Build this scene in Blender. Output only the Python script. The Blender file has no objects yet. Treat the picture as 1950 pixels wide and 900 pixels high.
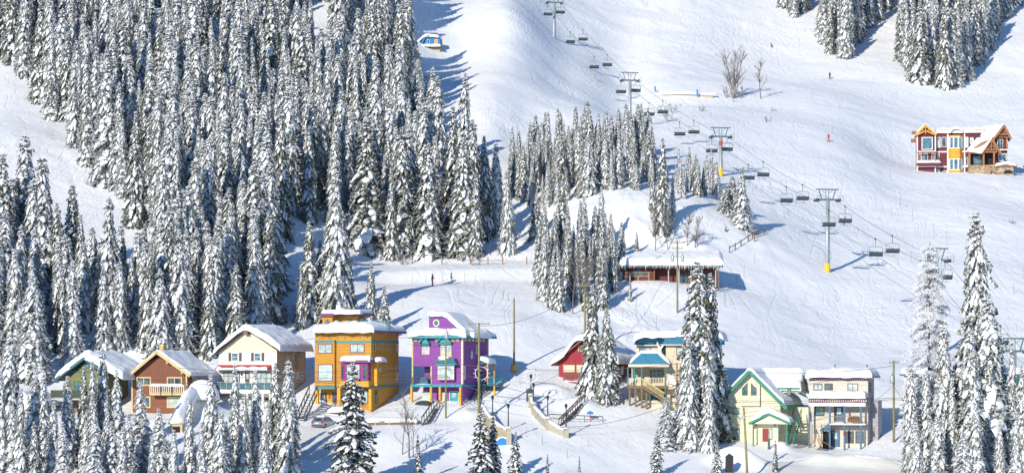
import bpy, math, random
import numpy as np
from mathutils import Vector, Matrix
R = math.radians
# ------------------------------------------------------------------ camera, sky, sun, exposure
F = 4400.0          # focal length in photo pixels (photo 1950 wide); horizon sits on photo row 700
CX, HY = 975.0, 700.0
scene = bpy.context.scene
COL = scene.collection
cam_d = bpy.data.cameras.new("camera"); cam = bpy.data.objects.new("camera", cam_d); COL.objects.link(cam)
cam_d.sensor_width = 36.0; cam_d.lens = F / 1950 * 36.0
cam_d.shift_y = (HY - 450) / 1950.0
cam_d.clip_start = 1.0; cam_d.clip_end = 9000
cam.location = (0, 0, 0); cam.rotation_euler = (R(90), 0, 0)
scene.camera = cam
SUN_AZ, SUN_EL = R(29), R(23.5)      # azimuth: sun stands behind the camera, this far round to the left
world = bpy.data.worlds.new("World"); scene.world = world; world.use_nodes = True
wn = world.node_tree.nodes; wl = world.node_tree.links
sky = wn.new('ShaderNodeTexSky'); sky.sky_type = 'NISHITA'; sky.sun_disc = False
sky.sun_elevation = SUN_EL; sky.sun_rotation = math.pi + SUN_AZ
sky.altitude = 1600; sky.air_density = 1.0; sky.dust_density = 0.1; sky.ozone_density = 3.0
tint = wn.new('ShaderNodeMix'); tint.data_type = 'RGBA'; tint.blend_type = 'MULTIPLY'; tint.inputs[0].default_value = 1.0
tint.inputs[7].default_value = (0.60, 0.86, 1.08, 1)     # deep blue winter sky
bg = wn['Background']; wl.new(sky.outputs[0], tint.inputs[6]); wl.new(tint.outputs[2], bg.inputs[0]); bg.inputs[1].default_value = 0.15
sd = bpy.data.lights.new("sun", 'SUN'); sun = bpy.data.objects.new("sun", sd); COL.objects.link(sun)
sd.energy = 4.7; sd.angle = R(0.5); sd.color = (1.0, 0.935, 0.80)
SL = Vector((-math.sin(SUN_AZ) * math.cos(SUN_EL), -math.cos(SUN_AZ) * math.cos(SUN_EL), math.sin(SUN_EL)))
sun.rotation_euler = SL.to_track_quat('Z', 'Y').to_euler()
sun.location = SL * 300
scene.view_settings.view_transform = 'Standard'; scene.view_settings.look = 'None'
scene.view_settings.exposure = 0.0; scene.view_settings.gamma = 1.0
scene.view_settings.use_curve_mapping = False
scene.render.engine = 'CYCLES'
scene.cycles.max_bounces = 5; scene.cycles.diffuse_bounces = 3; scene.cycles.glossy_bounces = 2
scene.cycles.transmission_bounces = 2; scene.cycles.transparent_max_bounces = 4

# ------------------------------------------------------------------ helpers
def link(o): COL.objects.link(o); return o
def tag(o, label=None, cat=None, group=None, kind=None):
    if label: o['label'] = label
    if cat: o['category'] = cat
    if group: o['group'] = group
    if kind: o['kind'] = kind
    return o
def empty(name, loc, rz=0.0, label=None, cat=None, group=None):
    o = bpy.data.objects.new(name, None); link(o); o.location = loc; o.rotation_euler = (0, 0, rz)
    o.empty_display_size = 0.2
    return tag(o, label, cat, group)
def copy_tree(o, parent=None):
    c = o.copy(); link(c); c.parent = parent
    for ch in list(o.children): copy_tree(ch, c)
    return c

class MB:
    """collects shapes and links them as one mesh object"""
    def __init__(s): s.v = []; s.f = []
    def add(s, vs, fs):
        n = len(s.v); s.v.extend([tuple(map(float, v)) for v in vs]); s.f.extend([tuple(i + n for i in f) for f in fs]); return s
    def box(s, x0, x1, y0, y1, z0, z1):
        if x0 > x1: x0, x1 = x1, x0
        if y0 > y1: y0, y1 = y1, y0
        if z0 > z1: z0, z1 = z1, z0
        return s.add([(x0,y0,z0),(x1,y0,z0),(x1,y1,z0),(x0,y1,z0),(x0,y0,z1),(x1,y0,z1),(x1,y1,z1),(x0,y1,z1)],
              [(0,3,2,1),(4,5,6,7),(0,1,5,4),(1,2,6,5),(2,3,7,6),(3,0,4,7)])
    def beam(s, a, b, w, h=None, up=(0,0,1)):
        """rectangular bar from a to b"""
        h = h or w; a = Vector(a); b = Vector(b); d = (b - a).normalized(); up = Vector(up)
        sx = d.cross(up)
        if sx.length < 1e-4: sx = d.cross(Vector((0,1,0)))
        sx.normalize(); sy = sx.cross(d).normalized(); sx *= w/2; sy *= h/2
        vs = [a-sx-sy, a+sx-sy, a+sx+sy, a-sx+sy, b-sx-sy, b+sx-sy, b+sx+sy, b-sx+sy]
        return s.add(vs, [(0,1,2,3),(7,6,5,4),(0,4,5,1),(1,5,6,2),(2,6,7,3),(3,7,4,0)])
    def tube(s, pts, r, n=6, r2=None):
        pts = [Vector(p) for p in pts]; k = len(pts); vs = []
        if r2 is None: r2 = r
        pu = None
        for i, p in enumerate(pts):
            d = (pts[min(i+1,k-1)] - pts[max(i-1,0)]).normalized()
            u = d.cross(Vector((0,0,1))) if pu is None else pu - d * pu.dot(d)
            if u.length < 1e-3: u = d.cross(Vector((0,1,0)))
            u.normalize(); pu = u; w = d.cross(u); rr = r + (r2 - r) * i / max(1, k-1)
            for j in range(n):
                a = 2*math.pi*j/n; vs.append(p + u*(rr*math.cos(a)) + w*(rr*math.sin(a)))
        fs = []
        for i in range(k-1):
            for j in range(n):
                a = i*n+j; b = i*n+(j+1)%n; fs.append((a, b, b+n, a+n))
        fs.append(tuple(range(n-1,-1,-1))); fs.append(tuple(range((k-1)*n, k*n)))
        return s.add(vs, fs)
    def prism(s, poly, t0, t1, axis='y'):
        """poly of (a,b) points extruded along axis: y -> (a,t,b); x -> (t,a,b); z -> (a,b,t)"""
        n = len(poly)
        g = {'y': lambda p, t: (p[0], t, p[1]), 'x': lambda p, t: (t, p[0], p[1]), 'z': lambda p, t: (p[0], p[1], t)}[axis]
        vs = [g(p, t0) for p in poly] + [g(p, t1) for p in poly]
        fs = [tuple(range(n)), tuple(range(2*n-1, n-1, -1))] + [(i, i+n, (i+1)%n+n, (i+1)%n) for i in range(n)]
        return s.add(vs, fs)
    def lathe(s, prof, c=(0,0,0), n=10):
        vs = []; fs = []; m = len(prof)
        for (r, z) in prof:
            for j in range(n):
                a = 2*math.pi*j/n; vs.append((c[0]+r*math.cos(a), c[1]+r*math.sin(a), c[2]+z))
        for i in range(m-1):
            for j in range(n):
                a = i*n+j; b = i*n+(j+1)%n; fs.append((a, b, b+n, a+n))
        fs.append(tuple(range(n-1,-1,-1))); fs.append(tuple(range((m-1)*n, m*n)))
        return s.add(vs, fs)
    def data(s, name, mat, smooth=False):
        me = bpy.data.meshes.new(name); me.from_pydata(s.v, [], s.f); me.materials.append(mat)
        import bmesh
        bm = bmesh.new(); bm.from_mesh(me); bmesh.ops.recalc_face_normals(bm, faces=bm.faces); bm.to_mesh(me); bm.free()
        if smooth:
            me.polygons.foreach_set('use_smooth', [True]*len(me.polygons))
        me.update(); return me
    def build(s, name, mat, parent=None, smooth=False, loc=None):
        o = bpy.data.objects.new(name, s.data(name, mat, smooth)); link(o)
        if parent is not None: o.parent = parent
        if loc is not None: o.location = loc
        return o
def raw_mesh(name, v, f, mats, smooth=False, midx=None):
    me = bpy.data.meshes.new(name)
    v = np.asarray(v, dtype=np.float32)
    me.vertices.add(len(v)); me.vertices.foreach_set('co', v.ravel())
    f = np.asarray(f, dtype=np.int32); n, k = f.shape
    me.loops.add(n*k); me.loops.foreach_set('vertex_index', f.ravel())
    me.polygons.add(n); me.polygons.foreach_set('loop_start', np.arange(0, n*k, k, dtype=np.int32))
    me.polygons.foreach_set('loop_total', np.full(n, k, dtype=np.int32))
    for m in mats: me.materials.append(m)
    if midx is not None: me.polygons.foreach_set('material_index', np.asarray(midx, dtype=np.int32))
    me.polygons.foreach_set('use_smooth', np.full(n, smooth))
    me.update(calc_edges=True); me.validate(); return me

# ------------------------------------------------------------------ materials (all procedural)
def nt(m): return m.node_tree.nodes, m.node_tree.links
def mat(name, col, rough=0.7, var=0.12, scale=6.0, bump=0.0, bscale=30.0, metal=0.0, stretch=(1,1,1), spec=None):
    m = bpy.data.materials.new(name); m.use_nodes = True; N, L = nt(m); b = N['Principled BSDF']
    tc = N.new('ShaderNodeTexCoord'); mp = N.new('ShaderNodeMapping'); mp.inputs['Scale'].default_value = stretch
    L.new(tc.outputs['Object'], mp.inputs[0])
    no = N.new('ShaderNodeTexNoise'); no.inputs['Scale'].default_value = scale; no.inputs['Detail'].default_value = 4
    L.new(mp.outputs[0], no.inputs['Vector'])
    cr = N.new('ShaderNodeValToRGB'); c = np.array(col[:3])
    cr.color_ramp.elements[0].position = 0.3; cr.color_ramp.elements[1].position = 0.7
    cr.color_ramp.elements[0].color = (*np.clip(c*(1-var), 0, 1), 1); cr.color_ramp.elements[1].color = (*np.clip(c*(1+var), 0, 1), 1)
    L.new(no.outputs[0], cr.inputs[0]); L.new(cr.outputs[0], b.inputs['Base Color'])
    b.inputs['Roughness'].default_value = rough; b.inputs['Metallic'].default_value = metal
    if spec is not None: b.inputs['Specular IOR Level'].default_value = spec
    if bump:
        n2 = N.new('ShaderNodeTexNoise'); n2.inputs['Scale'].default_value = bscale; n2.inputs['Detail'].default_value = 3
        L.new(mp.outputs[0], n2.inputs['Vector']); bp = N.new('ShaderNodeBump'); bp.inputs['Strength'].default_value = bump; bp.inputs['Distance'].default_value = 0.1
        L.new(n2.outputs[0], bp.inputs['Height']); L.new(bp.outputs[0], b.inputs['Normal'])
    return m
def siding(name, col, pitch=0.2, vert=False, rough=0.7, var=0.14, dark=0.62):
    """boarded wall: board joints as thin dark lines with a bump, slight variation board to board"""
    m = mat(name, col, rough, var, 1.2, stretch=(1,1,5) if not vert else (5,5,1)); N, L = nt(m); b = N['Principled BSDF']
    tc = N.new('ShaderNodeTexCoord'); sx = N.new('ShaderNodeSeparateXYZ'); L.new(tc.outputs['Object'], sx.inputs[0])
    if vert:
        ad = N.new('ShaderNodeMath'); ad.operation = 'ADD'; L.new(sx.outputs[0], ad.inputs[0]); L.new(sx.outputs[1], ad.inputs[1]); src = ad.outputs[0]
    else: src = sx.outputs[2]
    dv = N.new('ShaderNodeMath'); dv.operation = 'DIVIDE'; L.new(src, dv.inputs[0]); dv.inputs[1].default_value = pitch
    fr = N.new('ShaderNodeMath'); fr.operation = 'FRACT'; L.new(dv.outputs[0], fr.inputs[0])
    fl = N.new('ShaderNodeMath'); fl.operation = 'FLOOR'; L.new(dv.outputs[0], fl.inputs[0])
    wn_ = N.new('ShaderNodeTexWhiteNoise'); wn_.noise_dimensions = '1D'; L.new(fl.outputs[0], wn_.inputs['W'])
    lt = N.new('ShaderNodeMath'); lt.operation = 'LESS_THAN'; L.new(fr.outputs[0], lt.inputs[0]); lt.inputs[1].default_value = 0.16
    mr = N.new('ShaderNodeMapRange'); L.new(wn_.outputs[0], mr.inputs[0]); mr.inputs[3].default_value = 0.92; mr.inputs[4].default_value = 1.06
    m1 = N.new('ShaderNodeMath'); m1.operation = 'MULTIPLY_ADD'; L.new(lt.outputs[0], m1.inputs[0]); m1.inputs[1].default_value = dark-1; L.new(mr.outputs[0], m1.inputs[2])
    mx = N.new('ShaderNodeMix'); mx.data_type = 'RGBA'; mx.blend_type = 'MULTIPLY'; mx.inputs[0].default_value = 1
    src_l = b.inputs['Base Color'].links[0].from_socket
    L.new(src_l, mx.inputs[6]); L.new(m1.outputs[0], mx.inputs[7]); L.new(mx.outputs[2], b.inputs['Base Color'])
    bp = N.new('ShaderNodeBump'); bp.inputs['Strength'].default_value = 0.5; bp.inputs['Distance'].default_value = 0.03
    L.new(fr.outputs[0], bp.inputs['Height']); L.new(bp.outputs[0], b.inputs['Normal'])
    return m
def glass(name, col=(0.03,0.045,0.055), rough=0.06, curtain=None):
    m = bpy.data.materials.new(name); m.use_nodes = True; N, L = nt(m); b = N['Principled BSDF']
    tc = N.new('ShaderNodeTexCoord'); no = N.new('ShaderNodeTexNoise'); no.inputs['Scale'].default_value = 1.6; no.inputs['Detail'].default_value = 2
    L.new(tc.outputs['Object'], no.inputs[0]); cr = N.new('ShaderNodeValToRGB')
    c2 = curtain or (col[0]*2.6, col[1]*2.6, col[2]*2.6)
    cr.color_ramp.elements[0].position = 0.42; cr.color_ramp.elements[1].position = 0.6
    cr.color_ramp.elements[0].color = (*col, 1); cr.color_ramp.elements[1].color = (*c2, 1)
    L.new(no.outputs[0], cr.inputs[0]); L.new(cr.outputs[0], b.inputs['Base Color'])
    b.inputs['Roughness'].default_value = rough; b.inputs['Specular IOR Level'].default_value = 0.8
    return m
M = {}
M['glass'] = glass('window_glass', (0.03,0.05,0.06))
M['glass_pale'] = glass('curtained_glass', (0.33,0.40,0.38), 0.2, (0.55,0.60,0.56))
M['glass_green'] = glass('green_blind_glass', (0.42,0.52,0.46), 0.25, (0.55,0.66,0.60))
M['glass_cream'] = glass('cream_blind_glass', (0.70,0.66,0.48), 0.3, (0.78,0.74,0.56))
M['glass_teal'] = glass('teal_glass', (0.05,0.14,0.17), 0.1, (0.12,0.22,0.26))
def P(name, col, **k): M[name] = mat(name, col, **k); return M[name]
P('white_paint', (0.78,0.77,0.74), rough=0.5, var=0.04)
P('black_metal', (0.02,0.022,0.025), rough=0.45, var=0.2)
P('dark_steel', (0.07,0.09,0.10), rough=0.45, metal=0.3, var=0.15)
P('galvanised', (0.42,0.45,0.46), rough=0.5, metal=0.35, var=0.12)
P('lift_green', (0.10,0.16,0.16), rough=0.5, var=0.15)
P('pole_wood', (0.25,0.235,0.10), rough=0.85, var=0.3, scale=3, stretch=(6,6,0.6), bump=0.4)
P('pole_wood_orange', (0.34,0.18,0.09), rough=0.85, var=0.25, scale=3, stretch=(6,6,0.6))
P('old_wood', (0.20,0.13,0.085), rough=0.85, var=0.3, scale=3, stretch=(4,4,1))
P('yellow_pad', (0.78,0.48,0.02), rough=0.6, var=0.1)
P('red_paint', (0.6,0.06,0.03), rough=0.6, var=0.1)
P('cable', (0.10,0.11,0.125), rough=0.6, var=0.05)
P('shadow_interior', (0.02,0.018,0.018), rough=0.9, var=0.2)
P('concrete', (0.42,0.38,0.30), rough=0.9, var=0.15, scale=4, bump=0.4)
P('stone_wall', (0.43,0.36,0.24), rough=0.9, var=0.22, scale=7, bump=0.6)
P('blue_paint', (0.02,0.20,0.52), rough=0.5, var=0.08)
def snow_mat(name, big=False):
    m = bpy.data.materials.new(name); m.use_nodes = True; N, L = nt(m); b = N['Principled BSDF']
    b.inputs['Roughness'].default_value = 0.65; b.inputs['Specular IOR Level'].default_value = 0.25
    tc = N.new('ShaderNodeTexCoord'); no = N.new('ShaderNodeTexNoise'); no.inputs['Detail'].default_value = 5
    no.inputs['Scale'].default_value = 0.08 if big else 1.5
    L.new(tc.outputs['Object'], no.inputs['Vector']); cr = N.new('ShaderNodeValToRGB')
    cr.color_ramp.elements[0].color = (0.81,0.815,0.825,1); cr.color_ramp.elements[1].color = (0.88,0.88,0.88,1)
    L.new(no.outputs[0], cr.inputs[0]); L.new(cr.outputs[0], b.inputs['Base Color'])
    def noise(scale, detail, stretch=None, dist=0.0, rot=0.0, typ=None):
        src = tc.outputs['Object']
        if stretch:
            mp = N.new('ShaderNodeMapping'); mp.inputs['Scale'].default_value = stretch; mp.inputs['Rotation'].default_value = (0,0,rot)
            L.new(src, mp.inputs[0]); src = mp.outputs[0]
        if typ == 'wave':
            n = N.new('ShaderNodeTexWave'); n.inputs['Scale'].default_value = scale; n.inputs['Distortion'].default_value = dist
            n.inputs['Detail'].default_value = detail; n.inputs['Detail Scale'].default_value = 0.35
        else:
            n = N.new('ShaderNodeTexNoise'); n.inputs['Scale'].default_value = scale; n.inputs['Detail'].default_value = detail
            n.inputs['Distortion'].default_value = dist
        L.new(src, n.inputs['Vector']); return n.outputs[0] if typ != 'wave' else n.outputs['Fac']
    def math_(op, a, c):
        x = N.new('ShaderNodeMath'); x.operation = op
        for i, q in enumerate((a, c)):
            if isinstance(q, (int, float)): x.inputs[i].default_value = q
            else: L.new(q, x.inputs[i])
        return x.outputs[0]
    if big:
        # ski tracks: thin furrows along warped noise contours, more or less of them from place to place, plus soft lumps
        def track(scale, stretch, rot, dist, rep):
            n = noise(scale, 0.6, stretch, dist, rot)
            a = math_('FRACT', math_('MULTIPLY', n, rep), 0)
            a = math_('ABSOLUTE', math_('SUBTRACT', a, 0.5), 0)
            a = math_('MINIMUM', math_('MULTIPLY', a, 3.6), 1.0); return math_('MULTIPLY', a, math_('SUBTRACT', 2.0, a))
        def mask(scale, lo, hi):
            mk = N.new('ShaderNodeMapRange'); L.new(noise(scale, 3.0), mk.inputs[0]); mk.inputs[1].default_value = lo; mk.inputs[2].default_value = hi; return mk.outputs[0]
        tr = math_('MULTIPLY', track(0.15, (1.0, 0.26, 0.4), 0.35, 1.3, 5.0), mask(0.03, 0.40, 0.58))
        tr = math_('ADD', tr, math_('MULTIPLY', track(0.14, (1.0, 0.30, 0.4), -0.6, 1.8, 5.0), mask(0.024, 0.42, 0.60)))
        tr = math_('ADD', tr, math_('MULTIPLY', track(0.22, (0.7, 0.4, 0.4), 1.0, 2.2, 4.0), mask(0.04, 0.45, 0.62)))
        sy = N.new('ShaderNodeSeparateXYZ'); L.new(tc.outputs['Object'], sy.inputs[0]); py_ = N.new('ShaderNodeMapRange'); L.new(sy.outputs[1], py_.inputs[0])
        py_.inputs[1].default_value = 318; py_.inputs[2].default_value = 350; py_.inputs[3].default_value = 0.10; tr = math_('MULTIPLY', tr, py_.outputs[0])   # the pistes lie above the village
        h = math_('ADD', math_('MULTIPLY', tr, 0.085), math_('MULTIPLY', math_('MULTIPLY', noise(1.1, 5.0, (1.0,0.45,1.0), 0.8), mask(0.05, 0.35, 0.65)), 0.22))
        h = math_('ADD', h, math_('MULTIPLY', noise(0.25, 4.0, (1.0,0.7,1.0)), 0.38))
        bp = N.new('ShaderNodeBump'); bp.inputs['Strength'].default_value = 0.75; bp.inputs['Distance'].default_value = 1.0
    else:
        h = noise(2.2, 3.0); bp = N.new('ShaderNodeBump'); bp.inputs['Strength'].default_value = 0.5; bp.inputs['Distance'].default_value = 0.12
    L.new(h, bp.inputs['Height']); L.new(bp.outputs[0], b.inputs['Normal'])
    return m
M['snow_ground'] = snow_mat('snow_ground', True)
M['snow'] = snow_mat('roof_snow')

# ------------------------------------------------------------------ terrain
def vnoise(x, y, s, seed=0):
    """smooth lattice value noise, -1..1"""
    x = np.asarray(x, float)/s; y = np.asarray(y, float)/s; xi = np.floor(x).astype(np.int64); yi = np.floor(y).astype(np.int64)
    fx = x-xi; fy = y-yi; fx = fx*fx*(3-2*fx); fy = fy*fy*(3-2*fy)
    def h(a, b):
        n = (a*374761393 + b*668265263 + seed*974711) & 0x7fffffff
        n = ((n ^ (n >> 13))*1274126177) & 0x7fffffff
        return ((n ^ (n >> 16)) & 0xffff)/32767.5 - 1
    return (h(xi,yi)*(1-fx)+h(xi+1,yi)*fx)*(1-fy) + (h(xi,yi+1)*(1-fx)+h(xi+1,yi+1)*fx)*fy
# silhouette rows of the hillside: per photo column, (photo row, distance)
COLS = {
 -500: [(900,280),(800,300),(700,320),(600,348),(400,410),(130,515),(0,570),(-100,620)],
 0:    [(900,280),(840,290),(790,300),(700,319),(640,330),(430,390),(300,430),(130,500),(0,560),(-100,615)],
 150:  [(900,280),(845,290),(800,300),(788,306),(700,320),(640,330),(430,392),(300,438),(130,515),(0,570),(-100,620)],
 400:  [(900,280),(845,290),(800,300),(785,306),(735,314),(640,331),(440,388),(300,432),(100,520),(0,565),(-100,610)],
 550:  [(900,282),(850,290),(805,300),(785,307),(735,315),(610,345),(520,364),(448,378),(440,386),(300,432),(100,520),(0,562),(-100,605)],
 720:  [(900,282),(812,298),(806,300.5),(786,306),(768,311),(700,323),(620,339),(548,362),(540,371),(508,376),(500,386),(400,414),(250,468),(100,533),(0,572),(-100,608)],
 850:  [(900,282),(812,298),(804,301),(784,306),(764,311),(700,323),(620,339),(548,362),(540,371),(508,376),(500,386),(480,391),(380,422),(250,480),(200,510),(100,562),(0,604),(-100,645)],
 1000: [(900,282),(850,290),(830,293.5),(760,308),(700,322),(620,342),(560,362),(540,371),(512,376),(500,386),(380,424),(260,485),(200,525),(95,590),(0,642),(-100,690)],
 1100: [(900,282),(860,289),(800,302),(740,316),(700,325),(610,349),(540,368),(500,380),(470,388),(385,402),(350,414),(260,482),(190,540),(95,600),(0,668),(-100,735)],
 1200: [(900,283),(860,291),(800,303),(740,316),(700,325),(600,352),(542,367),(538,372),(480,387),(372,400),(355,409),(300,452),(262,518),(190,562),(100,610),(0,690),(-100,755)],
 1340: [(900,284),(865,292),(840,298),(828,304),(740,316),(700,325),(600,352),(542,367),(538,372),(480,387),(400,402),(370,414),(352,440),(262,505),(190,556),(145,592),(0,690),(-100,755)],
 1430: [(900,284),(868,292),(846,298),(836,304),(740,316),(700,327),(600,354),(540,371),(450,398),(400,420),(355,458),(262,508),(190,560),(145,602),(0,700),(-100,765)],
 1600: [(900,286),(860,296),(850,300),(838,306),(760,316),(700,330),(600,360),(503,395),(400,442),(333,478),(262,516),(145,612),(0,700),(-100,765)],
 1725: [(900,286),(860,294),(800,306),(700,331),(600,361),(500,395),(400,448),(350,488),(338,500),(330,518),(262,540),(160,606),(0,700),(-100,765)],
 1850: [(900,286),(860,294),(800,306),(700,332),(600,362),(500,396),(400,452),(345,492),(336,504),(330,518),(262,552),(170,600),(0,700),(-100,765)],
 1960: [(900,286),(860,294),(800,306),(700,332),(600,362),(500,396),(400,452),(345,492),(336,504),(330,518),(262,552),(170,600),(0,700),(-100,765)],
 2400: [(900,286),(860,294),(800,306),(700,332),(600,362),(500,396),(400,452),(340,500),(262,552),(170,600),(0,700),(-100,765)],
}
_uk = sorted(COLS); _D = np.arange(0, 1201, 1.0); _U = np.arange(-600, 2601, 10.0)
_zc = []
for u in _uk:
    pts = [(0,-22),(120,-30),(225,-24)] + [(d, (HY-py)/F*d) for py, d in COLS[u]] + [(1000,265),(1200,330)]
    _zc.append(np.interp(_D, [p[0] for p in pts], [p[1] for p in pts]))
_zc = np.array(_zc)
_T = np.empty((len(_U), len(_D)))
for j in range(len(_D)): _T[:, j] = np.interp(_U, _uk, _zc[:, j])
def _gb(a, s, ax):
    k = np.exp(-0.5*(np.arange(-3*s, 3*s+1)/s)**2); k /= k.sum(); h = len(k)//2
    p = [(0,0),(0,0)]; p[ax] = (h, h); a = np.pad(a, p, mode='edge')
    return np.apply_along_axis(lambda r: np.convolve(r, k, 'valid'), ax, a)
_T = _gb(_T, 3, 0); _T = 0.8*_gb(_T, 1, 1) + 0.2*_gb(_T, 5, 1)
def sg(x): return 1/(1+np.exp(-np.clip(x, -40, 40)))
def bump2(u, D, u0, D0, su, sd): return np.exp(-((u-u0)/su)**2 - ((D-D0)/sd)**2)
def Z(x, y):
    x = np.asarray(x, float); y = np.asarray(y, float)
    Dc = np.clip(y, 0, 1199); u = x/np.maximum(y, 150)*F + CX
    ui = np.clip((u+600)/10, 0, len(_U)-1.001); i = ui.astype(int); fi = ui-i; j = Dc.astype(int); fj = Dc-j; j1 = np.minimum(j+1, 1200)
    z = (_T[i,j]*(1-fj)+_T[i,j1]*fj)*(1-fi) + (_T[i+1,j]*(1-fj)+_T[i+1,j1]*fj)*fi
    z = z + np.where(y > 1199, (np.minimum(y, 2500)-1199)*0.12, 0)
    # knoll and its shaded right flank, upper centre
    z = z + 10*bump2(u, y, 975, 585, 80, 60)*sg((1075-u)/20) - 3.5*bump2(u, y, 1180, 590, 60, 60)
    z = z + 3.0*bump2(u, y, 930, 480, 60, 40)
    # shallow gully across the lower piste
    z = z - 2.6*bump2(u, y, 1500, 372, 190, 22) + 1.6*bump2(u, y, 1900, 425, 120, 26)
    # the lower piste leans away to the right
    z = z - 0.085*np.clip(x-32, 0, 75)*sg((y-338)/7)*sg((452-y)/14) + 0.05*np.clip(70-np.abs(x-10), 0, 60)*bump2(u, y, u, 500, 1, 45)
    # hummocks and hollows on the steep bank behind the shed
    z = z + bump2(u, y, 1190, 394, 230, 11)*(vnoise(x, y, 5, 21)*0.7+vnoise(x, y, 2.4, 22)*0.3) + sg((355-y)/6)*sg((y-335)/5)*bump2(u, y, 1180, y, 120, 1)*vnoise(x, y, 4, 23)*0.5
    wide = sg((y-330)/15)
    z = z + wide*(vnoise(x, y, 80, 6)*1.6 + vnoise(x, y, 34, 1)*1.1 + vnoise(x, y, 13, 2)*0.42)
    # moguls and ridges thrown up by skiers, in patches
    z = z + wide*np.clip(vnoise(x, y, 40, 11)+.25, 0, 1)*(vnoise(x+6*vnoise(x, y, 9, 12), y*.45, 2.6, 13)*0.17)
    z = z + vnoise(x, y, 5.5, 3)*0.10 + vnoise(x, y, 2.3, 4)*0.045
    # drifts and ploughed heaps near the houses
    near = sg((330-y)/8)*sg((y-240)/8)
    z = z + near*vnoise(x, y, 7, 5)*0.30
    for (px_, d_, h_, sx_, sy_) in MOUNDS:
        z = z + h_*np.exp(-((x-(px_-CX)/F*d_)/sx_)**2 - ((y-d_)/sy_)**2)
    return z
MOUNDS = [  # photo column, distance, height, half sizes: heaps left by the plough, drifts against walls
 (1398,288.5,1.6,2.6,1.8),(1424,287.5,1.2,2.2,1.5),(1375,290,0.8,2.2,2.0),
 (1560,289.5,1.0,2.0,1.6),(1620,289,1.1,3.0,1.5),(1680,289,0.8,3.0,1.5),(1490,296.5,0.9,1.3,2),
 (640,301,0.5,2.2,1.4),(1100,307,1.3,2.6,2.4),(890,303,0.6,1.8,2.0),(385,304,2.0,2.4,1.8),(1055,312,1.2,2.4,2.4),
 (300,297,0.9,3,2),(395,301,1.2,1.6,2),(530,303,0.8,2,2)]
def unproj(px, py, D): return Vector(((px-CX)/F*D, D, (HY-py)/F*D))
_Dm = np.arange(200, 1150, 0.4)
def ground(px, py, dmin=240):
    """where the sight line of a photo pixel meets the snow"""
    Dm = _Dm[_Dm >= dmin]; z = Z((px-CX)/F*Dm, Dm); ray = (HY-py)/F*Dm; hit = np.nonzero(z >= ray)[0]
    D = Dm[hit[0]] if len(hit) else 1000.0
    x = (px-CX)/F*D; return Vector((x, D, float(Z(x, D))))
def gz(x, y): return float(Z(np.array(x), np.array(y)))
def at(px, D): x = (px-CX)/F*D; return Vector((x, D, gz(x, D)))
# one sheet, fine where the photo looks, reaching the horizon all round
su = np.concatenate([[-60000,-30000,-16000,-9000,-6000,-4000,-2900,-2200], np.arange(-1700,-200,30), np.arange(-200,2160,4.0), np.arange(2160,3600,30), [4200,5200,7500,11000,18000,32000,62000]])
sdist = np.concatenate([[-3000,-1200,-500,-200,-80,0,60,110,150,185,210,230], np.arange(244,460,0.55), np.arange(460,780,1.0), np.arange(780,1200,12), [1250,1350,1500,1750,2100,2500,3200,4500,7000]])
UU, DD = np.meshgrid(su, sdist, indexing='ij')
XX = (UU-CX)/F*np.maximum(DD, 150); ZZ = Z(XX, DD)
gv = np.stack([XX, DD, ZZ], -1).reshape(-1, 3)
nu_, nd_ = UU.shape; idx = np.arange(nu_*nd_).reshape(nu_, nd_)
gf = np.stack([idx[:-1,:-1], idx[1:,:-1], idx[1:,1:], idx[:-1,1:]], -1).reshape(-1, 4)
g_ob = link(bpy.data.objects.new('snowy_ground', raw_mesh('snowy_ground', gv, gf, [M['snow_ground']], True)))
tag(g_ob, kind='structure', label='snow covered hillside with ski pistes running down to the village')

# ------------------------------------------------------------------ trees
def needle_mat(name, c1, c2, c3, frost=0.5):
    m = bpy.data.materials.new(name); m.use_nodes = True; N, L = nt(m); b = N['Principled BSDF']
    tc = N.new('ShaderNodeTexCoord'); no = N.new('ShaderNodeTexNoise'); no.inputs['Scale'].default_value = 1.3; no.inputs['Detail'].default_value = 5
    L.new(tc.outputs['Object'], no.inputs[0]); cr = N.new('ShaderNodeValToRGB'); e = cr.color_ramp.elements
    e[0].position = 0.32; e[0].color = (*c1, 1); e[1].position = 0.66; e[1].color = (*c3, 1); k = e.new(0.5); k.color = (*c2, 1)
    L.new(no.outputs[0], cr.inputs[0])
    # frost and dry snow caught on the needles: fine patches, more of it on boughs that face upwards
    n2 = N.new('ShaderNodeTexNoise'); n2.inputs['Scale'].default_value = 5.5; n2.inputs['Detail'].default_value = 4; L.new(tc.outputs['Object'], n2.inputs[0])
    ge = N.new('ShaderNodeNewGeometry'); sx = N.new('ShaderNodeSeparateXYZ'); L.new(ge.outputs['Normal'], sx.inputs[0])
    ab = N.new('ShaderNodeMath'); ab.operation = 'ABSOLUTE'; L.new(sx.outputs[2], ab.inputs[0])
    ma = N.new('ShaderNodeMath'); ma.operation = 'MULTIPLY_ADD'; L.new(ab.outputs[0], ma.inputs[0]); ma.inputs[1].default_value = 0.22; L.new(n2.outputs[0], ma.inputs[2])
    mr = N.new('ShaderNodeMapRange'); mr.inputs[1].default_value = 0.74-frost*0.30; mr.inputs[2].default_value = 0.88-frost*0.26; mr.inputs[4].default_value = 0.9; L.new(ma.outputs[0], mr.inputs[0])
    mx = N.new('ShaderNodeMix'); mx.data_type = 'RGBA'; L.new(mr.outputs[0], mx.inputs[0]); L.new(cr.outputs[0], mx.inputs[6]); mx.inputs[7].default_value = (0.72,0.735,0.75,1)
    L.new(mx.outputs[2], b.inputs['Base Color']); b.inputs['Roughness'].default_value = 0.8
    b.inputs['Specular IOR Level'].default_value = 0.15
    return m
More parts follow.
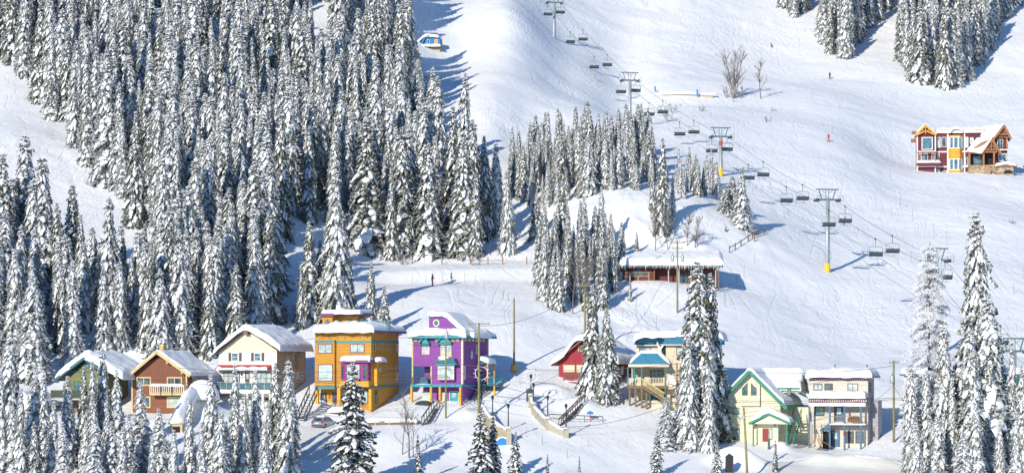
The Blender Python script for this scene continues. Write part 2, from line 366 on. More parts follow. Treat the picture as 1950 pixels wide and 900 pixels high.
M['needles'] = needle_mat('fir_needles', (0.034,0.042,0.024), (0.075,0.080,0.040), (0.155,0.155,0.085), 0.50)
M['needles_mix'] = needle_mat('snow_dusted_needles', (0.035,0.042,0.026), (0.085,0.088,0.055), (0.20,0.20,0.125), 0.70)
M['needles_frost'] = needle_mat('frosted_needles', (0.055,0.062,0.050), (0.16,0.165,0.14), (0.30,0.30,0.26), 0.78)
M['needles_dark'] = needle_mat('dark_needles', (0.014,0.022,0.018), (0.026,0.036,0.028), (0.06,0.07,0.05), 0.32)
P('bark', (0.10,0.075,0.055), rough=0.9, var=0.3, scale=5, stretch=(3,3,0.5))
P('pale_bark', (0.19,0.16,0.135), rough=0.9, var=0.3, scale=5, stretch=(3,3,0.5))
P('frosty_bark', (0.50,0.47,0.45), rough=0.9, var=0.25, scale=2)
M['tree_snow'] = mat('branch_snow', (0.83,0.84,0.86), rough=0.75, var=0.05, scale=3, spec=0.15)

def fir_arrays(seed, H, Rm, snow=0.75, prof=0.8, droop=1.0, lev=0.34, bare=0.03, nb=7, ragged=0.3, wid=0.34, tipR=0.10, spread=1.0):
    """crown faces and snow faces of one conifer (arrays of triangles/quads as quads)"""
    rg = random.Random(seed); V = []; Fc = []; SV = []; SF = []
    ph = rg.random()*6.28; z = H*bare
    # lumpy outline: a few radial weights per height
    lump = [1+rg.uniform(-ragged, ragged)*0.6 for _ in range(40)]
    while z < H*0.985:
        t = z/H
        r0 = Rm*((1-t)**prof)*lump[int(t*39)] + tipR
        r0 *= min(1.0, 0.72 + t*3)
        n = max(3, int(round(nb*(0.55+0.45*min(1, r0/1.6)))))
        step = lev*(0.7+0.5*min(1, r0/1.5))*rg.uniform(0.8, 1.2)
        for k in range(n):
            az = ph + k*6.283/n + rg.uniform(-0.35, 0.35)
            L = r0*rg.uniform(1-ragged, 1+ragged*0.55)
            zz = z + rg.uniform(-0.5, 0.5)*step
            a = rg.uniform(-0.15, 0.25)*spread + (1-t)*0.15; b = rg.uniform(0.45, 0.95)*droop
            if t > 0.9: a -= 0.5; b *= 0.6
            ca, sa = math.cos(az), math.sin(az)
            w0 = max(0.13, wid*L*rg.uniform(0.8, 1.2)); ns = 4
            base = len(V)
            ctr = []
            for i in range(ns+1):
                s = i/ns; rr = L*s*(1-0.10*b*s); h = zz - L*(a*s + b*s*s)
                w = w0*(0.35+1.0*math.sin(math.pi*min(0.93, s**0.8+0.08)))*rg.uniform(0.7, 1.3)
                if i == ns: w *= 0.35
                dd = 0.45*w + 0.05
                ctr.append((rr, h, w))
                jl = rg.uniform(0.6, 1.35); jr = rg.uniform(0.6, 1.35)
                V.append((ca*rr - sa*w*jl, sa*rr + ca*w*jl, h - dd*jl))
                V.append((ca*rr, sa*rr, h))
                V.append((ca*rr + sa*w*jr, sa*rr - ca*w*jr, h - dd*jr))
            for i in range(ns):
                q = base+3*i
                Fc.append((q, q+3, q+4, q+1)); Fc.append((q+1, q+4, q+5, q+2))
            # hanging twigs along both sides break the outline
            for i in range(1, ns+1):
                rr, h, w = ctr[i]
                for sd_ in (-1, 1):
                    if rg.random() < 0.8:
                        q = len(V); lw = w*rg.uniform(1.1, 1.9); o1 = -L*0.10; o2 = L*0.06; dz = rg.uniform(0.15, 0.4)*min(1, L)
                        V.append((ca*(rr+o1) , sa*(rr+o1), h-0.02)); V.append((ca*(rr+o2), sa*(rr+o2), h-0.04))
                        e = (rr+o2+lw*0.5)
                        V.append((ca*e - sa*lw*sd_, sa*e + ca*lw*sd_, h-dz)); V.append((ca*(rr+o1+lw*0.3) - sa*lw*0.8*sd_, sa*(rr+o1+lw*0.3)+ca*lw*0.8*sd_, h-dz*1.2))
                        Fc.append((q, q+1, q+2, q+3))
            if rg.random() < snow:
                s0 = rg.uniform(0.1, 0.5); s1 = rg.uniform(0.72, 1.06); th = rg.uniform(0.6, 1.3)*(0.045+0.05*min(1.5, L))
                q = len(SV); m = 4; sw = rg.uniform(0.5, 0.95)
                for i in range(m+1):
                    s = s0+(s1-s0)*i/m; rr = L*s*(1-0.10*b*s); h = zz - L*(a*s+b*s*s)
                    e = math.sin(math.pi*(0.10+0.80*i/m)); w = w0*e*sw*rg.uniform(0.8, 1.2)+0.03; tt = th*e*rg.uniform(0.6, 1.4)+0.015
                    dn = 0.45*w
                    SV.append((ca*rr - sa*w, sa*rr + ca*w, h - dn + 0.012)); SV.append((ca*rr - sa*w*0.55, sa*rr + ca*w*0.55, h + tt*0.75 - dn*0.3))
                    SV.append((ca*rr + sa*w*0.55, sa*rr - ca*w*0.55, h + tt*0.8 - dn*0.3)); SV.append((ca*rr + sa*w, sa*rr - ca*w, h - dn + 0.012))
                for i in range(m):
                    for j in range(3):
                        c = q+4*i+j; SF.append((c, c+4, c+5, c+1))
                SF.append((q, q+1, q+2, q+3)); c = q+4*m; SF.append((c+3, c+2, c+1, c))
        ph += 0.9+rg.random()*0.5; z += step
    # leader
    q = len(SV); SV += [(0.06,0,H*0.97),(-0.05,0.05,H*0.97),(-0.03,-0.06,H*0.97),(0,0,H*1.0)]; SF += [(q,q+1,q+3,q+3),(q+1,q+2,q+3,q+3),(q+2,q,q+3,q+3)]
    return V, Fc, SV, SF
def fix(fs): return [f if f[2] != f[3] else f[:3] for f in fs]
def pymesh(name, v, f, mats, smooth=False, midx=None):
    me = bpy.data.meshes.new(name); me.from_pydata(v, [], fix(f))
    for m in mats: me.materials.append(m)
    if midx is not None: me.polygons.foreach_set('material_index', midx)
    if smooth: me.polygons.foreach_set('use_smooth', [True]*len(me.polygons))
    me.update(); return me
TREES = {}
def make_fir(key, name, seed, H, Rm, needles='needles', snowmat='tree_snow', far=False, **k):
    V, Fc, SV, SF = fir_arrays(seed, H, Rm, **k)
    tr = MB(); rg = random.Random(seed)
    tr.tube([(0,0,-1.5),(0,0,0),(rg.uniform(-.05,.05),0,H*0.5),(0,0,H*0.97)], 0.014*H+0.04, 6, 0.02)
    TREES[key] = dict(name=name, H=H,
        trunk=pymesh('trunk', tr.v, [f if len(f) != 3 else (f[0],f[1],f[2],f[2]) for f in tr.f if len(f) <= 4], [M['bark']]),
        crown=pymesh('crown', V, Fc, [M[needles]]), snow=pymesh('snow_load', SV, SF, [M[snowmat]], True))
    if far:
        tv = tr.v; tf = [f for f in tr.f if len(f) <= 4]
        a, b = len(V), len(V)+len(SV)
        allf = Fc + [tuple(i+a for i in f) for f in SF] + [tuple(i+b for i in f) for f in tf]
        mi = [0]*len(Fc) + [1]*len(SF) + [2]*len(tf)
        TREES[key]['joined'] = pymesh('far_tree', V+SV+tv, allf, [M[needles], M[snowmat], M['bark']], False, mi)
for i in range(9): make_fir('S%d' % i, 'fir_tree', 10+i, 20, (1.65+0.19*i if i < 6 else (1.35, 2.0, 2.5)[i-6]), snow=(0.97, 0.9, 0.97)[i % 3], far=True, prof=(0.60, 0.72, 0.52)[i % 3], droop=1.45, lev=0.36, ragged=0.36, needles='needles_mix', tipR=0.22, nb=10, wid=0.235)
for i in range(4): make_fir('G%d' % i, 'fir_tree', 30+i, 20, 2.2+0.3*i, snow=0.82, far=True, prof=0.68, droop=1.3, lev=0.31, ragged=0.42, tipR=0.2, nb=9, wid=0.22)
for i in range(3): make_fir('F%d' % i, 'fir_tree', 50+i, 20, 2.2+0.3*i, needles='needles_frost', snow=0.9, prof=0.66, droop=0.9, lev=0.40, ragged=0.42, wid=0.26, tipR=0.2)
for i in range(3): make_fir('B%d' % i, 'fir_tree', 60+i, 20, 3.2+0.4*i, snow=0.92, far=True, prof=0.76, droop=1.15, lev=0.35, ragged=0.40, nb=12, wid=0.18, needles='needles_mix', tipR=0.2)
for i in range(2): make_fir('Y%d' % i, 'young_fir_tree', 70+i, 8, 1.35+0.3*i, snow=0.85, prof=0.8, droop=0.8, lev=0.26, ragged=0.35, tipR=0.12)
for i in range(2): make_fir('D%d' % i, 'spruce_tree', 80+i, 14, 3.1, needles='needles_dark', snow=0.88, prof=0.75, droop=0.42, lev=0.40, ragged=0.45, nb=8, wid=0.20, tipR=0.12)
for i in range(1): make_fir('N%d' % i, 'spruce_tree', 90+i, 10, 0.9, needles='needles_dark', snow=0.5, prof=0.7, droop=0.9, lev=0.3, ragged=0.3, tipR=0.08)
NT = 0
PROTO = {}
def put_tree(key, p, H, width=1.0, label=None, group=None, lean=(0,0), rz=None, cat='tree', name=None):
    global NT
    NT += 1; T = TREES[key]; rg = random.Random(NT*7+3)
    pk = (key, name or T['name'])
    if pk not in PROTO:
        e = empty(pk[1], p)
        for nm in ('trunk', 'crown', 'snow'):
            if nm in T:
                o = bpy.data.objects.new('snow_load' if nm == 'snow' else nm, T[nm]); link(o); o.parent = e
        PROTO[pk] = e
    else: e = copy_tree(PROTO[pk])
    s = H/T['H']; e.location = (p[0], p[1], p[2]-0.25)
    e.scale = (s*width, s*width, s); e.rotation_euler = (lean[0]+rg.gauss(0, .012), lean[1]+rg.gauss(0, .012), rg.uniform(0, 6.28) if rz is None else rz)
    for k_ in ('label','category','group'):
        if k_ in e: del e[k_]
    return tag(e, label, cat, group)
def tipped(key, tx, ty, D, width=1.0, by=None, **k):
    """tree whose tip stands at photo pixel (tx,ty), rooted in the snow at distance D"""
    p = at(tx, D); H = (HY-ty)/F*D - p.z + 0.25
    return put_tree(key, p, H, width, **k)
def based(key, bx, by, ty, width=1.0, **k):
    p = ground(bx, by); H = (by-ty)/F*p.y; return put_tree(key, p, H, width, **k)

def bare_arrays(seed, H, n_stems=1, spread=0.15, depth=4, r0=0.10, twigs=5, up=0.75):
    rg = random.Random(seed); mb = MB()
    def grow(p, d, L, r, lv):
        k = 3; pts = [p]; q = p; dd = d.copy()
        for i in range(k):
            dd = (dd + Vector((rg.uniform(-.14,.14), rg.uniform(-.14,.14), 0.05*up))).normalized(); q = q + dd*(L/k); pts.append(q)
        mb.tube(pts, r, 4 if lv < 2 else 3, r*0.45 if lv else r*0.3)
        if lv >= depth: return
        for i in range(twigs if lv else twigs*3):
            s = rg.uniform(0.22 if lv == 0 else 0.15, 0.98); seg = min(k-1, int(s*k)); a = pts[seg].lerp(pts[seg+1], s*k-seg)
            az = rg.uniform(0, 6.28); sd_ = Vector((math.cos(az), math.sin(az), rg.uniform(0.2, 1.0)*up*1.4))
            nd = (dd*0.45 + sd_*0.7).normalized(); grow(a, nd, L*(0.28 if lv == 0 else 0.5)*rg.uniform(0.6, 1.2)*(1.25-s*0.6), r*0.42, lv+1)
    for i in range(n_stems):
        az = rg.uniform(0, 6.28); d = Vector((math.cos(az)*spread, math.sin(az)*spread, 1)).normalized()
        o = Vector((math.cos(az), math.sin(az), 0))*0.25*(n_stems > 1)
        grow(o + Vector((0,0,-0.5)), d, H*rg.uniform(0.75, 1.0), r0, 0)
    return mb

# ------------------------------------------------------------------ house kit: photo pixels are turned into metres on the planes of the house
def snow_cap(name, path, y0, y1, t=0.6, over=0.25, parent=None, seed=0, axis='y', edge=0.35, n=None, m=None, sag=0.12, material=None, lump=0.12, hang=0.0):
    """snow lying on a roof: path = cross-section [(a,z)...] of the roof surface, swept from y0 to y1 (axis y) or along x (axis x)"""
    pts = [Vector((p[0], p[1])) for p in path]
    seg = [(pts[i+1]-pts[i]).length for i in range(len(pts)-1)]; Ltot = sum(seg)
    n = n or max(8, int(Ltot/0.28)); m = m or max(8, int(abs(y1-y0)/0.28))
    d0 = (pts[0]-pts[1]).normalized(); d1 = (pts[-1]-pts[-2]).normalized()
    def P_(s):
        if s <= 0: return pts[0] + d0*(-s)
        if s >= Ltot: return pts[-1] + d1*(s-Ltot)
        q = s
        for i, l in enumerate(seg):
            if q <= l: return pts[i].lerp(pts[i+1], q/l)
            q -= l
        return pts[-1]
    top = []; bot = []
    def f(e, w): e = max(0.0, min(1.0, e/w)); return math.sqrt(1-(1-e)**2)
    for j in range(m+1):
        # rows and columns gather at the edges so the rim is round
        v = 0.5-0.5*math.cos(math.pi*j/m); v = 0.35*(j/m)+0.65*v; yy = (y0-over) + (y1-y0+2*over)*v if y1 > y0 else 0
        for i in range(n+1):
            u = 0.5-0.5*math.cos(math.pi*i/n); u = 0.5*(i/n)+0.5*u; s = -over + (Ltot+2*over)*u
            wob = vnoise(s+seed*3.1, yy, 0.9, seed)*0.5 + vnoise(s, yy+seed*7.7, 0.4, seed+9)*0.3
            edge_d = min(s+over, Ltot+over-s, yy-(y0-over), (y1+over)-yy)
            p = P_(s)
            if n > 8:   # round off ridges
                pa, pb = P_(max(0, s-0.6)), P_(min(Ltot, s+0.6)); p = p*0.5 + (pa+pb)*0.25
            th = (t*(1+lump*float(wob)*2)) * f(edge_d, edge)
            dr = -sag*(1-min(1, edge_d/(over+0.15)))*(1+0.7*float(wob))
            ex = min(yy-(y0-over), (y1+over)-yy)
            shift = float(vnoise(s*1.3+seed, 0, 0.8, seed+4))*0.12*(1 if yy > (y0+y1)/2 else -1)*(1-min(1, ex/0.6))
            top.append((p.x, yy+shift, p.y + th + dr)); bot.append((p.x, yy+shift, p.y + dr + 0.004 - (0.06 if edge_d < 0.05 else 0)))
    N1 = n+1; V = top+bot; K = len(top); Fs = []
    for j in range(m):
        for i in range(n):
            a = j*N1+i; Fs.append((a, a+1, a+1+N1, a+N1)); Fs.append((a+K, a+N1+K, a+1+N1+K, a+1+K))
    for i in range(n): Fs.append((i, i+K, i+1+K, i+1)); a = m*N1+i; Fs.append((a, a+1, a+1+K, a+K))
    for j in range(m): a = j*N1; Fs.append((a, a+N1, a+N1+K, a+K)); a = j*N1+n; Fs.append((a, a+K, a+N1+K, a+N1))
    if axis == 'x': V = [(y, x, z) for (x, y, z) in V]; Fs = [tuple(reversed(q)) for q in Fs]
    mb = MB(); mb.add(V, Fs)
    return mb.build(name, material or M['snow'], parent, True)
def heap(name, c, r, h, parent=None, seed=0, material=None):
    """rounded pile or cushion of snow"""
    V = []; Fs = []; n = 18; m = 7
    for i in range(m+1):
        a = i/m*math.pi/2
        for j in range(n):
            b = 2*math.pi*j/n; rr = math.cos(a)**0.8*(1+0.12*float(vnoise(math.cos(b)*2+seed, math.sin(b)*2, 1, seed)))
            V.append((c[0]+r[0]*rr*math.cos(b), c[1]+r[1]*rr*math.sin(b), c[2]+h*math.sin(a)*(1+0.06*float(vnoise(rr*3, b, 1, seed+3)))))
    for i in range(m):
        for j in range(n): Fs.append((i*n+j, i*n+(j+1)%n, (i+1)*n+(j+1)%n, (i+1)*n+j))
    Fs.append(tuple(range(n-1,-1,-1))); Fs.append(tuple(range(m*n, m*n+n)))
    return MB().add(V, Fs).build(name, material or M['snow'], parent, True)

class House:
    def __init__(s, name, label, cat, px, py, D, deg):
        """origin = front right corner at ground; x runs left(-)/right along the front, y runs back"""
        s.D = D; s.th = R(deg); s.c = math.cos(s.th); s.s = math.sin(s.th); s.C = unproj(px, py, D)
        s.root = empty(name, s.C, s.th, label, cat); s.parts = []
    def W(s, x, y): return s.C.x + x*s.c - y*s.s, s.C.y + x*s.s + y*s.c
    def X(s, px, y=0.0):
        k = (px-CX)/F; bx = s.C.x - y*s.s; by = s.C.y + y*s.c
        return (k*by-bx)/(s.c-k*s.s)
    def Y(s, px, x=0.0):
        k = (px-CX)/F; bx = s.C.x + x*s.c; by = s.C.y + x*s.s
        return (k*by-bx)/(-s.s-k*s.c)
    def Zp(s, py, x=0.0, y=0.0): return (HY-py)/F*s.W(x, y)[1] - s.C.z
    def b(s, mb, name, mt, smooth=False): return mb.build(name, M[mt] if isinstance(mt, str) else mt, s.root, smooth)
    # box on the front plane, from pixel rectangle
    def fbox(s, mb, p0, p1, q0, q1, y0=-0.05, y1=0.02, yr=None):
        yr = y0 if yr is None else yr
        return mb.box(s.X(p0, yr), s.X(p1, yr), y0, y1, s.Zp(q1, s.X(p1, yr), yr), s.Zp(q0, s.X(p1, yr), yr))
    def rbox(s, mb, p0, p1, q0, q1, x0=-0.02, x1=0.05, xr=0.0):
        ya, yb = s.Y(p0, xr), s.Y(p1, xr)
        return mb.box(x0, x1, ya, yb, s.Zp(q1, xr, ya), s.Zp(q0, xr, ya))
    def win(s, p0, p1, q0, q1, frame='white_paint', pane='glass', y=0.0, mull=1, bars=0, fw=0.09, name='window', dep=0.07):
        x0, x1 = sorted((s.X(p0, y), s.X(p1, y))); z1, z0 = s.Zp(q0, x1, y), s.Zp(q1, x1, y)
        fr = MB(); d0 = y-dep; d1 = y+0.02
        fr.box(x0, x1, d0, d1, z0, z0+fw).box(x0, x1, d0, d1, z1-fw, z1).box(x0, x0+fw, d0+.004, d1-.004, z0+fw, z1-fw).box(x1-fw, x1, d0+.004, d1-.004, z0+fw, z1-fw)
        for i in range(mull): xm = x0+(x1-x0)*(i+1)/(mull+1); fr.box(xm-fw*.35, xm+fw*.35, d0+.01, d1-.01, z0+fw, z1-fw)
        for i in range(bars): zm = z0+(z1-z0)*(i+1)/(bars+1); fr.box(x0+fw, x1-fw, d0+.014, d1-.014, zm-fw*.3, zm+fw*.3)
        o = fr.build(name, M[frame], s.root); MB().box(x0+fw*.5, x1-fw*.5, y-0.03, y+0.012, z0+fw*.5, z1-fw*.5).build('pane', M[pane], o); return o
    def rwin(s, p0, p1, q0, q1, frame='white_paint', pane='glass', x=0.0, mull=0, fw=0.08, name='window', dep=0.07):
        y0, y1 = sorted((s.Y(p0, x), s.Y(p1, x))); z1, z0 = s.Zp(q0, x, y0), s.Zp(q1, x, y0)
        fr = MB(); d0 = x-0.02; d1 = x+dep
        fr.box(d0, d1, y0, y1, z0, z0+fw).box(d0, d1, y0, y1, z1-fw, z1).box(d0+.004, d1-.004, y0, y0+fw, z0+fw, z1-fw).box(d0+.004, d1-.004, y1-fw, y1, z0+fw, z1-fw)
        for i in range(mull): ym = y0+(y1-y0)*(i+1)/(mull+1); fr.box(d0+.01, d1-.01, ym-fw*.35, ym+fw*.35, z0+fw, z1-fw)
        o = fr.build(name, M[frame], s.root); MB().box(x-0.012, x+0.03, y0+fw*.5, y1-fw*.5, z0+fw*.5, z1-fw*.5).build('pane', M[pane], o); return o
    def door(s, p0, p1, q0, q1, mt, y=0.0, pane=None, name='door', frame=None):
        x0, x1 = sorted((s.X(p0, y), s.X(p1, y))); z1, z0 = s.Zp(q0, x1, y), s.Zp(q1, x1, y); mb = MB()
        mb.box(x0, x1, y-0.04, y+0.02, z0, z1)
        w = (x1-x0); pn = 2
        for a in range(2):
            for c in range(3):
                xa = x0+w*(0.12+0.42*a); za = z0+(z1-z0)*(0.06+0.31*c); mb.box(xa, xa+w*0.34, y-0.06, y-0.038, za, za+(z1-z0)*0.24)
        o = mb.build(name, M[mt], s.root)
        MB().lathe([(0.03,0),(0.04,0.03),(0.03,0.06)], (x1-w*0.1, y-0.09, z0+(z1-z0)*0.45), 6).build('handle', M['galvanised'], o)
        if pane: MB().box(x0+w*.25, x1-w*.25, y-0.068, y-0.05, z0+(z1-z0)*.5, z0+(z1-z0)*.88).build('pane', M[pane], o)
        if frame:
            fr = MB(); fr.box(x0-.1, x0, y-.07, y+.01, z0, z1).box(x1, x1+.1, y-.07, y+.01, z0, z1).box(x0-.1, x1+.1, y-.072, y+.01, z1, z1+.1); fr.build('door_frame', M[frame], s.root)
        return o
def railing(mb, a, b, h=0.95, post=0.09, bal=0.035, gap=0.16, top=0.07, bottom=0.12, nb=None):
    a = Vector(a); b = Vector(b); L_ = (b-a).length; up = Vector((0,0,1))
    mb.beam(a+up*h, b+up*h, top); mb.beam(a+up*bottom, b+up*bottom, top*.8)
    k = nb or max(2, int(L_/gap))
    for i in range(1, k): p = a.lerp(b, i/k); mb.beam(p+up*bottom, p+up*h, bal)
    for p in (a, b): mb.beam(p, p+up*(h+.05), post)
    return mb
def stairs(mb, a, b, w, n=10, side=(0,1,0)):
    """flight from a up to b, treads w wide along side"""
    a = Vector(a); b = Vector(b); sd_ = Vector(side)*w
    for k in range(n):
        p = a.lerp(b, (k+0.5)/n); q = a.lerp(b, 1.0/n) - a
        d = Vector((q.x, q.y, 0)); mb.add([p-d*.6, p+d*.6, p+d*.6+sd_, p-d*.6+sd_, p-d*.6-Vector((0,0,.05)), p+d*.6-Vector((0,0,.05)), p+d*.6+sd_-Vector((0,0,.05)), p-d*.6+sd_-Vector((0,0,.05))],
            [(0,1,2,3),(7,6,5,4),(0,4,5,1),(1,5,6,2),(2,6,7,3),(3,7,4,0)])
    for o in (Vector((0,0,0)), sd_): mb.beam(a+o-Vector((0,0,.1)), b+o-Vector((0,0,.1)), 0.07, 0.28)
    return mb
for n_, c_, kw in [
    ('orange_siding', (0.56,0.27,0.03), {}), ('orange_trim', (0.70,0.36,0.02), None), ('teal_trim', (0.06,0.24,0.26), None), ('plum_trim', (0.17,0.06,0.15), None),
    ('magenta_panel', (0.30,0.03,0.20), None), ('purple_siding', (0.25,0.065,0.31), {}), ('turquoise_trim', (0.03,0.30,0.36), None), ('cream_trim', (0.72,0.55,0.22), None),
    ('pale_trim', (0.74,0.60,0.45), None), ('brown_siding', (0.23,0.08,0.04), {}), ('brown_boards', (0.21,0.075,0.04), {'vert': True, 'pitch': 0.25}), ('straw_trim', (0.58,0.46,0.22), None),
    ('moss_trim', (0.06,0.09,0.06), None), ('olive_siding', (0.20,0.20,0.07), {}), ('cream_wall', (0.76,0.66,0.47), {'pitch': 0.3, 'dark': 0.93}), ('white_wall', (0.78,0.75,0.68), {'pitch': 0.3, 'dark': 0.93}),
    ('tan_wall', (0.40,0.29,0.20), {'pitch': 0.3, 'dark': 0.9}), ('shutter_brown', (0.09,0.065,0.065), None), ('red_tiles', (0.42,0.05,0.03), {'vert': True, 'pitch': 0.22, 'dark': 0.7}),
    ('red_siding', (0.33,0.025,0.045), {'vert': True, 'pitch': 0.3}), ('mustard', (0.60,0.36,0.07), None), ('beige_wall', (0.64,0.56,0.41), {'pitch': 0.22, 'dark': 0.88}),
    ('blue_metal', (0.035,0.20,0.31), {'vert': True, 'pitch': 0.32, 'dark': 0.75}), ('green_post', (0.03,0.16,0.09), None), ('lemon_siding', (0.72,0.68,0.49), {'pitch': 0.22, 'dark': 0.88}),
    ('green_trim', (0.03,0.21,0.14), None), ('door_red', (0.25,0.03,0.03), None), ('stone_siding', (0.60,0.56,0.47), {'pitch': 0.2, 'dark': 0.86}), ('grey_siding', (0.36,0.34,0.36), {'pitch': 0.2, 'dark': 0.9}),
    ('wine_trim', (0.24,0.07,0.07), None), ('slate_blue', (0.06,0.14,0.24), None), ('cedar', (0.33,0.19,0.10), None), ('maroon_siding', (0.14,0.018,0.032), {'pitch': 0.25}), ('gold_panel', (0.70,0.34,0.03), {'pitch': 0.4, 'dark': 0.9}),
    ('timber', (0.30,0.12,0.04), None), ('honey_timber', (0.70,0.33,0.05), None), ('shed_red', (0.13,0.028,0.022), {'vert': True, 'pitch': 0.3}), ('hut_blue', (0.01,0.20,0.50), {'vert': True, 'pitch': 0.3}),
    ('dark_teal', (0.02,0.13,0.15), None), ('tarp_brown', (0.15,0.075,0.04), None)]:
    M[n_] = mat(n_, c_, rough=0.6, var=0.08, scale=2.5) if kw is None else siding(n_, c_, **kw)

# ================================================================== the orange house with the diamond windows
def orange_house():
    h = House('orange_house', 'orange three storey house with flat snowy roof, roof tower and diamond windows', 'house', 707, 770, 306, -22)
    X, Y, Zp = h.X, h.Y, h.Zp; xl = X(600); d = Y(759); zt = Zp(633); xn = X(636); xn2 = X(641)
    zl = Zp(737)                                                    # top of the ground floor
    w = MB(); w.prism([(xl, zl), (X(635)+.25, zl), (X(635)+.25, zl), (0, zl), (0, zt), (xl, zt)], 0.0, d); h.b(w, 'wall', 'orange_siding')
    w = MB(); w.box(xl+.1, -.1, 1.4, d-.01, -2.5, zl-.003); w.box(-3.6, -.012, 0.9, 1.4, -2.5, zl-.004); h.b(w, 'ground_floor_wall', 'orange_siding')
    w = MB(); w.box(-.35, -0.002, 0.0, d-.02, -2.5, zl-.002); h.b(w, 'side_wall', 'orange_siding')
    for a, c in ((600, 606), (642, 648), (702, 707)):
        m = MB(); m.box(X(a), X(c), -.02, .35, -2, zl-.005); h.b(m, 'porch_post', 'orange_trim')
    m = MB(); h.fbox(m, 599.5, 637, 647, 734, -.45, .05, -.45); h.b(m, 'bay', 'orange_siding')
    # trim bands
    m = MB(); m.box(X(599.3, -.5), X(637, -.5), -.5, .02, Zp(651), Zp(647)); m.box(X(640), .06, -.06, .02, Zp(652), Zp(648)); m.box(-.01, .06, 0.03, d, Zp(652), Zp(648)); h.b(m, 'trim_band', 'teal_trim')
    m = MB(); m.box(X(599, -.5), X(637.5, -.5), -.5, .02, Zp(740.5), Zp(735)); m.box(X(637.5), .06, -.06, .02, Zp(738.5), Zp(735)); m.box(-.01, .06, .03, d, Zp(737.5), Zp(733)); h.b(m, 'trim_band', 'teal_trim')
    # roof slab, fascia and snow
    ex = X(594, -.9); zr = Zp(633, 0, -.9)
    m = MB(); m.box(ex, 0.9, -.9, d+.7, zt-.02, zt+.28); h.b(m, 'roof', 'plum_trim')
    snow_cap('roof_snow', [(ex, zt+.28), (0.9, zt+.28)], -.9, d+.7, t=1.15, over=.16, parent=h.root, seed=3, edge=2.6, sag=.22, lump=.28)
    for (a, c) in ((612, 0), (626, 0), (643, 1), (657, 1), (671, 1), (686, 1), (700, 1)):
        m = MB(); y_ = -.47 if c == 0 else -.02; m.lathe([(0.06,-.06),(0.09,0),(0.06,.06)], (X(a, y_), y_, Zp(642)), 6); h.b(m, 'eave_knob', 'shutter_brown')
    # windows
    h.win(606, 633, 654, 672, 'plum_trim', 'glass_pale', -.45); h.win(667, 694, 654, 671, 'plum_trim', 'glass_pale')
    h.win(606, 634, 693, 725, 'plum_trim', 'glass_green', -.45, mull=0)
    # middle bay window with magenta sides
    yb = -.75; m = MB(); h.fbox(m, 649, 701, 691, 724, yb, .02, yb); bay = h.b(m, 'bay_window', 'magenta_panel')
    o = h.win(660, 686, 692.5, 722, 'plum_trim', 'glass_pale', yb, mull=0); h.win(650, 656, 693, 722, 'magenta_panel', 'glass', yb, mull=0); h.win(691, 700, 692.5, 722, 'magenta_panel', 'glass', yb, mull=0)
    m = MB(); h.fbox(m, 647, 702, 724.3, 736, yb-.04, .015, yb); h.b(m, 'bay_base', 'orange_trim')
    ya = -1.1; za = Zp(690, 0, ya); m = MB(); m.box(X(645, ya), X(706, ya), ya, .01, za, za+.36); h.b(m, 'bay_roof', 'plum_trim')
    snow_cap('bay_roof_snow', [(X(645, ya), za+.36), (X(706, ya), za+.36)], ya, 0, t=.62, over=.05, parent=h.root, seed=5, edge=.7)
    # side porch roof and side windows
    m = MB(); m.box(.0, 1.1, .6, 2.6, za-.02, za+.25); pr = h.b(m, 'side_canopy', 'plum_trim')
    snow_cap('side_canopy_snow', [(.0, za+.25), (1.1, za+.25)], .6, 2.6, t=.55, over=.05, parent=h.root, seed=6, edge=.6)
    m = MB(); m.box(.0, .5, .7, 1.2, Zp(734), za-.02); h.b(m, 'side_pilaster', 'orange_trim')
    for a, c, q0, q1 in ((711, 714, 654, 669), (727, 730, 653, 666), (739, 742, 654, 666), (755, 758.5, 654, 670), (755, 758.5, 692, 724)):
        h.rwin(a, c, q0, q1, 'pale_trim', 'glass', fw=.06)
    h.rwin(722, 725, 699, 707, 'white_paint', 'glass_pale'); h.rwin(714, 718, 742, 768, 'plum_trim', 'glass')
    # entrance: doors, window, star ornament
    yf = 1.4; h.door(610, 622, 748, 770, 'shutter_brown', yf, 'glass_pale'); h.win(633, 642, 747, 765, 'plum_trim', 'glass', yf, mull=0)
    m = MB(); cx_, cz_ = X(628, yf), Zp(755, X(628, yf), yf)
    for k in range(4): a = k*math.pi/4; m.beam((cx_-math.cos(a)*.42, yf-.05, cz_-math.sin(a)*.42), (cx_+math.cos(a)*.42, yf-.05, cz_+math.sin(a)*.42), .05, .04)
    h.b(m, 'star_ornament', 'shutter_brown')
    m = MB(); m.box(X(622.6, yf), X(632.6, yf), yf-.03, yf+.02, 0, Zp(747, 0, yf)); h.b(m, 'panel', 'orange_trim')
    h.win(684, 701, 742, 768, 'plum_trim', 'glass_green', .9, mull=0); h.win(650, 662, 742, 762, 'cream_trim', 'glass_pale', yf, mull=0)
    m = MB(); m.box(X(608, -.4), X(616, -.4), -.42, -.38, Zp(768), Zp(762)); h.b(m, 'notice', 'white_paint')
    # roof tower
    y1 = 2.2; zb = zt+.9
    tz = Zp(601, X(634, y1), y1); m = MB(); m.box(X(614, y1), X(633, y1), y1, y1+2.6, zb-.6, tz); m.box(X(633, y1)-.01, X(682, y1+1.4), y1+1.4, y1+3.6, zb-.6, tz-.004)
    h.b(m, 'tower', 'orange_siding')
    m = MB(); m.box(X(609, y1-.4), X(636, y1-.4), y1-.5, y1+4, tz, tz+.36); m.box(X(636, y1-.4)+.002, X(692, y1+.6), y1+.5, y1+3.98, tz+.004, tz+.35); h.b(m, 'tower_roof', 'plum_trim')
    snow_cap('tower_snow', [(X(609, y1-.4), tz+.36), (X(692, y1+.6), tz+.36)], y1-.3, y1+4, t=.5, over=.08, parent=h.root, seed=8, edge=.5)
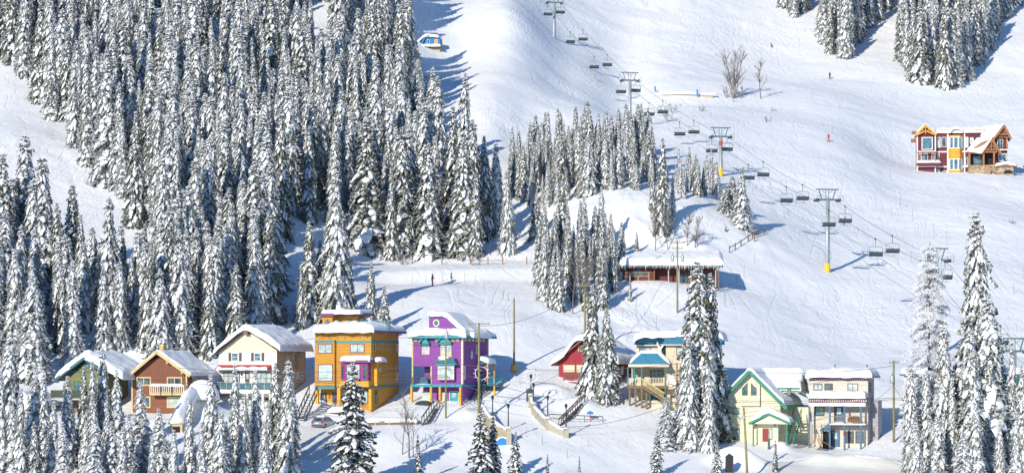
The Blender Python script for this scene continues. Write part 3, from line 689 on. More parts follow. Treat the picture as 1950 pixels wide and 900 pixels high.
    for a, yy in ((623.5, y1), (667.5, y1+1.4)):
        cx_, cz_ = X(a, yy), Zp(613, X(a, yy), yy); s_ = .42
        m = MB(); m.prism([(cx_-s_, cz_), (cx_, cz_-s_), (cx_+s_, cz_), (cx_, cz_+s_)], yy-.06, yy+.01); o = h.b(m, 'diamond_window', 'plum_trim')
        s_ = .30; MB().prism([(cx_-s_, cz_), (cx_, cz_-s_), (cx_+s_, cz_), (cx_, cz_+s_)], yy-.09, yy-.05).build('pane', M['glass_teal'], o)
    # glass wind screen on the roof terrace
    for k in range(5):
        a = 683+k*12; yy = y1+1.6; m = MB(); m.box(X(a, yy), X(a+11, yy), yy, yy+.04, zb-.5, Zp(606+k*1.5, 0, yy)); o = h.b(m, 'glass_screen', 'glass_teal')
        m = MB(); m.box(X(a+11, yy), X(a+12, yy), yy-.02, yy+.06, zb-.5, Zp(605+k*1.5, 0, yy)); h.b(m, 'screen_post', 'dark_steel')
    # rail in front
    m = MB(); railing(m, (X(612, -3.2), -3.2, -.3), (.6, -3.2, -.3), .95, gap=.2, bal=.02, post=.05, top=.04); h.b(m, 'terrace_rail', 'dark_steel')
    heap('porch_snow', (X(655, -2.6), -2.6, -1.0), (2.6, 1.2), 0.9, h.root, 4)
    return h
# ================================================================== the purple house
def purple_house():
    h = House('purple_house', 'purple three storey house with turquoise trim, round window and snow-heaped roof', 'house', 881, 768, 307, -24)
    X, Y, Zp = h.X, h.Y, h.Zp; xl = X(785); d = Y(930); zt = Zp(643); zf = Zp(733)
    xb = X(821)  # balcony recess
    m = MB(); m.prism([(xl, Zp(697)), (xb, Zp(697)), (xb, zf), (0, zf), (0, zt), (xl, zt)], 0, d); h.b(m, 'wall', 'purple_siding')
    m = MB(); m.box(xl+.9, xb, 1.9, d-.02, zf+.01, Zp(697)-.01); h.b(m, 'recess_wall', 'purple_siding')
    m = MB(); m.box(xl+.9, -.004, 1.5, d-.01, -2.5, zf-.25); m.box(-.2, -.002, .1, 1.5, -2.5, zf-.25); h.b(m, 'ground_floor_wall', 'purple_siding')
    m = MB(); m.box(xl-.1, .08, -.35, .9, zf-.22, zf+.12); m.box(-.01, .07, .9, d, zf-.2, zf+.05); h.b(m, 'floor_band', 'turquoise_trim')
    for k in range(8): m = MB(); m.lathe([(.05,-.06),(.08,0),(.05,.06)], (xl+.4+k*.88, -.36, zf-.04), 6); h.b(m, 'band_knob', 'dark_teal')
    m = MB(); m.box(xl-.3, 1.9, .01, 1.9, zf-.2, zf-.02) if False else m.box(xl-.05, xb, .02, 1.9, zf-.2, zf-.02); h.b(m, 'balcony_floor', 'turquoise_trim')
    for a in (785, 822, 839, 878):
        m = MB(); m.box(X(a-1.7), X(a+1.7), -.3, .0, -2.0, zf-.22); h.b(m, 'porch_post', 'orange_trim')
    for a, q0, q1 in ((784.5, 650, 733), (820, 697, 733)):
        m = MB(); m.box(X(a)-.0, X(a+2.6), -.06, .1, Zp(q1), Zp(q0)); h.b(m, 'corner_board', 'straw_trim')
    m = MB(); m.box(X(878.6), .05, -.055, .02, zf+.12, zt); m.box(-.01, .055, .02, .3, zf+.12, zt); h.b(m, 'corner_board', 'pale_trim')
    m = MB(); m.box(.002, .055, d-.25, d, -.5, zt); h.b(m, 'corner_board', 'pale_trim')
    # frieze with cream blocks
    m = MB(); m.box(xl+.05, -.05, -.05, .01, Zp(651), Zp(649.5)); m.box(-.01, .05, .1, d, Zp(651), Zp(649.5)); h.b(m, 'frieze', 'plum_trim')
    for a in (788, 797, 806, 829, 850, 859, 868):
        m = MB(); m.box(X(a), X(a+7), -.07, .01, Zp(649), Zp(644.5)); h.b(m, 'frieze_block', 'cream_trim')
    for k in range(6): m = MB(); m.box(-.01, .06, .5+k*1.15, 1.2+k*1.15, Zp(649), Zp(644.5)); h.b(m, 'frieze_block', 'cream_trim')
    ex = X(776, -.8); m = MB(); m.box(ex, .95, -.8, d+.7, zt-.01, zt+.32); h.b(m, 'roof', 'turquoise_trim')
    snow_cap('roof_snow', [(ex, zt+.32), (ex+2.2, zt+.6), (.95-2, zt+.6), (.95, zt+.32)], -.8, d+.7, t=.75, over=.14, parent=h.root, seed=13, edge=1.1, sag=.2, lump=.25)
    # roof dormer
    y1 = 1.0; zb = zt+.5; xa, xc, xe = X(817, y1), X(848, y1), X(880, y1)
    za = Zp(603, xa, y1); m = MB(); m.prism([(xa, zb-.3), (xe, zb-.3), (xe, zb), (xc, za), (xa, za)], y1, y1+5); h.b(m, 'dormer_wall', 'purple_siding')
    m = MB(); m.prism([(xa-.25, za), (xc+.05, za), (xe+.5, zb-.05), (xe+.5, zb+.14), (xc+.1, za+.2), (xa-.25, za+.2)], y1-.3, y1+5.2); h.b(m, 'dormer_roof', 'turquoise_trim')
    snow_cap('dormer_snow', [(xa-.25, za+.2), (xc+.1, za+.2), (xe+.5, zb+.14), (xe+2.0, zb-.35)], y1-.25, y1+5.2, t=.55, over=.12, parent=h.root, seed=14, edge=.5, sag=.1)
    cx_, cz_ = X(831, y1), Zp(614.5, X(831, y1), y1)
    oc = lambda r: [(cx_+r*math.cos(math.pi/8+k*math.pi/4), cz_+r*math.sin(math.pi/8+k*math.pi/4)) for k in range(8)]
    o = h.b(MB().prism(oc(.50), y1-.07, y1+.01), 'round_window', 'pale_trim'); MB().prism(oc(.34), y1-.1, y1-.06).build('pane', M['glass_teal'], o)
    # windows
    h.win(804, 818, 655, 674, 'pale_trim', 'glass_pale'); h.win(839, 860, 652, 674, 'straw_trim', 'glass_pale'); 
    m = MB(); h.fbox(m, 839, 860, 674, 679, -.06, .01); h.b(m, 'sill_panel', 'straw_trim')
    h.win(834, 865, 694, 722, 'pale_trim', 'glass_pale', -.55, mull=1); m = MB(); h.fbox(m, 835, 865, 694, 724, -.5, .01, -.55); h.b(m, 'bay', 'purple_siding')
    for a, c, q0, q1 in ((801, 820, 640, 654), (834, 862, 640, 652)):
        xa_, xc_ = X(a), X(c); zq = Zp(q1); zp_ = Zp(q0)+.15
        m = MB(); m.beam((xa_, -.35, zq), ((xa_+xc_)/2, -.35, zp_), .5, .14, (0,0,1)); m.beam((xc_, -.35, zq), ((xa_+xc_)/2, -.35, zp_), .5, .14); m.box(xa_, xc_, -.5, -.02, zq-.18, zq-.05)
        o = h.b(m, 'window_hood', 'teal_trim'); MB().prism([(xa_+.25, zq), (xc_-.25, zq), ((xa_+xc_)/2, zp_-.15)], -.3, -.02).build('hood_panel', M['turquoise_trim'], o)
    ya = -1.0; za = Zp(692, 0, ya); m = MB(); m.prism([(X(829, ya), za), (X(868, ya), za), (X(864, ya), za+.7), (X(834, ya), za+.7)], ya, .01); h.b(m, 'bay_roof', 'dark_teal')
    snow_cap('bay_roof_snow', [(X(830, ya), za+.12), (X(834, ya), za+.7), (X(852, ya), za+.72)], ya+.1, -.02, t=.3, over=.08, parent=h.root, seed=15, edge=.4)
    m = MB(); m.box(X(828, ya), X(869, ya), ya-.02, .0, za-.12, za-.003); h.b(m, 'bay_eave', 'turquoise_trim')
    # balcony things
    m = MB(); railing(m, (xl+.1, -.2, zf+.1), (xb, -.2, zf+.1), .95, gap=.35, bal=.02, post=.05, top=.05); h.b(m, 'balcony_rail', 'dark_steel')
    heap('balcony_snow', (xl+1.3, .6, zf), (1.2, .5), .25, h.root, 2)
    # ground floor
    y2 = 1.5; h.win(804, 822, 745, 765, 'pale_trim', 'glass_green', y2, mull=0); h.win(843, 852, 746, 768, 'pale_trim', 'glass_pale', y2, mull=0)
    h.door(857, 873, 745, 768, 'turquoise_trim', y2, 'glass_pale', frame='cream_trim')
    # right side: windows, porch, canopy, stairs
    h.rwin(881, 886, 696, 722, 'pale_trim', 'glass_pale'); h.rwin(906, 910, 656, 673, 'pale_trim', 'glass')
    yc = Y(898); zc = Zp(675, 0, yc); ov = [(yc+.28*math.cos(k*math.pi/6), zc+.55*math.sin(k*math.pi/6)) for k in range(12)]
    o = h.b(MB().prism(ov, -.01, .06, 'x'), 'oval_window', 'white_paint'); MB().prism([(a*.7+yc*.3, b*.7+zc*.3) for a, b in ov], .05, .09, 'x').build('pane', M['glass_pale'], o)
    zk = Zp(692, 0, 5); m = MB(); m.box(.0, 1.7, 4.6, 7.0, zk, zk+.2); h.b(m, 'porch_canopy', 'turquoise_trim')
    snow_cap('canopy_snow', [(.0, zk+.5), (.6, zk+.6), (1.7, zk+.2)], 4.6, 7.0, t=.6, over=.05, parent=h.root, seed=17, edge=.6)
    zd = Zp(731, 0, 5); m = MB(); m.box(.0, 2.6, 4.6, 7.4, zd-.2, zd); h.b(m, 'porch_deck', 'dark_teal')
    for (a, c) in ((1.5, 4.7), (1.5, 6.9), (2.5, 4.7), (2.5, 7.2)):
        m = MB(); m.box(a-.09, a+.09, c-.09, c+.09, -2 if a > 2 else zd, zd-.2 if a > 2 else zk); h.b(m, 'porch_post', 'orange_trim')
    m = MB(); railing(m, (2.55, 4.7, zd), (2.55, 7.3, zd), 1.0, gap=.25, bal=.05); railing(m, (1.5, 4.65, zd), (2.55, 4.65, zd), 1.0, gap=.25, bal=.05); h.b(m, 'porch_rail', 'turquoise_trim')
    m = MB(); m.box(.0, .06, 4.9, 6.0, zd, zd+2.1); h.b(m, 'side_door', 'teal_trim')
    m = MB(); stairs(m, (.25, .9, -.6), (.25, 4.6, zd), 1.1, 14, (1,0,0)); h.b(m, 'side_stairs', 'dark_steel')
    m = MB(); m.beam((1.35, .9, .35), (1.35, 4.6, zd+.95), .06); m.beam((1.35, .9, -.6), (1.35, .9, .4), .06); h.b(m, 'stair_rail', 'dark_steel')
    return h
# ================================================================== brown chalet
def brown_chalet():
    h = House('brown_chalet', 'brown boarded chalet with straw yellow trim, snowy gable roof and white balcony', 'house', 357, 782, 303, -17)
    X, Y, Zp = h.X, h.Y, h.Zp; xl = X(250); d = 7.6; xr = X(301); ze = Zp(711); zp_ = Zp(676)
    m = MB(); m.prism([(xl, -2.5), (0, -2.5), (0, ze), (0, ze+.1), (xr, zp_-.2), (xl, ze+.1)], 0, d); h.b(m, 'wall', 'brown_siding')
    m = MB(); m.prism([(xl+.3, Zp(713)), (-.3, Zp(713)), (xr, zp_-.45)], -.03, .01); h.b(m, 'gable_boards', 'brown_boards')
    ax, az = X(242, -.8), Zp(718, X(242, -.8), -.8); bx, bz = X(362, -.8), Zp(716, 0, -.8); rx, rz = X(298, -.8), Zp(671, X(298), -.8)
    m = MB(); m.prism([(ax, az), (rx, rz), (bx, bz), (bx, bz+.2), (rx, rz+.24), (ax, az+.2)], -.8, d+.6); h.b(m, 'roof', 'old_wood')
    for sgn, (px_, pz_) in (('l', (ax, az)), ('r', (bx, bz))):
        m = MB(); m.beam((px_, -.86, pz_+.06), (rx, -.86, rz+.08), .1, .38, (0,0,1)); h.b(m, 'bargeboard', 'straw_trim')
    snow_cap('roof_snow', [(ax+.3, az+.34), (rx, rz+.26), (bx, bz+.22), (bx+.2, bz+.1)], -.72, d+.6, t=.34, over=.06, parent=h.root, seed=21, edge=.35, sag=.03, lump=.25)
    for a in (252, 275, 322, 350):
        x_ = X(a); zz = np.interp(a, [242, 298, 362], [az, rz, bz]); m = MB(); m.box(x_-.1, x_+.1, -.7, .0, zz-.28, zz-.02); h.b(m, 'bracket', 'straw_trim')
    for a in (250.5, 354): m = MB(); m.box(X(a), X(a+2.6), -.06, .01, -1.5, ze); h.b(m, 'corner_board', 'straw_trim')
    h.win(260, 288, 717, 734, 'straw_trim', 'glass', mull=1, fw=.18); h.win(318, 347, 717, 736, 'straw_trim', 'glass', mull=1, fw=.18)
    h.win(270, 287, 754, 776, 'straw_trim', 'glass', mull=0, fw=.18); h.win(318, 343, 754, 776, 'straw_trim', 'glass_pale', mull=1, fw=.18)
    # balcony
    zb = Zp(752, 0, -1.2); xa, xc = X(285, -1.2), X(350, -1.2)
    m = MB(); m.box(xa, xc, -1.25, .0, zb, zb+.25); b_ = h.b(m, 'balcony', 'straw_trim')
    m = MB(); railing(m, (xa+.05, -1.18, zb+.2), (xc-.05, -1.18, zb+.2), 1.1, gap=.26, bal=.11, post=.12); railing(m, (xc-.05, -1.1, zb+.2), (xc-.05, 0, zb+.2), 1.1, gap=.26, bal=.11); m.build('railing', M['pale_trim'], b_)
    for f_ in (.33, .66): m = MB(); x_ = xa+(xc-xa)*f_; m.box(x_-.06, x_+.06, -1.28, -1.16, zb, zb+1.25); m.build('rail_post', M['moss_trim'], b_)
    snow_cap('balcony_snow', [(xa, zb+1.33), (xc, zb+1.33)], -1.3, -1.05, t=.22, over=.03, parent=h.root, seed=22, edge=.15)
    # chimney
    m = MB(); cx_, cy_ = X(309, 2.2), 2.2; zc = Zp(657, cx_, cy_); m.box(cx_-.28, cx_+.28, cy_-.28, cy_+.28, rz-.4, zc); m.box(cx_-.33, cx_+.33, cy_-.33, cy_+.33, zc-.18, zc-.06); c = h.b(m, 'chimney', 'mustard')
    heap('chimney_snow', (cx_, cy_, zc), (.3, .3), .14, h.root, 1)
    # icicles along the right eave
    rg = random.Random(3)
    for k in range(34): m = MB(); y_ = -.3+k*.24; l = rg.uniform(.15, .55); m.lathe([(.004,-l),(.035,0)], (bx+.05, y_, bz+.02), 4); h.b(m, 'icicle', 'snow')
    h.rwin(366, 378, 720, 742, 'straw_trim', 'glass')
    return h
# ================================================================== olive house, far left
def olive_house():
    h = House('olive_house', 'olive green house behind slim firs at far left under a thick dome of snow', 'house', 186, 795, 304, -18)
    X, Y, Zp = h.X, h.Y, h.Zp; xl = X(120); d = 8; ze = Zp(730)
    rx, rz = X(166), Zp(683); ax, az = X(103, -.9), Zp(725, X(103), -.9); bx = 1.6; bz = Zp(712)
    m = MB(); m.prism([(xl, Zp(748)), (0, Zp(748)), (0, -2), (.3, -2), (.3, bz-.1), (rx, rz-.1), (xl, ze-.2)], 0, d); h.b(m, 'wall', 'olive_siding')
    m = MB(); m.box(xl+.1, .2, .8, d-.1, -2, Zp(748)-.01); h.b(m, 'ground_floor_wall', 'old_wood')
    m = MB(); m.prism([(ax, az), (rx, rz), (bx, bz), (bx, bz+.22), (rx, rz+.26), (ax, az+.22)], -.9, d+.6); h.b(m, 'roof', 'moss_trim')
    for (px_, pz_) in ((ax, az), (bx, bz)): m = MB(); m.beam((px_, -.95, pz_+.08), (rx, -.95, rz+.1), .1, .34); h.b(m, 'bargeboard', 'dark_teal')
    snow_cap('roof_snow', [(ax, az+.22), (rx, rz+.26), (bx+1.2, bz+.1), (bx+2.6, bz-.6)], -.9, d+.6, t=1.05, over=.12, parent=h.root, seed=31, edge=1.2, sag=.1, lump=.15)
    m = MB(); h.fbox(m, 136, 178, 706, 709, -.06, .01); h.b(m, 'gable_band', 'dark_teal')
    h.win(141, 156, 726, 746, 'moss_trim', 'glass_teal', mull=1, bars=1); h.win(158, 170, 692, 700, 'moss_trim', 'glass_teal', mull=0)
    zb = Zp(758, 0, -1.6); m = MB(); m.box(X(98, -1.6), .2, -1.7, .0, zb-.2, zb); b_ = h.b(m, 'balcony', 'galvanised')
    m = MB(); railing(m, (X(98, -1.6), -1.65, zb), (.1, -1.65, zb), 1.05, gap=.14, bal=.1); m.build('railing', M['moss_trim'], b_)
    for a in (100, 126, 150, 182): m = MB(); m.box(X(a, -1.6)-.09, X(a, -1.6)+.09, -1.6, -1.42, -2.5, zb-.2); h.b(m, 'deck_post', 'moss_trim')
    h.door(128, 140, 768, 794, 'moss_trim', .8, 'glass_teal')
    m = MB(); stairs(m, (X(90, -1), -4.5, -3.0), (X(100, -1), -1.6, 0), 1.2, 9, (1,0,0)); h.b(m, 'stairs', 'galvanised')
    m = MB(); m.beam((X(90, -1), -4.5, -2.0), (X(100, -1), -1.6, 1.0), .07); m.beam((X(90, -1), -4.5, -3), (X(90, -1), -4.5, -2), .07); m.beam((X(100, -1), -1.6, 0), (X(100, -1), -1.6, 1), .07); h.b(m, 'stair_rail', 'galvanised')
    return h
# ================================================================== cream and white house
def cream_house():
    h = House('cream_house', 'cream and white house with brown shutters, red tiled strip and big overhanging snowy gable roof', 'house', 527, 750, 308, -21)
    X, Y, Zp = h.X, h.Y, h.Zp; xl = X(417); d = Y(582); rx, rz = X(472), Zp(628); ze = Zp(667)
    zm = Zp(669); zr = Zp(695)
    m = MB(); m.prism([(xl, zm), (0, zm), (0, ze), (rx, rz), (xl, ze)], 0, d); h.b(m, 'gable_wall', 'cream_wall')
    m = MB(); m.box(xl, -.002, .002, d-.01, -.4, zm); h.b(m, 'wall', 'white_wall')
    m = MB(); m.box(-.05, .012, .05, d+.01, -2.5, ze-.01); h.b(m, 'side_wall', 'tan_wall')
    m = MB(); m.box(xl+.6, -.06, .9, d-.02, -3.5, -.4); h.b(m, 'basement_wall', 'tan_wall')
    ax, az = X(408, -.6), Zp(674, X(408), -.6); bx, bz = X(531, -.6), Zp(668, 0, -.6); rz2 = rz+.35
    m = MB(); m.prism([(ax, az), (rx, rz2-.3), (bx+.25, bz), (bx+.25, bz+.2), (rx, rz2), (ax, az+.2)], -.7, d+.6); h.b(m, 'roof', 'shutter_brown')
    snow_cap('roof_snow', [(ax-.1, az+.15), (ax+1.6, az+1.45), (rx, rz2+.05), (bx-1.2, bz+1.25), (bx+.35, bz+.18)], -.8, d+.55, t=.62, over=.14, parent=h.root, seed=41, edge=.55, sag=.16, lump=.18)
    m = MB(); m.box(rx-.35, rx+.35, -.75, .05, rz-.55, rz+.05); h.b(m, 'ridge_vent', 'old_wood')
    for a in (441, 484):
        h.win(a, a+13, 671, 687, 'white_paint', 'glass_teal', mull=0, bars=1)
        for q in (a-6, a+14): m = MB(); h.fbox(m, q, q+5, 671, 687, -.05, .01); h.b(m, 'shutter', 'shutter_brown')
    # red tiled strip roof
    za, zb = Zp(702, 0, -.9), Zp(694); m = MB(); m.prism([(-1.0, za), (0, zb), (0, za-.05), (-1.0, za-.08)], xl-.1, X(517), 'x'); h.b(m, 'tiled_canopy', 'red_tiles')
    snow_cap('canopy_snow', [(xl, za+.03), (X(517), za+.03)], -1.1, -.75, t=.2, over=.02, parent=h.root, seed=42, edge=.15, lump=.6)
    # upper deck level doors and windows
    h.win(426, 457, 707, 729, 'shutter_brown', 'glass_pale', mull=2); h.door(467, 476, 708, 733, 'shutter_brown', 0, 'glass_pale', frame='white_paint'); h.win(487, 517, 707, 729, 'shutter_brown', 'glass_pale', mull=2)
    cx_ = X(461); m = MB(); m.lathe([(.03,-.25),(.1,-.1),(.1,.12),(.02,.2)], (cx_, -.2, Zp(711)), 6); h.b(m, 'wall_lamp', 'black_metal')
    zd = Zp(742, 0, -2.4); xa, xc = X(408, -2.4), X(516, -2.4)
    m = MB(); m.box(xa, xc, -2.5, .0, zd-.45, zd); dk = h.b(m, 'deck', 'white_paint')
    m = MB()
    k = 9
    for i in range(k): x0, x1 = xa+(xc-xa)*i/k+.06, xa+(xc-xa)*(i+1)/k-.06; m.box(x0, x1, -2.46, -2.43, zd+.1, zd+.9)
    m.build('glass_panels', M['glass_teal'], dk)
    m = MB(); railing(m, (xa, -2.44, zd), (xc, -2.44, zd), 1.0, nb=9, bal=.05, post=.07, top=.05); m.build('railing', M['galvanised'], dk)
    snow_cap('deck_snow', [(xa, zd), (xc, zd)], -2.35, -.2, t=.35, over=.0, parent=h.root, seed=43, edge=.4)
    for a in (410, 440, 470, 500, 514): m = MB(); x_ = X(a, -2.4); m.box(x_-.14, x_+.14, -2.4, -2.12, -4, zd-.45); h.b(m, 'deck_post', 'white_wall')
    h.win(425, 436, 748, 759, 'white_paint', 'glass', .9, mull=0); 
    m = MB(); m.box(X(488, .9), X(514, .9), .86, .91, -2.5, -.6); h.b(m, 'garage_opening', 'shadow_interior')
    for a, c, q0, q1 in ((546, 550, 678, 697), (557, 560, 671, 683), (564, 571, 672, 684), (557, 560, 707, 720), (565, 569, 707, 720), (573, 577, 713, 722)):
        h.rwin(a, c, q0, q1, 'white_paint', 'glass_teal', fw=.07)
    m = MB(); m.box(.0, .5, 5.8, 7.2, Zp(702), ze-.4); h.b(m, 'side_bay', 'tan_wall')
    return h
# ================================================================== red house
def red_house():
    h = House('red_house', 'dark red house behind two tall firs with cream windows and mustard ground floor', 'house', 1168, 752, 316, -24)
    X, Y, Zp = h.X, h.Y, h.Zp; xl = X(1064); d = 8.2; rx, rz = X(1113), Zp(648); ze = Zp(684)
    m = MB(); m.prism([(xl, Zp(733)), (0, Zp(733)), (0, ze), (rx, rz), (xl, ze)], 0, d); h.b(m, 'wall', 'red_siding')
    m = MB(); m.box(xl+.05, -.01, .05, d, -3, Zp(733)-.01); h.b(m, 'ground_floor_wall', 'mustard')
    m = MB(); h.fbox(m, 1085, 1101, 734, 752, -.03, .08); h.b(m, 'lower_panel', 'red_siding')
    ax, az = X(1049, -.8), Zp(696, X(1049), -.8); bx = 1.0; bz = Zp(694); 
    m = MB(); m.prism([(ax, az), (rx, rz), (bx, bz), (bx, bz+.22), (rx, rz+.26), (ax, az+.22)], -.8, d+.5); h.b(m, 'roof', 'wine_trim')
    snow_cap('roof_snow', [(ax-.1, az+.2), (ax+1.9, az+1.3), (rx-1.2, rz+.0), (rx, rz+.3), (rx+1.8, rz-.6), (bx+.2, bz+.22)], -.85, d+.5, t=.75, over=.12, parent=h.root, seed=51, edge=.7, sag=.12, lump=.16)
    h.win(1073, 1095, 694, 708, 'straw_trim', 'glass_cream', mull=0, fw=.14); h.win(1098, 1114, 694, 708, 'straw_trim', 'glass_cream', mull=0, fw=.14); h.win(1101, 1113, 657, 668, 'straw_trim', 'glass', mull=0, fw=.12)
    h.win(1101, 1112, 732, 750, 'straw_trim', 'glass_pale', mull=0, fw=.1)
    zb = Zp(726, 0, -1.1); xa, xc = X(1073, -1.1), X(1125, -1.1); m = MB(); m.box(xa, xc, -1.15, 0, zb-.2, zb); b_ = h.b(m, 'balcony', 'wine_trim')
    m = MB(); railing(m, (xa, -1.1, zb), (xc, -1.1, zb), 1.0, gap=.18, bal=.12); m.build('railing', M['wine_trim'], b_)
    snow_cap('balcony_snow', [(xa, zb+.12), (xc, zb+.12)], -1.16, -.9, t=.22, over=.02, parent=h.root, seed=52, edge=.15, lump=.5)
    h.rwin(1182, 1187, 697, 712, 'pale_trim', 'glass_pale')
    m = MB(); m.box(X(1112, 2)-.25, X(1112, 2)+.25, 1.6, 2.1, rz-.2, Zp(632, 0, 2)); h.b(m, 'chimney', 'cedar')
    return h
# ================================================================== house with blue metal roofs
def blue_roof_house():
    h = House('blue_roofed_house', 'beige house with blue metal mansard roofs, green posts and a long outside stair', 'house', 1366, 782, 308, -9)
    X, Y, Zp = h.X, h.Y, h.Zp
    xl = X(1212, 2.2); d = 9
    xm = X(1268); zt = Zp(655); zb = Zp(755)
    m = MB(); m.box(xm, 0, 0, d, -1.5, zt); m.box(xl, xm-.002, 2.2, d-.01, -1.5, zt-.01); h.b(m, 'wall', 'beige_wall')
    # mansard pieces (sloped fronts) with snow above
    def mans(p0, p1, q0, q1, yf, x_in=.5, nm='mansard'):
        a, c = X(p0, yf), X(p1, yf); z1, z0 = Zp(q0, c, yf), Zp(q1, c, yf); m = MB()
        V = [(a, yf, z0), (c, yf, z0), (c, yf+3.4, z0), (a, yf+3.4, z0), (a+x_in, yf+.9, z1), (c-x_in, yf+.9, z1), (c-x_in, yf+3.2, z1), (a+x_in, yf+3.2, z1)]
        m.add(V, [(0,3,2,1),(4,5,6,7),(0,1,5,4),(1,2,6,5),(2,3,7,6),(3,0,4,7)]); return h.b(m, nm, 'blue_metal'), a, c, z0, z1
    o, a, c, z0, z1 = mans(1207, 1252, 640, 656, 1.6)
    o2, a2, c2, z02, z12 = mans(1261, 1378, 637, 655, -.6)
    m = MB(); m.box(a, c, 1.55, 1.7, z0-.12, z0-.002); m.box(a2, c2, -.65, -.5, z02-.12, z02-.002); h.b(m, 'eave_trim', 'pale_trim')
    snow_cap('roof_snow', [(a+.1, z1-.35), (a+1, z1+.1), (c2-1.2, z12+.15), (c2-.1, z12-.4)], .2, d+.2, t=.62, over=.3, parent=h.root, seed=61, edge=.8, sag=.3, lump=.25)
    m = MB(); m.box(a+.5, c2-.5, 1.5, d, z0+.2, z1); h.b(m, 'upper_roof', 'blue_metal')
    # lower mansard over the veranda
    o, a3, c3, z03, z13 = mans(1198, 1272, 672, 693, -1.9, 1.5, 'veranda_roof')
    m = MB(); m.box(a3-.1, c3+.1, -2.0, 1.4, z03-.35, z03-.004); h.b(m, 'veranda_eave', 'pale_trim')
    snow_cap('veranda_snow', [(a3-.1, z03+.05), (a3+1.3, z13+.05), (c3-1.5, z13+.05), (c3+.2, z03+.1)], -.75, 2.0, t=.42, over=.16, parent=h.root, seed=62, edge=.5, sag=.12, lump=.3)
    snow_cap('valley_snow', [(X(1252, 1), z0+.2), (X(1258, 1), z0-.7), (X(1266, 1), z0+.1)], .2, 2.4, t=.35, over=.1, parent=h.root, seed=63, edge=.3)
    h.win(1217, 1240, 660, 672, 'shutter_brown', 'glass_pale', 2.2, mull=1); h.win(1288, 1312, 660, 677, 'shutter_brown', 'glass_pale'); h.win(1338, 1352, 660, 677, 'shutter_brown', 'glass_pale')
    h.win(1260, 1267, 659, 678, 'green_post', 'glass', 1.9, mull=0)
    # veranda level
    zd = Zp(734, 0, -1.6); xa, xc = X(1195, -1.6), X(1272, -1.6)
    m = MB(); m.box(xa, xc, -1.8, 2.2, zd-.35, zd); dk = h.b(m, 'deck', 'old_wood')
    m = MB(); m.box(X(1215, .9), X(1273, .9), .9, 2.3, zd, z03-.36); h.b(m, 'veranda_wall', 'beige_wall')
    h.win(1238, 1263, 704, 728, 'shutter_brown', 'glass', .9, mull=2); h.win(1203, 1214, 700, 722, 'white_paint', 'glass_teal', 1.4, mull=1)
    for a in (1195.5, 1208, 1222, 1267):
        m = MB(); x_ = X(a, -1.8); m.box(x_-.09, x_+.09, -1.8, -1.62, zd, z03-.36); h.b(m, 'green_post', 'green_post')
    m = MB(); x_ = X(1267, -1.8); m.box(x_-.1, x_+.1, -1.82, -1.6, -1.0, zd-.36); h.b(m, 'green_post', 'green_post')
    for a in (1199, 1210, 1222, 1231): m = MB(); x_ = X(a, -1.7); m.box(x_-.12, x_+.12, -1.7, -1.46, -2.0, zd-.36); h.b(m, 'deck_post', 'old_wood')
    m = MB(); railing(m, (X(1230, -1.72), -1.72, zd), (xc, -1.72, zd), 1.0, gap=.2, bal=.07); railing(m, (xa, -1.72, zd), (X(1223, -1.72), -1.72, zd), 1.0, gap=.2, bal=.07); m.build('railing', M['pale_trim'], dk)
    m = MB(); A = (X(1222, -2.9), -2.9, zd); B = (X(1265, -2.9), -2.9, Zp(762, 0, -2.9)); stairs(m, A, B, 1.0, 12, (0,1,0)); st = h.b(m, 'outside_stairs', 'old_wood')
    m = MB()
    for yy in (0, 1.0):
        a_ = Vector(A)+Vector((0, yy, 0)); b_ = Vector(B)+Vector((0, yy, 0)); up = Vector((0,0,.95)); m.beam(a_+up, b_+up, .09); m.beam(a_+up*.25, b_+up*.25, .06)
        for k in range(1, 18): p = a_.lerp(b_, k/18); m.beam(p+up*.2, p+up, .06)
    m.build('stair_rail', M['straw_trim'], st)
    m = MB(); m.box(X(1237), X(1266), -.5, -.02, -2.0, Zp(762)); h.b(m, 'base_wall', 'beige_wall')
    m = MB(); m.box(X(1236), X(1258), -.06, -.01, Zp(762)+.01, Zp(750)); h.b(m, 'garage_door', 'dark_teal')
    # porch with the house number sign
    yp = -1.6; xa, xc = X(1264, yp), X(1288, yp); z0 = Zp(740, 0, yp); z1 = Zp(722, 0, yp)
    m = MB(); m.prism([(xa, z0), (xc, z0), (xc, z0+.3), ((xa+xc)/2, z1), (xa, z0+.3)], yp, 0); h.b(m, 'porch_roof', 'pale_trim')
    snow_cap('porch_snow', [(xa-.1, z0+.35), ((xa+xc)/2, z1+.1), (xc+.1, z0+.35)], yp+.1, .0, t=.85, over=.1, parent=h.root, seed=64, edge=.7, sag=.1)
    cx_, cz_ = X(1277, yp), Zp(734, 0, yp); ov = [(cx_+.42*math.cos(k*math.pi/7), cz_+.24*math.sin(k*math.pi/7)) for k in range(14)]
    sg_ = h.b(MB().prism(ov, yp-.06, yp-.002), 'number_sign', 'dark_steel'); MB().prism([(a*.72+cx_*.28, b*.72+cz_*.28) for a, b in ov], yp-.08, yp-.058).build('sign_face', M['pale_trim'], sg_)
    for a in (1268, 1287): m = MB(); x_ = X(a, yp); m.box(x_-.1, x_+.1, yp+.02, yp+.2, -1, z0); h.b(m, 'porch_post', 'green_post' if a < 1270 else 'pale_trim')
    return h
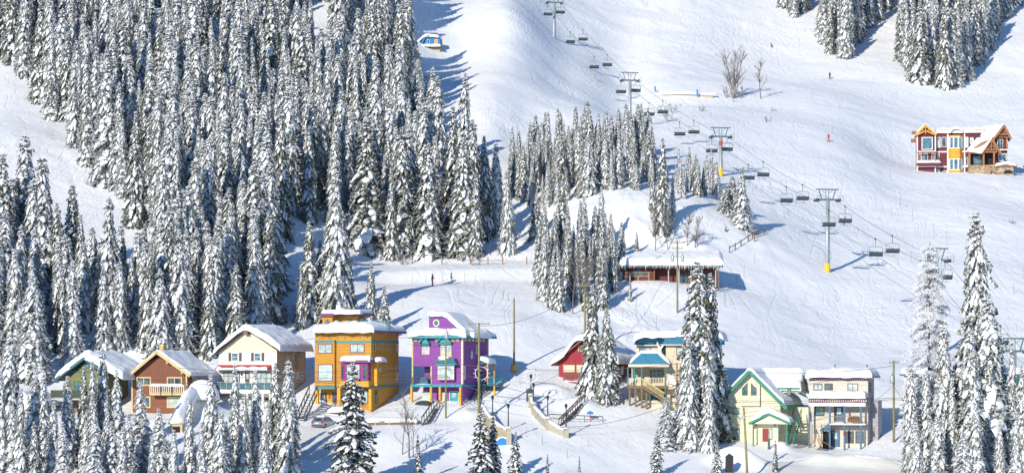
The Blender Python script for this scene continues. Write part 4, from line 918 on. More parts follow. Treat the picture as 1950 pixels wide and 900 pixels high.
# ================================================================== cream house with green trim
def green_trim_house():
    h = House('green_trimmed_house', 'pale yellow house with bright green trimmed gable, arched pair of windows and red front door', 'house', 1486, 838, 298, -20)
    X, Y, Zp = h.X, h.Y, h.Zp; xl = X(1375); d = 9.0; rx, rz = X(1428), Zp(706); ze = Zp(768)
    m = MB(); m.prism([(xl, -2), (0, -2), (0, Zp(769)), (0, Zp(758)), (rx, rz), (xl, Zp(762))], 0, d); h.b(m, 'wall', 'lemon_siding')
    ax, az = X(1365, -.8), Zp(770, X(1365), -.8); bx, bz = X(1498, -.8), Zp(779, 0, -.8); pz = Zp(705, X(1427), -.8)
    rx2 = X(1427, -.8); bz = max(bz, az-.5)
    m = MB(); m.prism([(ax, az), (rx2, pz-.25), (bx, bz), (bx, bz+.2), (rx2, pz), (ax, az+.2)], -.8, d+.4); h.b(m, 'roof', 'green_trim')
    for (px_, pz_) in ((ax, az), (bx, bz)): m = MB(); m.beam((px_, -.86, pz_+.04), (rx2, -.86, pz-.12), .1, .42); h.b(m, 'bargeboard', 'green_trim')
    snow_cap('roof_snow', [(ax+.2, az+.42), (rx2, pz+.02), (bx-.2, bz+.34)], -.7, d+.4, t=.55, over=.05, parent=h.root, seed=71, edge=.45, sag=.02, lump=.2)
    # big side dormer: gable facing right
    x0 = rx+.5; ya, yb = 3.2, 7.4; zr = Zp(704, 1.4, 5); zq = Zp(738, 1.4, 5)
    m = MB(); m.prism([(ya, zq-.6), (yb, zq-.6), (yb, zq), ((ya+yb)/2, zr-.3), (ya, zq)], x0, 1.75, 'x'); h.b(m, 'dormer_wall', 'lemon_siding')
    m = MB(); m.prism([(ya-.4, zq-.2), ((ya+yb)/2, zr-.25), (yb+.4, zq-.2), (yb+.4, zq), ((ya+yb)/2, zr), (ya-.4, zq)], x0-1.5, 1.9, 'x'); h.b(m, 'dormer_roof', 'green_trim')
    snow_cap('dormer_snow', [(ya-.35, zq+.02), ((ya+yb)/2, zr+.02), (yb+.35, zq+.02)], x0-2.2, 1.7, t=.55, over=.30, parent=h.root, seed=72, edge=.8, axis='x', sag=.28)
    h.win(1413, 1424, 728, 752, 'green_trim', 'glass', mull=0, bars=1); h.win(1430, 1441, 728, 752, 'green_trim', 'glass', mull=0, bars=1)
    for a, sgn in ((1413, 1), (1441, -1)):   # sloping corner boards make the pair pointed
        x_ = X(a); z_ = Zp(728); m = MB(); m.prism([(x_, z_+.02), (x_, z_-.75), (x_+sgn*.78, z_+.02)], -.09, .0); h.b(m, 'window_corner', 'lemon_siding')
    h.win(1386, 1408, 775, 788, 'green_trim', 'glass_pale', mull=1); h.win(1387, 1409, 815, 832, 'green_trim', 'glass_pale', mull=1)
    m = MB(); h.fbox(m, 1447, 1449, 733, 774, -.07, -.0); h.fbox(m, 1412, 1448, 772.5, 774, -.07, -.002); h.b(m, 'drain_pipe', 'shutter_brown')
    # entrance porch with its own gable
    yp = -2.3; xa, xc = X(1426, yp), X(1507, yp); z0 = Zp(806, 0, yp); z1 = Zp(788, 0, yp); xm = X(1464, yp)
    m = MB(); m.prism([(xa+.6, z0-.05), (xc-.4, z0-.05), (xm, z1-.1)], yp+.15, .0); h.b(m, 'porch_gable', 'lemon_siding')
    m = MB(); m.prism([(xa, z0-.15), (xm, z1-.1), (xc, z0-.15), (xc, z0+.05), (xm, z1+.12), (xa, z0+.05)], yp, .0); h.b(m, 'porch_roof', 'green_trim')
    for (a, c_) in ((xa, z0), (xc, z0)): m = MB(); m.beam((a, yp-.05, c_-.02), (xm, yp-.05, z1+.03), .1, .28); h.b(m, 'porch_bargeboard', 'green_trim')
    snow_cap('porch_snow', [(xa+.1, z0+.1), (xm-.2, z1+.35), (xm+1.5, z0+.45), (xc-.1, z0+.1)], yp+.1, -.02, t=.75, over=.08, parent=h.root, seed=73, edge=.8, sag=.05, lump=.2)
    m = MB(); m.box(X(1437), X(1485), -.9, -.0, -2, z0-.1); h.b(m, 'porch_wall', 'lemon_siding')
    h.door(1452, 1464, 815, 840, 'door_red', -.9); h.win(1465.5, 1471, 815, 836, 'green_trim', 'glass_green', -.9, mull=0)
    for a in (1434, 1498): m = MB(); x_ = X(a, yp); m.box(x_-.08, x_+.08, yp+.05, yp+.2, -1.5, z0-.1); h.b(m, 'porch_post', 'green_trim')
    for a in (1440, 1476): m = MB(); x_ = X(a, -.9); m.lathe([(.03,-.15),(.08,0),(.02,.15)], (x_, -1.0, Zp(809, 0, -.9)), 5); h.b(m, 'wall_lamp', 'black_metal')
    # side stair in green with rail
    m = MB(); stairs(m, (1.0, -1.2, -.4), (1.0, 3.4, Zp(792, 0, 3)), 1.0, 13, (1,0,0)); st = h.b(m, 'side_stairs', 'green_trim')
    m = MB(); zz = Zp(792, 0, 3)
    for xx in (1.0, 2.0):
        for k in range(8): p = Vector((xx, -1.2, -.4)).lerp(Vector((xx, 3.4, zz)), k/7); m.beam(p, p+Vector((0,0,1)), .06)
        m.beam((xx, -1.2, .6), (xx, 3.4, zz+1), .09)
    m.build('stair_rail', M['green_trim'], st)
    h.rwin(1499, 1506, 737, 752, 'green_trim', 'glass_pale', x=1.75)
    # rear wing with its own lower roof
    zw = Zp(770, 3, 7); m = MB(); m.box(-.01, 4.6, 5.2, 9.2, -1, zw-.3); h.b(m, 'rear_wing', 'lemon_siding')
    m = MB(); m.prism([(.5, zw+1.9), (5.2, zw-.4), (5.2, zw-.2), (.5, zw+2.1)], 4.6, 9.8); h.b(m, 'rear_wing_roof', 'green_trim')
    snow_cap('rear_wing_snow', [(.6, zw+2.05), (5.1, zw-.16)], 4.6, 9.8, t=.35, over=.04, parent=h.root, seed=74, edge=.4, sag=.02)
    # two small boards of a door box beside the steps
    m = MB(); m.box(X(1466, yp), X(1470, yp), yp-1.2, yp-.9, -1, Zp(834, 0, yp)); h.b(m, 'post_box', 'dark_steel')
    return h
# ================================================================== beige house with veranda
def beige_house():
    h = House('beige_house', 'beige three level house with flat snow-capped roof, blue veranda posts and wine red eaves', 'house', 1648, 848, 297, -19)
    X, Y, Zp = h.X, h.Y, h.Zp; d = 6.2; yu = 1.9; xl = X(1540); zt = Zp(718, 0, yu)
    m = MB(); m.box(X(1541, yu), -.02, yu, d, -2, zt); h.b(m, 'wall', 'stone_siding')
    m = MB(); m.box(-.05, .012, yu+.05, d+.01, -2, zt-.01); h.b(m, 'side_wall', 'grey_siding')
    m = MB(); m.box(.0, 1.0, 3.6, 6.4, -2, Zp(762, 1, 4)); h.b(m, 'side_bay', 'grey_siding')
    ex, exr = X(1532, yu-.7), .75; m = MB(); m.box(ex, exr, yu-.7, d+.6, zt, zt+.16); h.b(m, 'roof', 'wine_trim')
    m = MB(); m.box(X(1541, yu-.06), .02, yu-.06, yu-.002, zt-.42, zt-.002); h.b(m, 'frieze', 'plum_trim')
    for k in range(26): m = MB(); x_ = X(1541, yu)+.15+k*.29; m.box(x_, x_+.13, yu-.12, yu-.064, zt-.34, zt-.16); h.b(m, 'dentil', 'pale_trim')
    snow_cap('roof_snow', [(ex, zt+.16), (exr, zt+.16)], yu-.7, d+.6, t=.95, over=.14, parent=h.root, seed=81, edge=1.6, sag=.16, lump=.25)
    for a in (1590, 1651): m = MB(); x_ = X(a, 4); m.lathe([(.07,0),(.07,.75),(.1,.77),(.1,.85)], (x_, 4, zt+.8), 6); h.b(m, 'roof_vent', 'black_metal')
    h.win(1549, 1566, 730, 742, 'shutter_brown', 'glass_pale', yu); h.win(1570, 1586, 729.5, 742, 'shutter_brown', 'glass', yu, mull=0); h.win(1614, 1634, 729.5, 744, 'shutter_brown', 'glass_pale', yu)
    # veranda roof: front plane at y=0
    za, zb = Zp(758), Zp(763); m = MB(); m.box(X(1538, -.3), .2, -.3, yu, za-.02, za+.1); h.b(m, 'veranda_roof', 'wine_trim')
    m = MB(); m.box(X(1540), .0, -.02, .1, Zp(766), za-.022); h.b(m, 'veranda_frieze', 'plum_trim')
    for k in range(26): m = MB(); x_ = xl+.15+k*.29; m.box(x_, x_+.13, -.08, -.022, Zp(764), Zp(760)); h.b(m, 'dentil', 'pale_trim')
    m = MB(); m.box(X(1540), .0, .0, .12, Zp(773), Zp(766)-.002); h.b(m, 'veranda_beam', 'white_paint')
    snow_cap('veranda_snow', [(X(1538, -.3), za+.1), (.2, za+.1)], -.35, yu-.02, t=.85, over=.08, parent=h.root, seed=82, edge=.7, sag=.06, lump=.1)
    zd = Zp(806); m = MB(); m.box(X(1580), .0, -.05, yu, zd-.18, zd); h.b(m, 'veranda_deck', 'white_paint')
    m = MB(); m.box(X(1580)+.02, -.02, .3, yu-.01, zd-.32, zd-.182); h.b(m, 'deck_joists', 'slate_blue')
    for a in (1541, 1580, 1608, 1639): m = MB(); x_ = X(a); m.box(x_-.1, x_+.12, -.04, .16, -1.5 if a != 1541 else -1.5, Zp(773)-.002); h.b(m, 'veranda_post', 'slate_blue')
    h.win(1551, 1570, 773, 791, 'shutter_brown', 'glass_teal', yu, mull=0, fw=.12); h.door(1590, 1606, 772, 804, 'slate_blue', yu, 'glass_pale', frame='shutter_brown')
    m = MB(); railing(m, (X(1580)+.1, .04, zd), (-.1, .04, zd), .95, gap=.3, bal=.03, post=.05, top=.06); h.b(m, 'veranda_rail', 'cedar')
    heap('veranda_drift', (X(1600), .5, zd), (1.6, .4), .25, h.root, 3)
    # ground floor
    h.door(1584, 1598, 820, 850, 'slate_blue', yu-.3, 'glass_pale', frame='plum_trim'); h.win(1608, 1626, 820, 843, 'shutter_brown', 'glass', yu-.3, mull=0, fw=.14); h.win(1629, 1645, 820, 843, 'shutter_brown', 'glass', yu-.3, mull=0, fw=.14)
    m = MB(); m.box(X(1582, yu-.3), -.02, yu-.29, yu+.01, -2, zd-.33); h.b(m, 'ground_floor_wall', 'stone_siding')
    # side board, stair with cedar rails
    m = MB(); A = (X(1562, -1.6), -1.6, -.35); B = (X(1562, 1), 1.2, Zp(806, 0, 1)*.6); stairs(m, (X(1548, -2.6), -2.6, .1), (X(1548, .2), .6, 1.5), 1.2, 9, (1,0,0)); h.b(m, 'front_stairs', 'pale_trim')
    m = MB()
    for a in (1546, 1564):
        p, q = Vector((X(a, -2.4), -2.4, .0)), Vector((X(a, .3), .4, 1.5)); up = Vector((0,0,1.1)); m.beam(p, p+up*1.25, .13); m.beam(p+up*1.15, q+up*1.05, .1); m.beam(q, q+up*1.1, .1)
    m.beam((X(1564, -2.4), -2.4, .7), (X(1586, -.2), -.2, -.25), .1); h.b(m, 'front_stair_rail', 'cedar')
    m = MB(); m.beam((X(1562), .3, Zp(822)), (X(1580), .5, zd-.15), .3, .5); m.box(X(1564), X(1580), .3, 1.4, zd-.22, zd-.19); h.b(m, 'stair_stringer', 'slate_blue')
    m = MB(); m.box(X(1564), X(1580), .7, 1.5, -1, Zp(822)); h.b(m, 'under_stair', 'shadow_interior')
    h.rwin(1655, 1658, 728, 746, 'shutter_brown', 'glass', x=.0); 
    x_ = X(1609, -.1); m = MB(); m.lathe([(.05,-.35),(.22,-.15),(.2,.1),(.05,.25)], (x_, -.25, Zp(824)), 8); h.b(m, 'flower_basket', 'wine_trim')
    return h
# ================================================================== maroon house on the slope, upper right
def rubble_mat():
    m = mat('rubble_stone', (0.36,0.27,0.17), rough=0.9, var=0.2, scale=5); N, L = nt(m); b = N['Principled BSDF']
    tc = N.new('ShaderNodeTexCoord'); vo = N.new('ShaderNodeTexVoronoi'); vo.inputs['Scale'].default_value = 2.2; L.new(tc.outputs['Object'], vo.inputs['Vector'])
    cr = N.new('ShaderNodeValToRGB'); cr.color_ramp.elements[0].color = (0.16,0.11,0.07,1); cr.color_ramp.elements[1].color = (0.55,0.44,0.30,1)
    L.new(vo.outputs['Color'], cr.inputs[0]); L.new(cr.outputs[0], b.inputs['Base Color'])
    bp = N.new('ShaderNodeBump'); bp.inputs['Distance'].default_value = 0.1; L.new(vo.outputs['Distance'], bp.inputs['Height']); L.new(bp.outputs[0], b.inputs['Normal'])
    M['rubble'] = m
rubble_mat()
def maroon_house():
    h = House('maroon_house', 'maroon house with yellow bay column, timber gables and stone porch on the upper slope', 'house', 1780, 333, 504, -8)
    X, Y, Zp = h.X, h.Y, h.Zp
    xl = X(1746); zt = Zp(250); xe = X(1872, 1.5)
    m = MB(); m.box(xl, 0, 0, 7, -2, Zp(258)); h.b(m, 'wall', 'maroon_siding')
    m = MB(); m.box(X(1748), X(1780)-.25, -.04, .01, Zp(316), Zp(310)) ; h.b(m, 'sill_band', 'white_paint')
    m = MB(); m.box(-.01, xe, 1.2, 8, -2, zt); h.b(m, 'main_wall', 'maroon_siding')
    rx, rz = X(1762.5, -.6), Zp(237, X(1762), -.6); ax, az = X(1743.5, -.6), Zp(257.5, 0, -.6); bx = X(1783, -.6)
    m = MB(); m.prism([(ax, az), (rx, rz-.2), (bx, az), (bx, az+.22), (rx, rz+.06), (ax, az+.22)], -.6, 7.4); h.b(m, 'gable_roof', 'timber')
    m = MB(); m.prism([(ax+.4, az+.05), (bx-.4, az+.05), (rx, rz-.25)], -.02, 3); h.b(m, 'gable_wall', 'maroon_siding')
    snow_cap('gable_snow', [(ax+.1, az+.26), (rx, rz+.08), (bx-.1, az+.26)], -.5, 7.4, t=.5, over=.05, parent=h.root, seed=91, edge=.5, sag=.02)
    m = MB(); m.beam((ax, -.66, az+.05), (rx, -.66, rz-.12), .12, .42); m.beam((bx, -.66, az+.05), (rx, -.66, rz-.12), .12, .42)
    m.beam((ax+.5, -.66, az+.2), (rx, -.66, az+1.0), .1, .26); m.beam((bx-.5, -.66, az+.2), (rx, -.66, az+1.0), .1, .26); m.beam((rx, -.66, az+.3), (rx, -.66, rz-.2), .2, .1); m.beam((rx-.9, -.66, az+1.3), (rx, -.66, az+.7), .1, .14); m.beam((rx+.9, -.66, az+1.3), (rx, -.66, az+.7), .1, .14)
    h.b(m, 'gable_truss', 'honey_timber')
    def band(mb, q0, q1):
        mb.box(xl-.05, .05, -.06, .01, Zp(q1), Zp(q0)); mb.box(.0, xe, 1.14, 1.21, Zp(q1), Zp(q0)); mb.box(-.0, .055, .0, 1.15, Zp(q1), Zp(q0)); return mb
    h.b(band(MB(), 287, 289.5), 'floor_band', 'white_paint'); h.b(band(MB(), 315.5, 318), 'floor_band', 'white_paint')
    for a, yy in ((1745.5, -.02), (1780, -.02), (1803.5, 1.18), (1835.5, 1.18)): m = MB(); m.box(X(a, yy), X(a+2.4, yy), yy-.06, yy+.1, -1.5, zt-.1 if yy > 0 else Zp(257)); h.b(m, 'corner_board', 'white_paint')
    h.win(1755, 1776, 261, 285, 'white_paint', 'glass_teal', mull=0, fw=.16)
    # recessed lower balcony
    h.win(1750, 1756, 292, 306, 'white_paint', 'glass_pale', mull=0); h.win(1759, 1767, 292, 306, 'white_paint', 'glass', mull=0); h.win(1774, 1779, 292, 306, 'white_paint', 'glass', mull=0)
    zb = Zp(308, 0, -1.1); m = MB(); m.box(xl-.1, X(1791, -1.1), -1.2, -.0, zb-.2, zb+.08); b_ = h.b(m, 'balcony', 'white_paint')
    m = MB(); m.box(xl-.05, X(1790, -1.1), -1.15, -1.05, zb-.9, zb-.21); m.build('balcony_apron', M['maroon_siding'], b_)
    for a in (1748.5, 1781): m = MB(); x_ = X(a, -1.1); m.box(x_-.13, x_+.13, -1.15, -.9, zb+.08, Zp(289, 0, -1)); h.b(m, 'balcony_post', 'timber')
    m = MB(); m.box(xl, X(1783, -1.1), -1.15, -.95, Zp(291, 0, -1), Zp(288.5, 0, -1)); h.b(m, 'balcony_beam', 'timber')
    snow_cap('balcony_snow', [(xl-.1, zb+.08), (X(1791, -1.1), zb+.08)], -1.2, -.7, t=.3, over=.02, parent=h.root, seed=92, edge=.2)
    # main front windows
    yf = 1.2
    for a, c, q0, q1, g in ((1784, 1791, 261, 281, 'glass_pale'), (1793, 1802, 261, 280, 'glass'), (1837.5, 1844, 261, 281, 'glass_green'), (1847, 1854, 262, 274, 'glass_green'), (1838.5, 1843.5, 299.5, 315, 'glass'), (1784, 1790, 322, 328, 'glass_pale'), (1794, 1803, 325, 333, 'glass'), (1785, 1789, 292, 305, 'glass')):
        h.win(a, c, q0, q1, 'white_paint', g, yf, mull=0, fw=.1)
    # yellow bay column with tall windows
    yb = .3; x0, x1 = X(1807, yb), X(1832, yb)
    m = MB(); m.prism([(x0-.15, yf), (x0+.5, yb), (x1-.5, yb), (x1+.15, yf)], -1.6, Zp(258, 0, yb), 'z'); h.b(m, 'bay_column', 'gold_panel')
    for q0, q1 in ((261, 283), (302.5, 324)):
        m = MB(); m.prism([(x0-.2, yf), (x0+.45, yb-.05), (x1-.45, yb-.05), (x1+.2, yf)], Zp(q1, 0, yb), Zp(q0, 0, yb), 'z'); wb = h.b(m, 'window_band', 'white_paint')
        for a, c in ((1809.5, 1814.5), (1817, 1823.5), (1826, 1829)): mm = MB(); mm.box(X(a, yb), X(c, yb), yb-.1, yb-.04, Zp(q1-1.5, 0, yb), Zp(q0+1.5, 0, yb)); mm.build('pane', M['glass_teal'], wb)
    # flat roof parts, white fascia, orange edge and snow
    m = MB(); m.box(.2, xe+.2, yf-.45, yf+.3, zt-.35, zt+.25); h.b(m, 'fascia', 'white_paint')
    m = MB(); m.box(.15, xe+.25, yf-.5, 8.4, zt+.255, zt+.38); h.b(m, 'flat_roof', 'timber')
    snow_cap('flat_roof_snow', [(.3, zt+.38), (xe+.2, zt+.38)], yf-.4, 8.2, t=.45, over=.05, parent=h.root, seed=93, edge=.5, sag=.03, lump=.2)
    snow_cap('bay_snow', [(x0+.2, zt-.35), (x0+.9, zt+.7), (x1-.6, zt+.7), (x1+.4, zt-.3)], yb-.1, yf+1, t=.35, over=.1, parent=h.root, seed=94, edge=.3, lump=.4)
    m = MB(); m.box(xl-1.2, xl+.2, 2.0, 3.5, Zp(268), Zp(262)); m.box(xl-1.0, xl+.2, 2.0, 3.5, Zp(252), Zp(247)); h.b(m, 'side_eaves', 'timber')
    # entrance porch: gable facing the valley to the right
    yp = -2.6; pl, pr = X(1845, yp), X(1888, yp); zq = Zp(292, 0, yp); prx, prz = X(1889, yp), Zp(267, 0, yp)
    a2, b2 = X(1875, yp-.2), X(1900, yp-.2); zr_ = Zp(266, 0, yp)
    m = MB(); m.box(pl, X(1897, yp), yp, yp+3.8, -2, Zp(315, 0, yp)); h.b(m, 'stone_base', 'rubble')
    for a in (1846, 1873, 1893): m = MB(); x_ = X(a, yp); m.box(x_-.2, x_+.2, yp+.0, yp+.4, Zp(315, 0, yp), zq); h.b(m, 'timber_post', 'timber')
    m = MB(); m.box(pl-.2, X(1899, yp), yp-.05, yp+.45, zq, zq+.35); h.b(m, 'timber_beam', 'timber')
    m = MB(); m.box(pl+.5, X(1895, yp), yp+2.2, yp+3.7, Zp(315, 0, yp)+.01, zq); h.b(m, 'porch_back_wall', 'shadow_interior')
    h.win(1853, 1869, 297, 312, 'timber', 'glass_teal', yp+2.15, mull=0)
    m = MB(); cxp = X(1887, yp-.3); m.prism([(cxp-1.6, zq+.35), (cxp+1.9, zq+.35), (cxp+.1, zr_-.2)], yp+.3, yp+.6); h.b(m, 'porch_gable_wall', 'tarp_brown')
    m = MB(); m.beam((cxp-2.0, yp-.35, zq-.2), (cxp+.1, yp-.35, zr_), .16, .5); m.beam((cxp+2.3, yp-.35, zq-.5), (cxp+.1, yp-.35, zr_), .16, .5); m.beam((cxp-1.2, yp-.3, zq+.6), (cxp+1.5, yp-.3, zq+.6), .16, .25); m.beam((cxp+.1, yp-.3, zq+.6), (cxp+.1, yp-.3, zr_-.2), .2, .16); m.beam((cxp-.8, yp-.3, zq+.7), (cxp+.1, yp-.3, zq+1.7), .14); m.beam((cxp+1, yp-.3, zq+.7), (cxp+.1, yp-.3, zq+1.7), .14)
    h.b(m, 'porch_truss', 'timber')
    m = MB(); V = [(pl-.4, yp-.1, zq+.3), (cxp-2.1, yp-.4, zq-.25), (cxp+.1, yp-.4, zr_+.15), (pl+1.7, yp+1.9, zr_+.15), (pl-.4, yp-.1, zq+.15), (cxp-2.1, yp-.4, zq-.4), (cxp+.1, yp-.4, zr_), (pl+1.7, yp+1.9, zr_)]
    m.add(V, [(0,1,2,3),(7,6,5,4),(0,4,5,1),(1,5,6,2),(2,6,7,3),(3,7,4,0)]); h.b(m, 'porch_roof', 'timber')
    # its snow slab follows that slope
    def slab_snow(name, q, t, seed):
        A, B, C_, D_ = [Vector(p) for p in q]; n = 12; V = []; 
        for top in (1, 0):
            for i in range(n+1):
                for j in range(n+1):
                    u, v = .5-.5*math.cos(math.pi*i/n), .5-.5*math.cos(math.pi*j/n)
                    p = (A*(1-u)+B*u)*(1-v)+(D_*(1-u)+C_*u)*v
                    e = min(u, 1-u, v, 1-v)*5; f_ = math.sqrt(1-(1-min(1, e))**2)
                    V.append((p.x, p.y, p.z+(.12+t*f_*(1+.2*float(vnoise(u*4, v*4, 1, seed))) if top else -.01)))
        K = (n+1)**2; Fs = []
        for i in range(n):
            for j in range(n): a = i*(n+1)+j; Fs += [(a, a+n+1, a+n+2, a+1), (a+K, a+1+K, a+n+2+K, a+n+1+K)]
        for k in range(n):
            a = k; Fs.append((a, a+1, a+1+K, a+K)); a = n*(n+1)+k; Fs.append((a, a+K, a+1+K, a+1)); a = k*(n+1); Fs.append((a, a+K, a+n+1+K, a+n+1)); a = k*(n+1)+n; Fs.append((a, a+n+1, a+n+1+K, a+K))
        return MB().add(V, Fs).build(name, M['snow'], h.root, True)
    slab_snow('porch_snow', [(pl-.5, yp-.2, zq+.32), (cxp-2.0, yp-.45, zq-.2), (cxp+.3, yp-.45, zr_+.16), (pl+1.8, yp+2.2, zr_+.2)], .6, 1)
    # right wing with second timber gable
    yw = .6; x2, x3 = X(1873, yw), X(1918, yw); m = MB(); m.box(x2-1, x3, yw, 8, -2, Zp(262)); h.b(m, 'right_wing_wall', 'maroon_siding')
    cg = X(1912, yw-1); zg = Zp(241, 0, yw-1); zh = Zp(264, 0, yw-1)
    m = MB(); V = [(X(1868, yw), yw, zh+.3), (cg-2.0, yw-1.2, zh), (cg, yw-1.2, zg), (X(1873, yw), yw+3.4, zg+.1)]
    V = V+[(p[0], p[1], p[2]-.18) for p in V]; m.add(V, [(0,1,2,3),(7,6,5,4),(0,4,5,1),(1,5,6,2),(2,6,7,3),(3,7,4,0)]); h.b(m, 'right_wing_roof', 'timber')
    slab_snow('right_wing_snow', [(X(1867, yw), yw-.1, zh+.32), (cg-2.1, yw-1.25, zh+.02), (cg, yw-1.25, zg+.02), (X(1872, yw), yw+3.6, zg+.12)], .5, 2)
    m = MB(); m.beam((cg-2.1, yw-1.2, zh-.1), (cg, yw-1.2, zg), .16, .5); m.beam((cg+1.5, yw-1.2, zh-.3), (cg, yw-1.2, zg), .16, .5); m.beam((cg-1.3, yw-1.1, zh+.7), (cg+.9, yw-1.1, zh+.7), .14, .2)
    for a in (1893, 1917): x_ = X(a, yw-1); m.box(x_-.15, x_+.15, yw-1.2, yw-.9, Zp(287, 0, yw), zh+.1)
    h.b(m, 'right_wing_truss', 'timber')
    m = MB(); m.prism([(cg-1.7, zh), (cg+1.2, zh), (cg-.05, zg-.3)], yw-.6, yw); h.b(m, 'right_gable_wall', 'tarp_brown')
    m = MB(); V = [(cg, yw-1.2, zg), (cg+1.5, yw-1.2, zh-.3), (cg+1.5, yw+6, zh-.3), (cg, yw+6, zg)]; V = V+[(p[0], p[1], p[2]+.15) for p in V]; m.add(V, [(0,1,2,3),(7,6,5,4),(0,4,5,1),(1,5,6,2),(2,6,7,3),(3,7,4,0)]); h.b(m, 'right_roof_slope', 'timber')
    zb2 = Zp(286, 0, yw-1); m = MB(); m.box(X(1896, yw-1), X(1919, yw-1), yw-1.2, yw, zb2-.2, zb2); bb = h.b(m, 'upper_balcony', 'white_paint'); m = MB(); railing(m, (X(1897, yw-1), yw-1.15, zb2), (X(1919, yw-1), yw-1.15, zb2), 1, gap=.25, bal=.03); m.build('railing', M['black_metal'], bb)
    h.win(1899, 1910, 265, 284, 'white_paint', 'glass', yw, mull=1); h.win(1901, 1908, 292, 307, 'white_paint', 'glass_teal', yw, mull=0, fw=.12); h.win(1909, 1917, 292, 307, 'white_paint', 'glass_teal', yw, mull=0, fw=.12)
    # stone store with snow cap and timber steps
    ys = -2.4; m = MB(); m.box(X(1897, ys), X(1930, ys), ys, ys+2.6, -2, Zp(319, 0, ys)); h.b(m, 'stone_store', 'rubble')
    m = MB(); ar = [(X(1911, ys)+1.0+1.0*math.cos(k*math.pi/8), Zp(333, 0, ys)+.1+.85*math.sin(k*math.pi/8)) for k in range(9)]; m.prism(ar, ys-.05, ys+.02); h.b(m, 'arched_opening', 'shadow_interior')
    z0 = Zp(319, 0, ys); m = MB(); m.box(X(1893, ys), X(1937, ys), ys-.4, ys+2.8, z0, z0+.25); h.b(m, 'store_roof', 'timber')
    snow_cap('store_snow', [(X(1893, ys)+.1, z0+.25), (X(1915, ys), z0+.7), (X(1937, ys)-.1, z0+.25)], ys-.35, ys+2.8, t=.5, over=.05, parent=h.root, seed=95, edge=.6)
    m = MB(); m.beam((X(1875, yp-.6), yp-.6, Zp(317, 0, yp)), (X(1902, yp-.6), yp-.7, Zp(333, 0, yp)), .1, .35); m.beam((X(1875, yp-.6), yp-.6, Zp(317, 0, yp)), (X(1886, yp-.6), yp-.6, Zp(317, 0, yp)), .1, .3); m.prism([(X(1875, yp), Zp(333, 0, yp)), (X(1885, yp), Zp(333, 0, yp)), (X(1888, yp), Zp(325, 0, yp)), (X(1885, yp), Zp(318, 0, yp)), (X(1876, yp), Zp(318, 0, yp))], yp-.6, yp-.4); h.b(m, 'timber_steps', 'cedar')
    # snow in front
    return h
# ================================================================== long shed with icicles
def ski_shed():
    h = House('ski_shed', 'long low dark red shed with snow-loaded roof, icicles and posts beside the piste', 'shed', 1370, 541, 367, -3)
    X, Y, Zp = h.X, h.Y, h.Zp; xl = X(1190); d = 7; zw = Zp(508)
    m = MB(); m.box(xl, X(1245), 0.9, d, -2, zw); m.box(X(1245)+.001, -.35, 2.2, d-.01, -2, zw-.01); h.b(m, 'wall', 'shed_red')
    m = MB(); m.box(X(1239), X(1246), .86, .95, -1, zw-.004); h.b(m, 'corner_panel', 'shed_red')
    for a in (1246, 1273, 1293, 1316, 1337, 1363, 1368.5): m = MB(); m.box(X(a)-.08, X(a)+.08, .5, .66, -1, zw); h.b(m, 'post', 'old_wood' if a in (1246, 1368.5) else 'galvanised')
    m = MB(); m.box(X(1243), 0, .45, .7, zw-.16, zw+.05); h.b(m, 'beam', 'cedar')
    m = MB(); m.box(xl, X(1240), .82, .9, Zp(518), Zp(516)); m.box(xl, X(1236), .82, .9, Zp(526), Zp(524)); m.box(X(1234), X(1237), .80, .9, -1, Zp(516)); m.box(X(1214), X(1217), .81, .9, -1, Zp(525)); h.b(m, 'frame_boards', 'cedar')
    m = MB(); m.box(X(1202), X(1234), .84, .91, Zp(524), Zp(518)); h.b(m, 'window', 'glass')
    for a, c in ((1292, 1300), (1301, 1310), (1337, 1348)):
        o = h.door(a, c, 520, 541, 'dark_steel', 2.2)
    m = MB()
    for a in (1290.5, 1311, 1335, 1349): m.box(X(a, 2.2), X(a+1.5, 2.2), 2.1, 2.21, -1, Zp(518, 0, 2.2))
    h.b(m, 'door_frame', 'cedar')
    m = MB(); m.box(X(1300, 2.1), X(1304, 2.1), 2.08, 2.12, Zp(529.5), Zp(526)); h.b(m, 'exit_sign', 'turquoise_trim')
    o = h.b(MB().prism([(X(1208)+0, Zp(515)), (X(1213), Zp(515)), (X(1215), Zp(512)), (X(1221), Zp(511)), (X(1220), Zp(515)), (X(1216), Zp(516.5))], .8, .86), 'crest', 'slate_blue')
    ax = X(1180); m = MB(); m.prism([(-.4, zw+.05), (d+.6, zw+1.9), (d+.6, zw+2.1), (-.4, zw+.3)], ax, X(1377), 'x'); h.b(m, 'roof', 'old_wood')
    # the roof pitches up to the back
    snow_cap('roof_snow', [(-.4, zw+.3), (d*.5, zw+1.25), (d+.6, zw+2.1)], ax, X(1377), t=1.0, over=.12, parent=h.root, seed=101, edge=.8, axis='x', sag=.1, lump=.12)
    rg = random.Random(9); x_ = ax
    while x_ < X(1376):
        m = MB(); l = rg.choice((.25, .4, .5, .7, .9))*rg.uniform(.7, 1.2); m.lathe([(.004,-l),(.03,-l*.5),(.055,0)], (x_, -.5+rg.uniform(-.05,.05), zw+.32), 4); x_ += rg.uniform(.1, .28); h.b(m, 'icicle', 'snow')
    m = MB(); m.box(ax, X(1377), -.42, -.36, zw-.1, zw+.24); h.b(m, 'fascia', 'dark_steel')
    return h
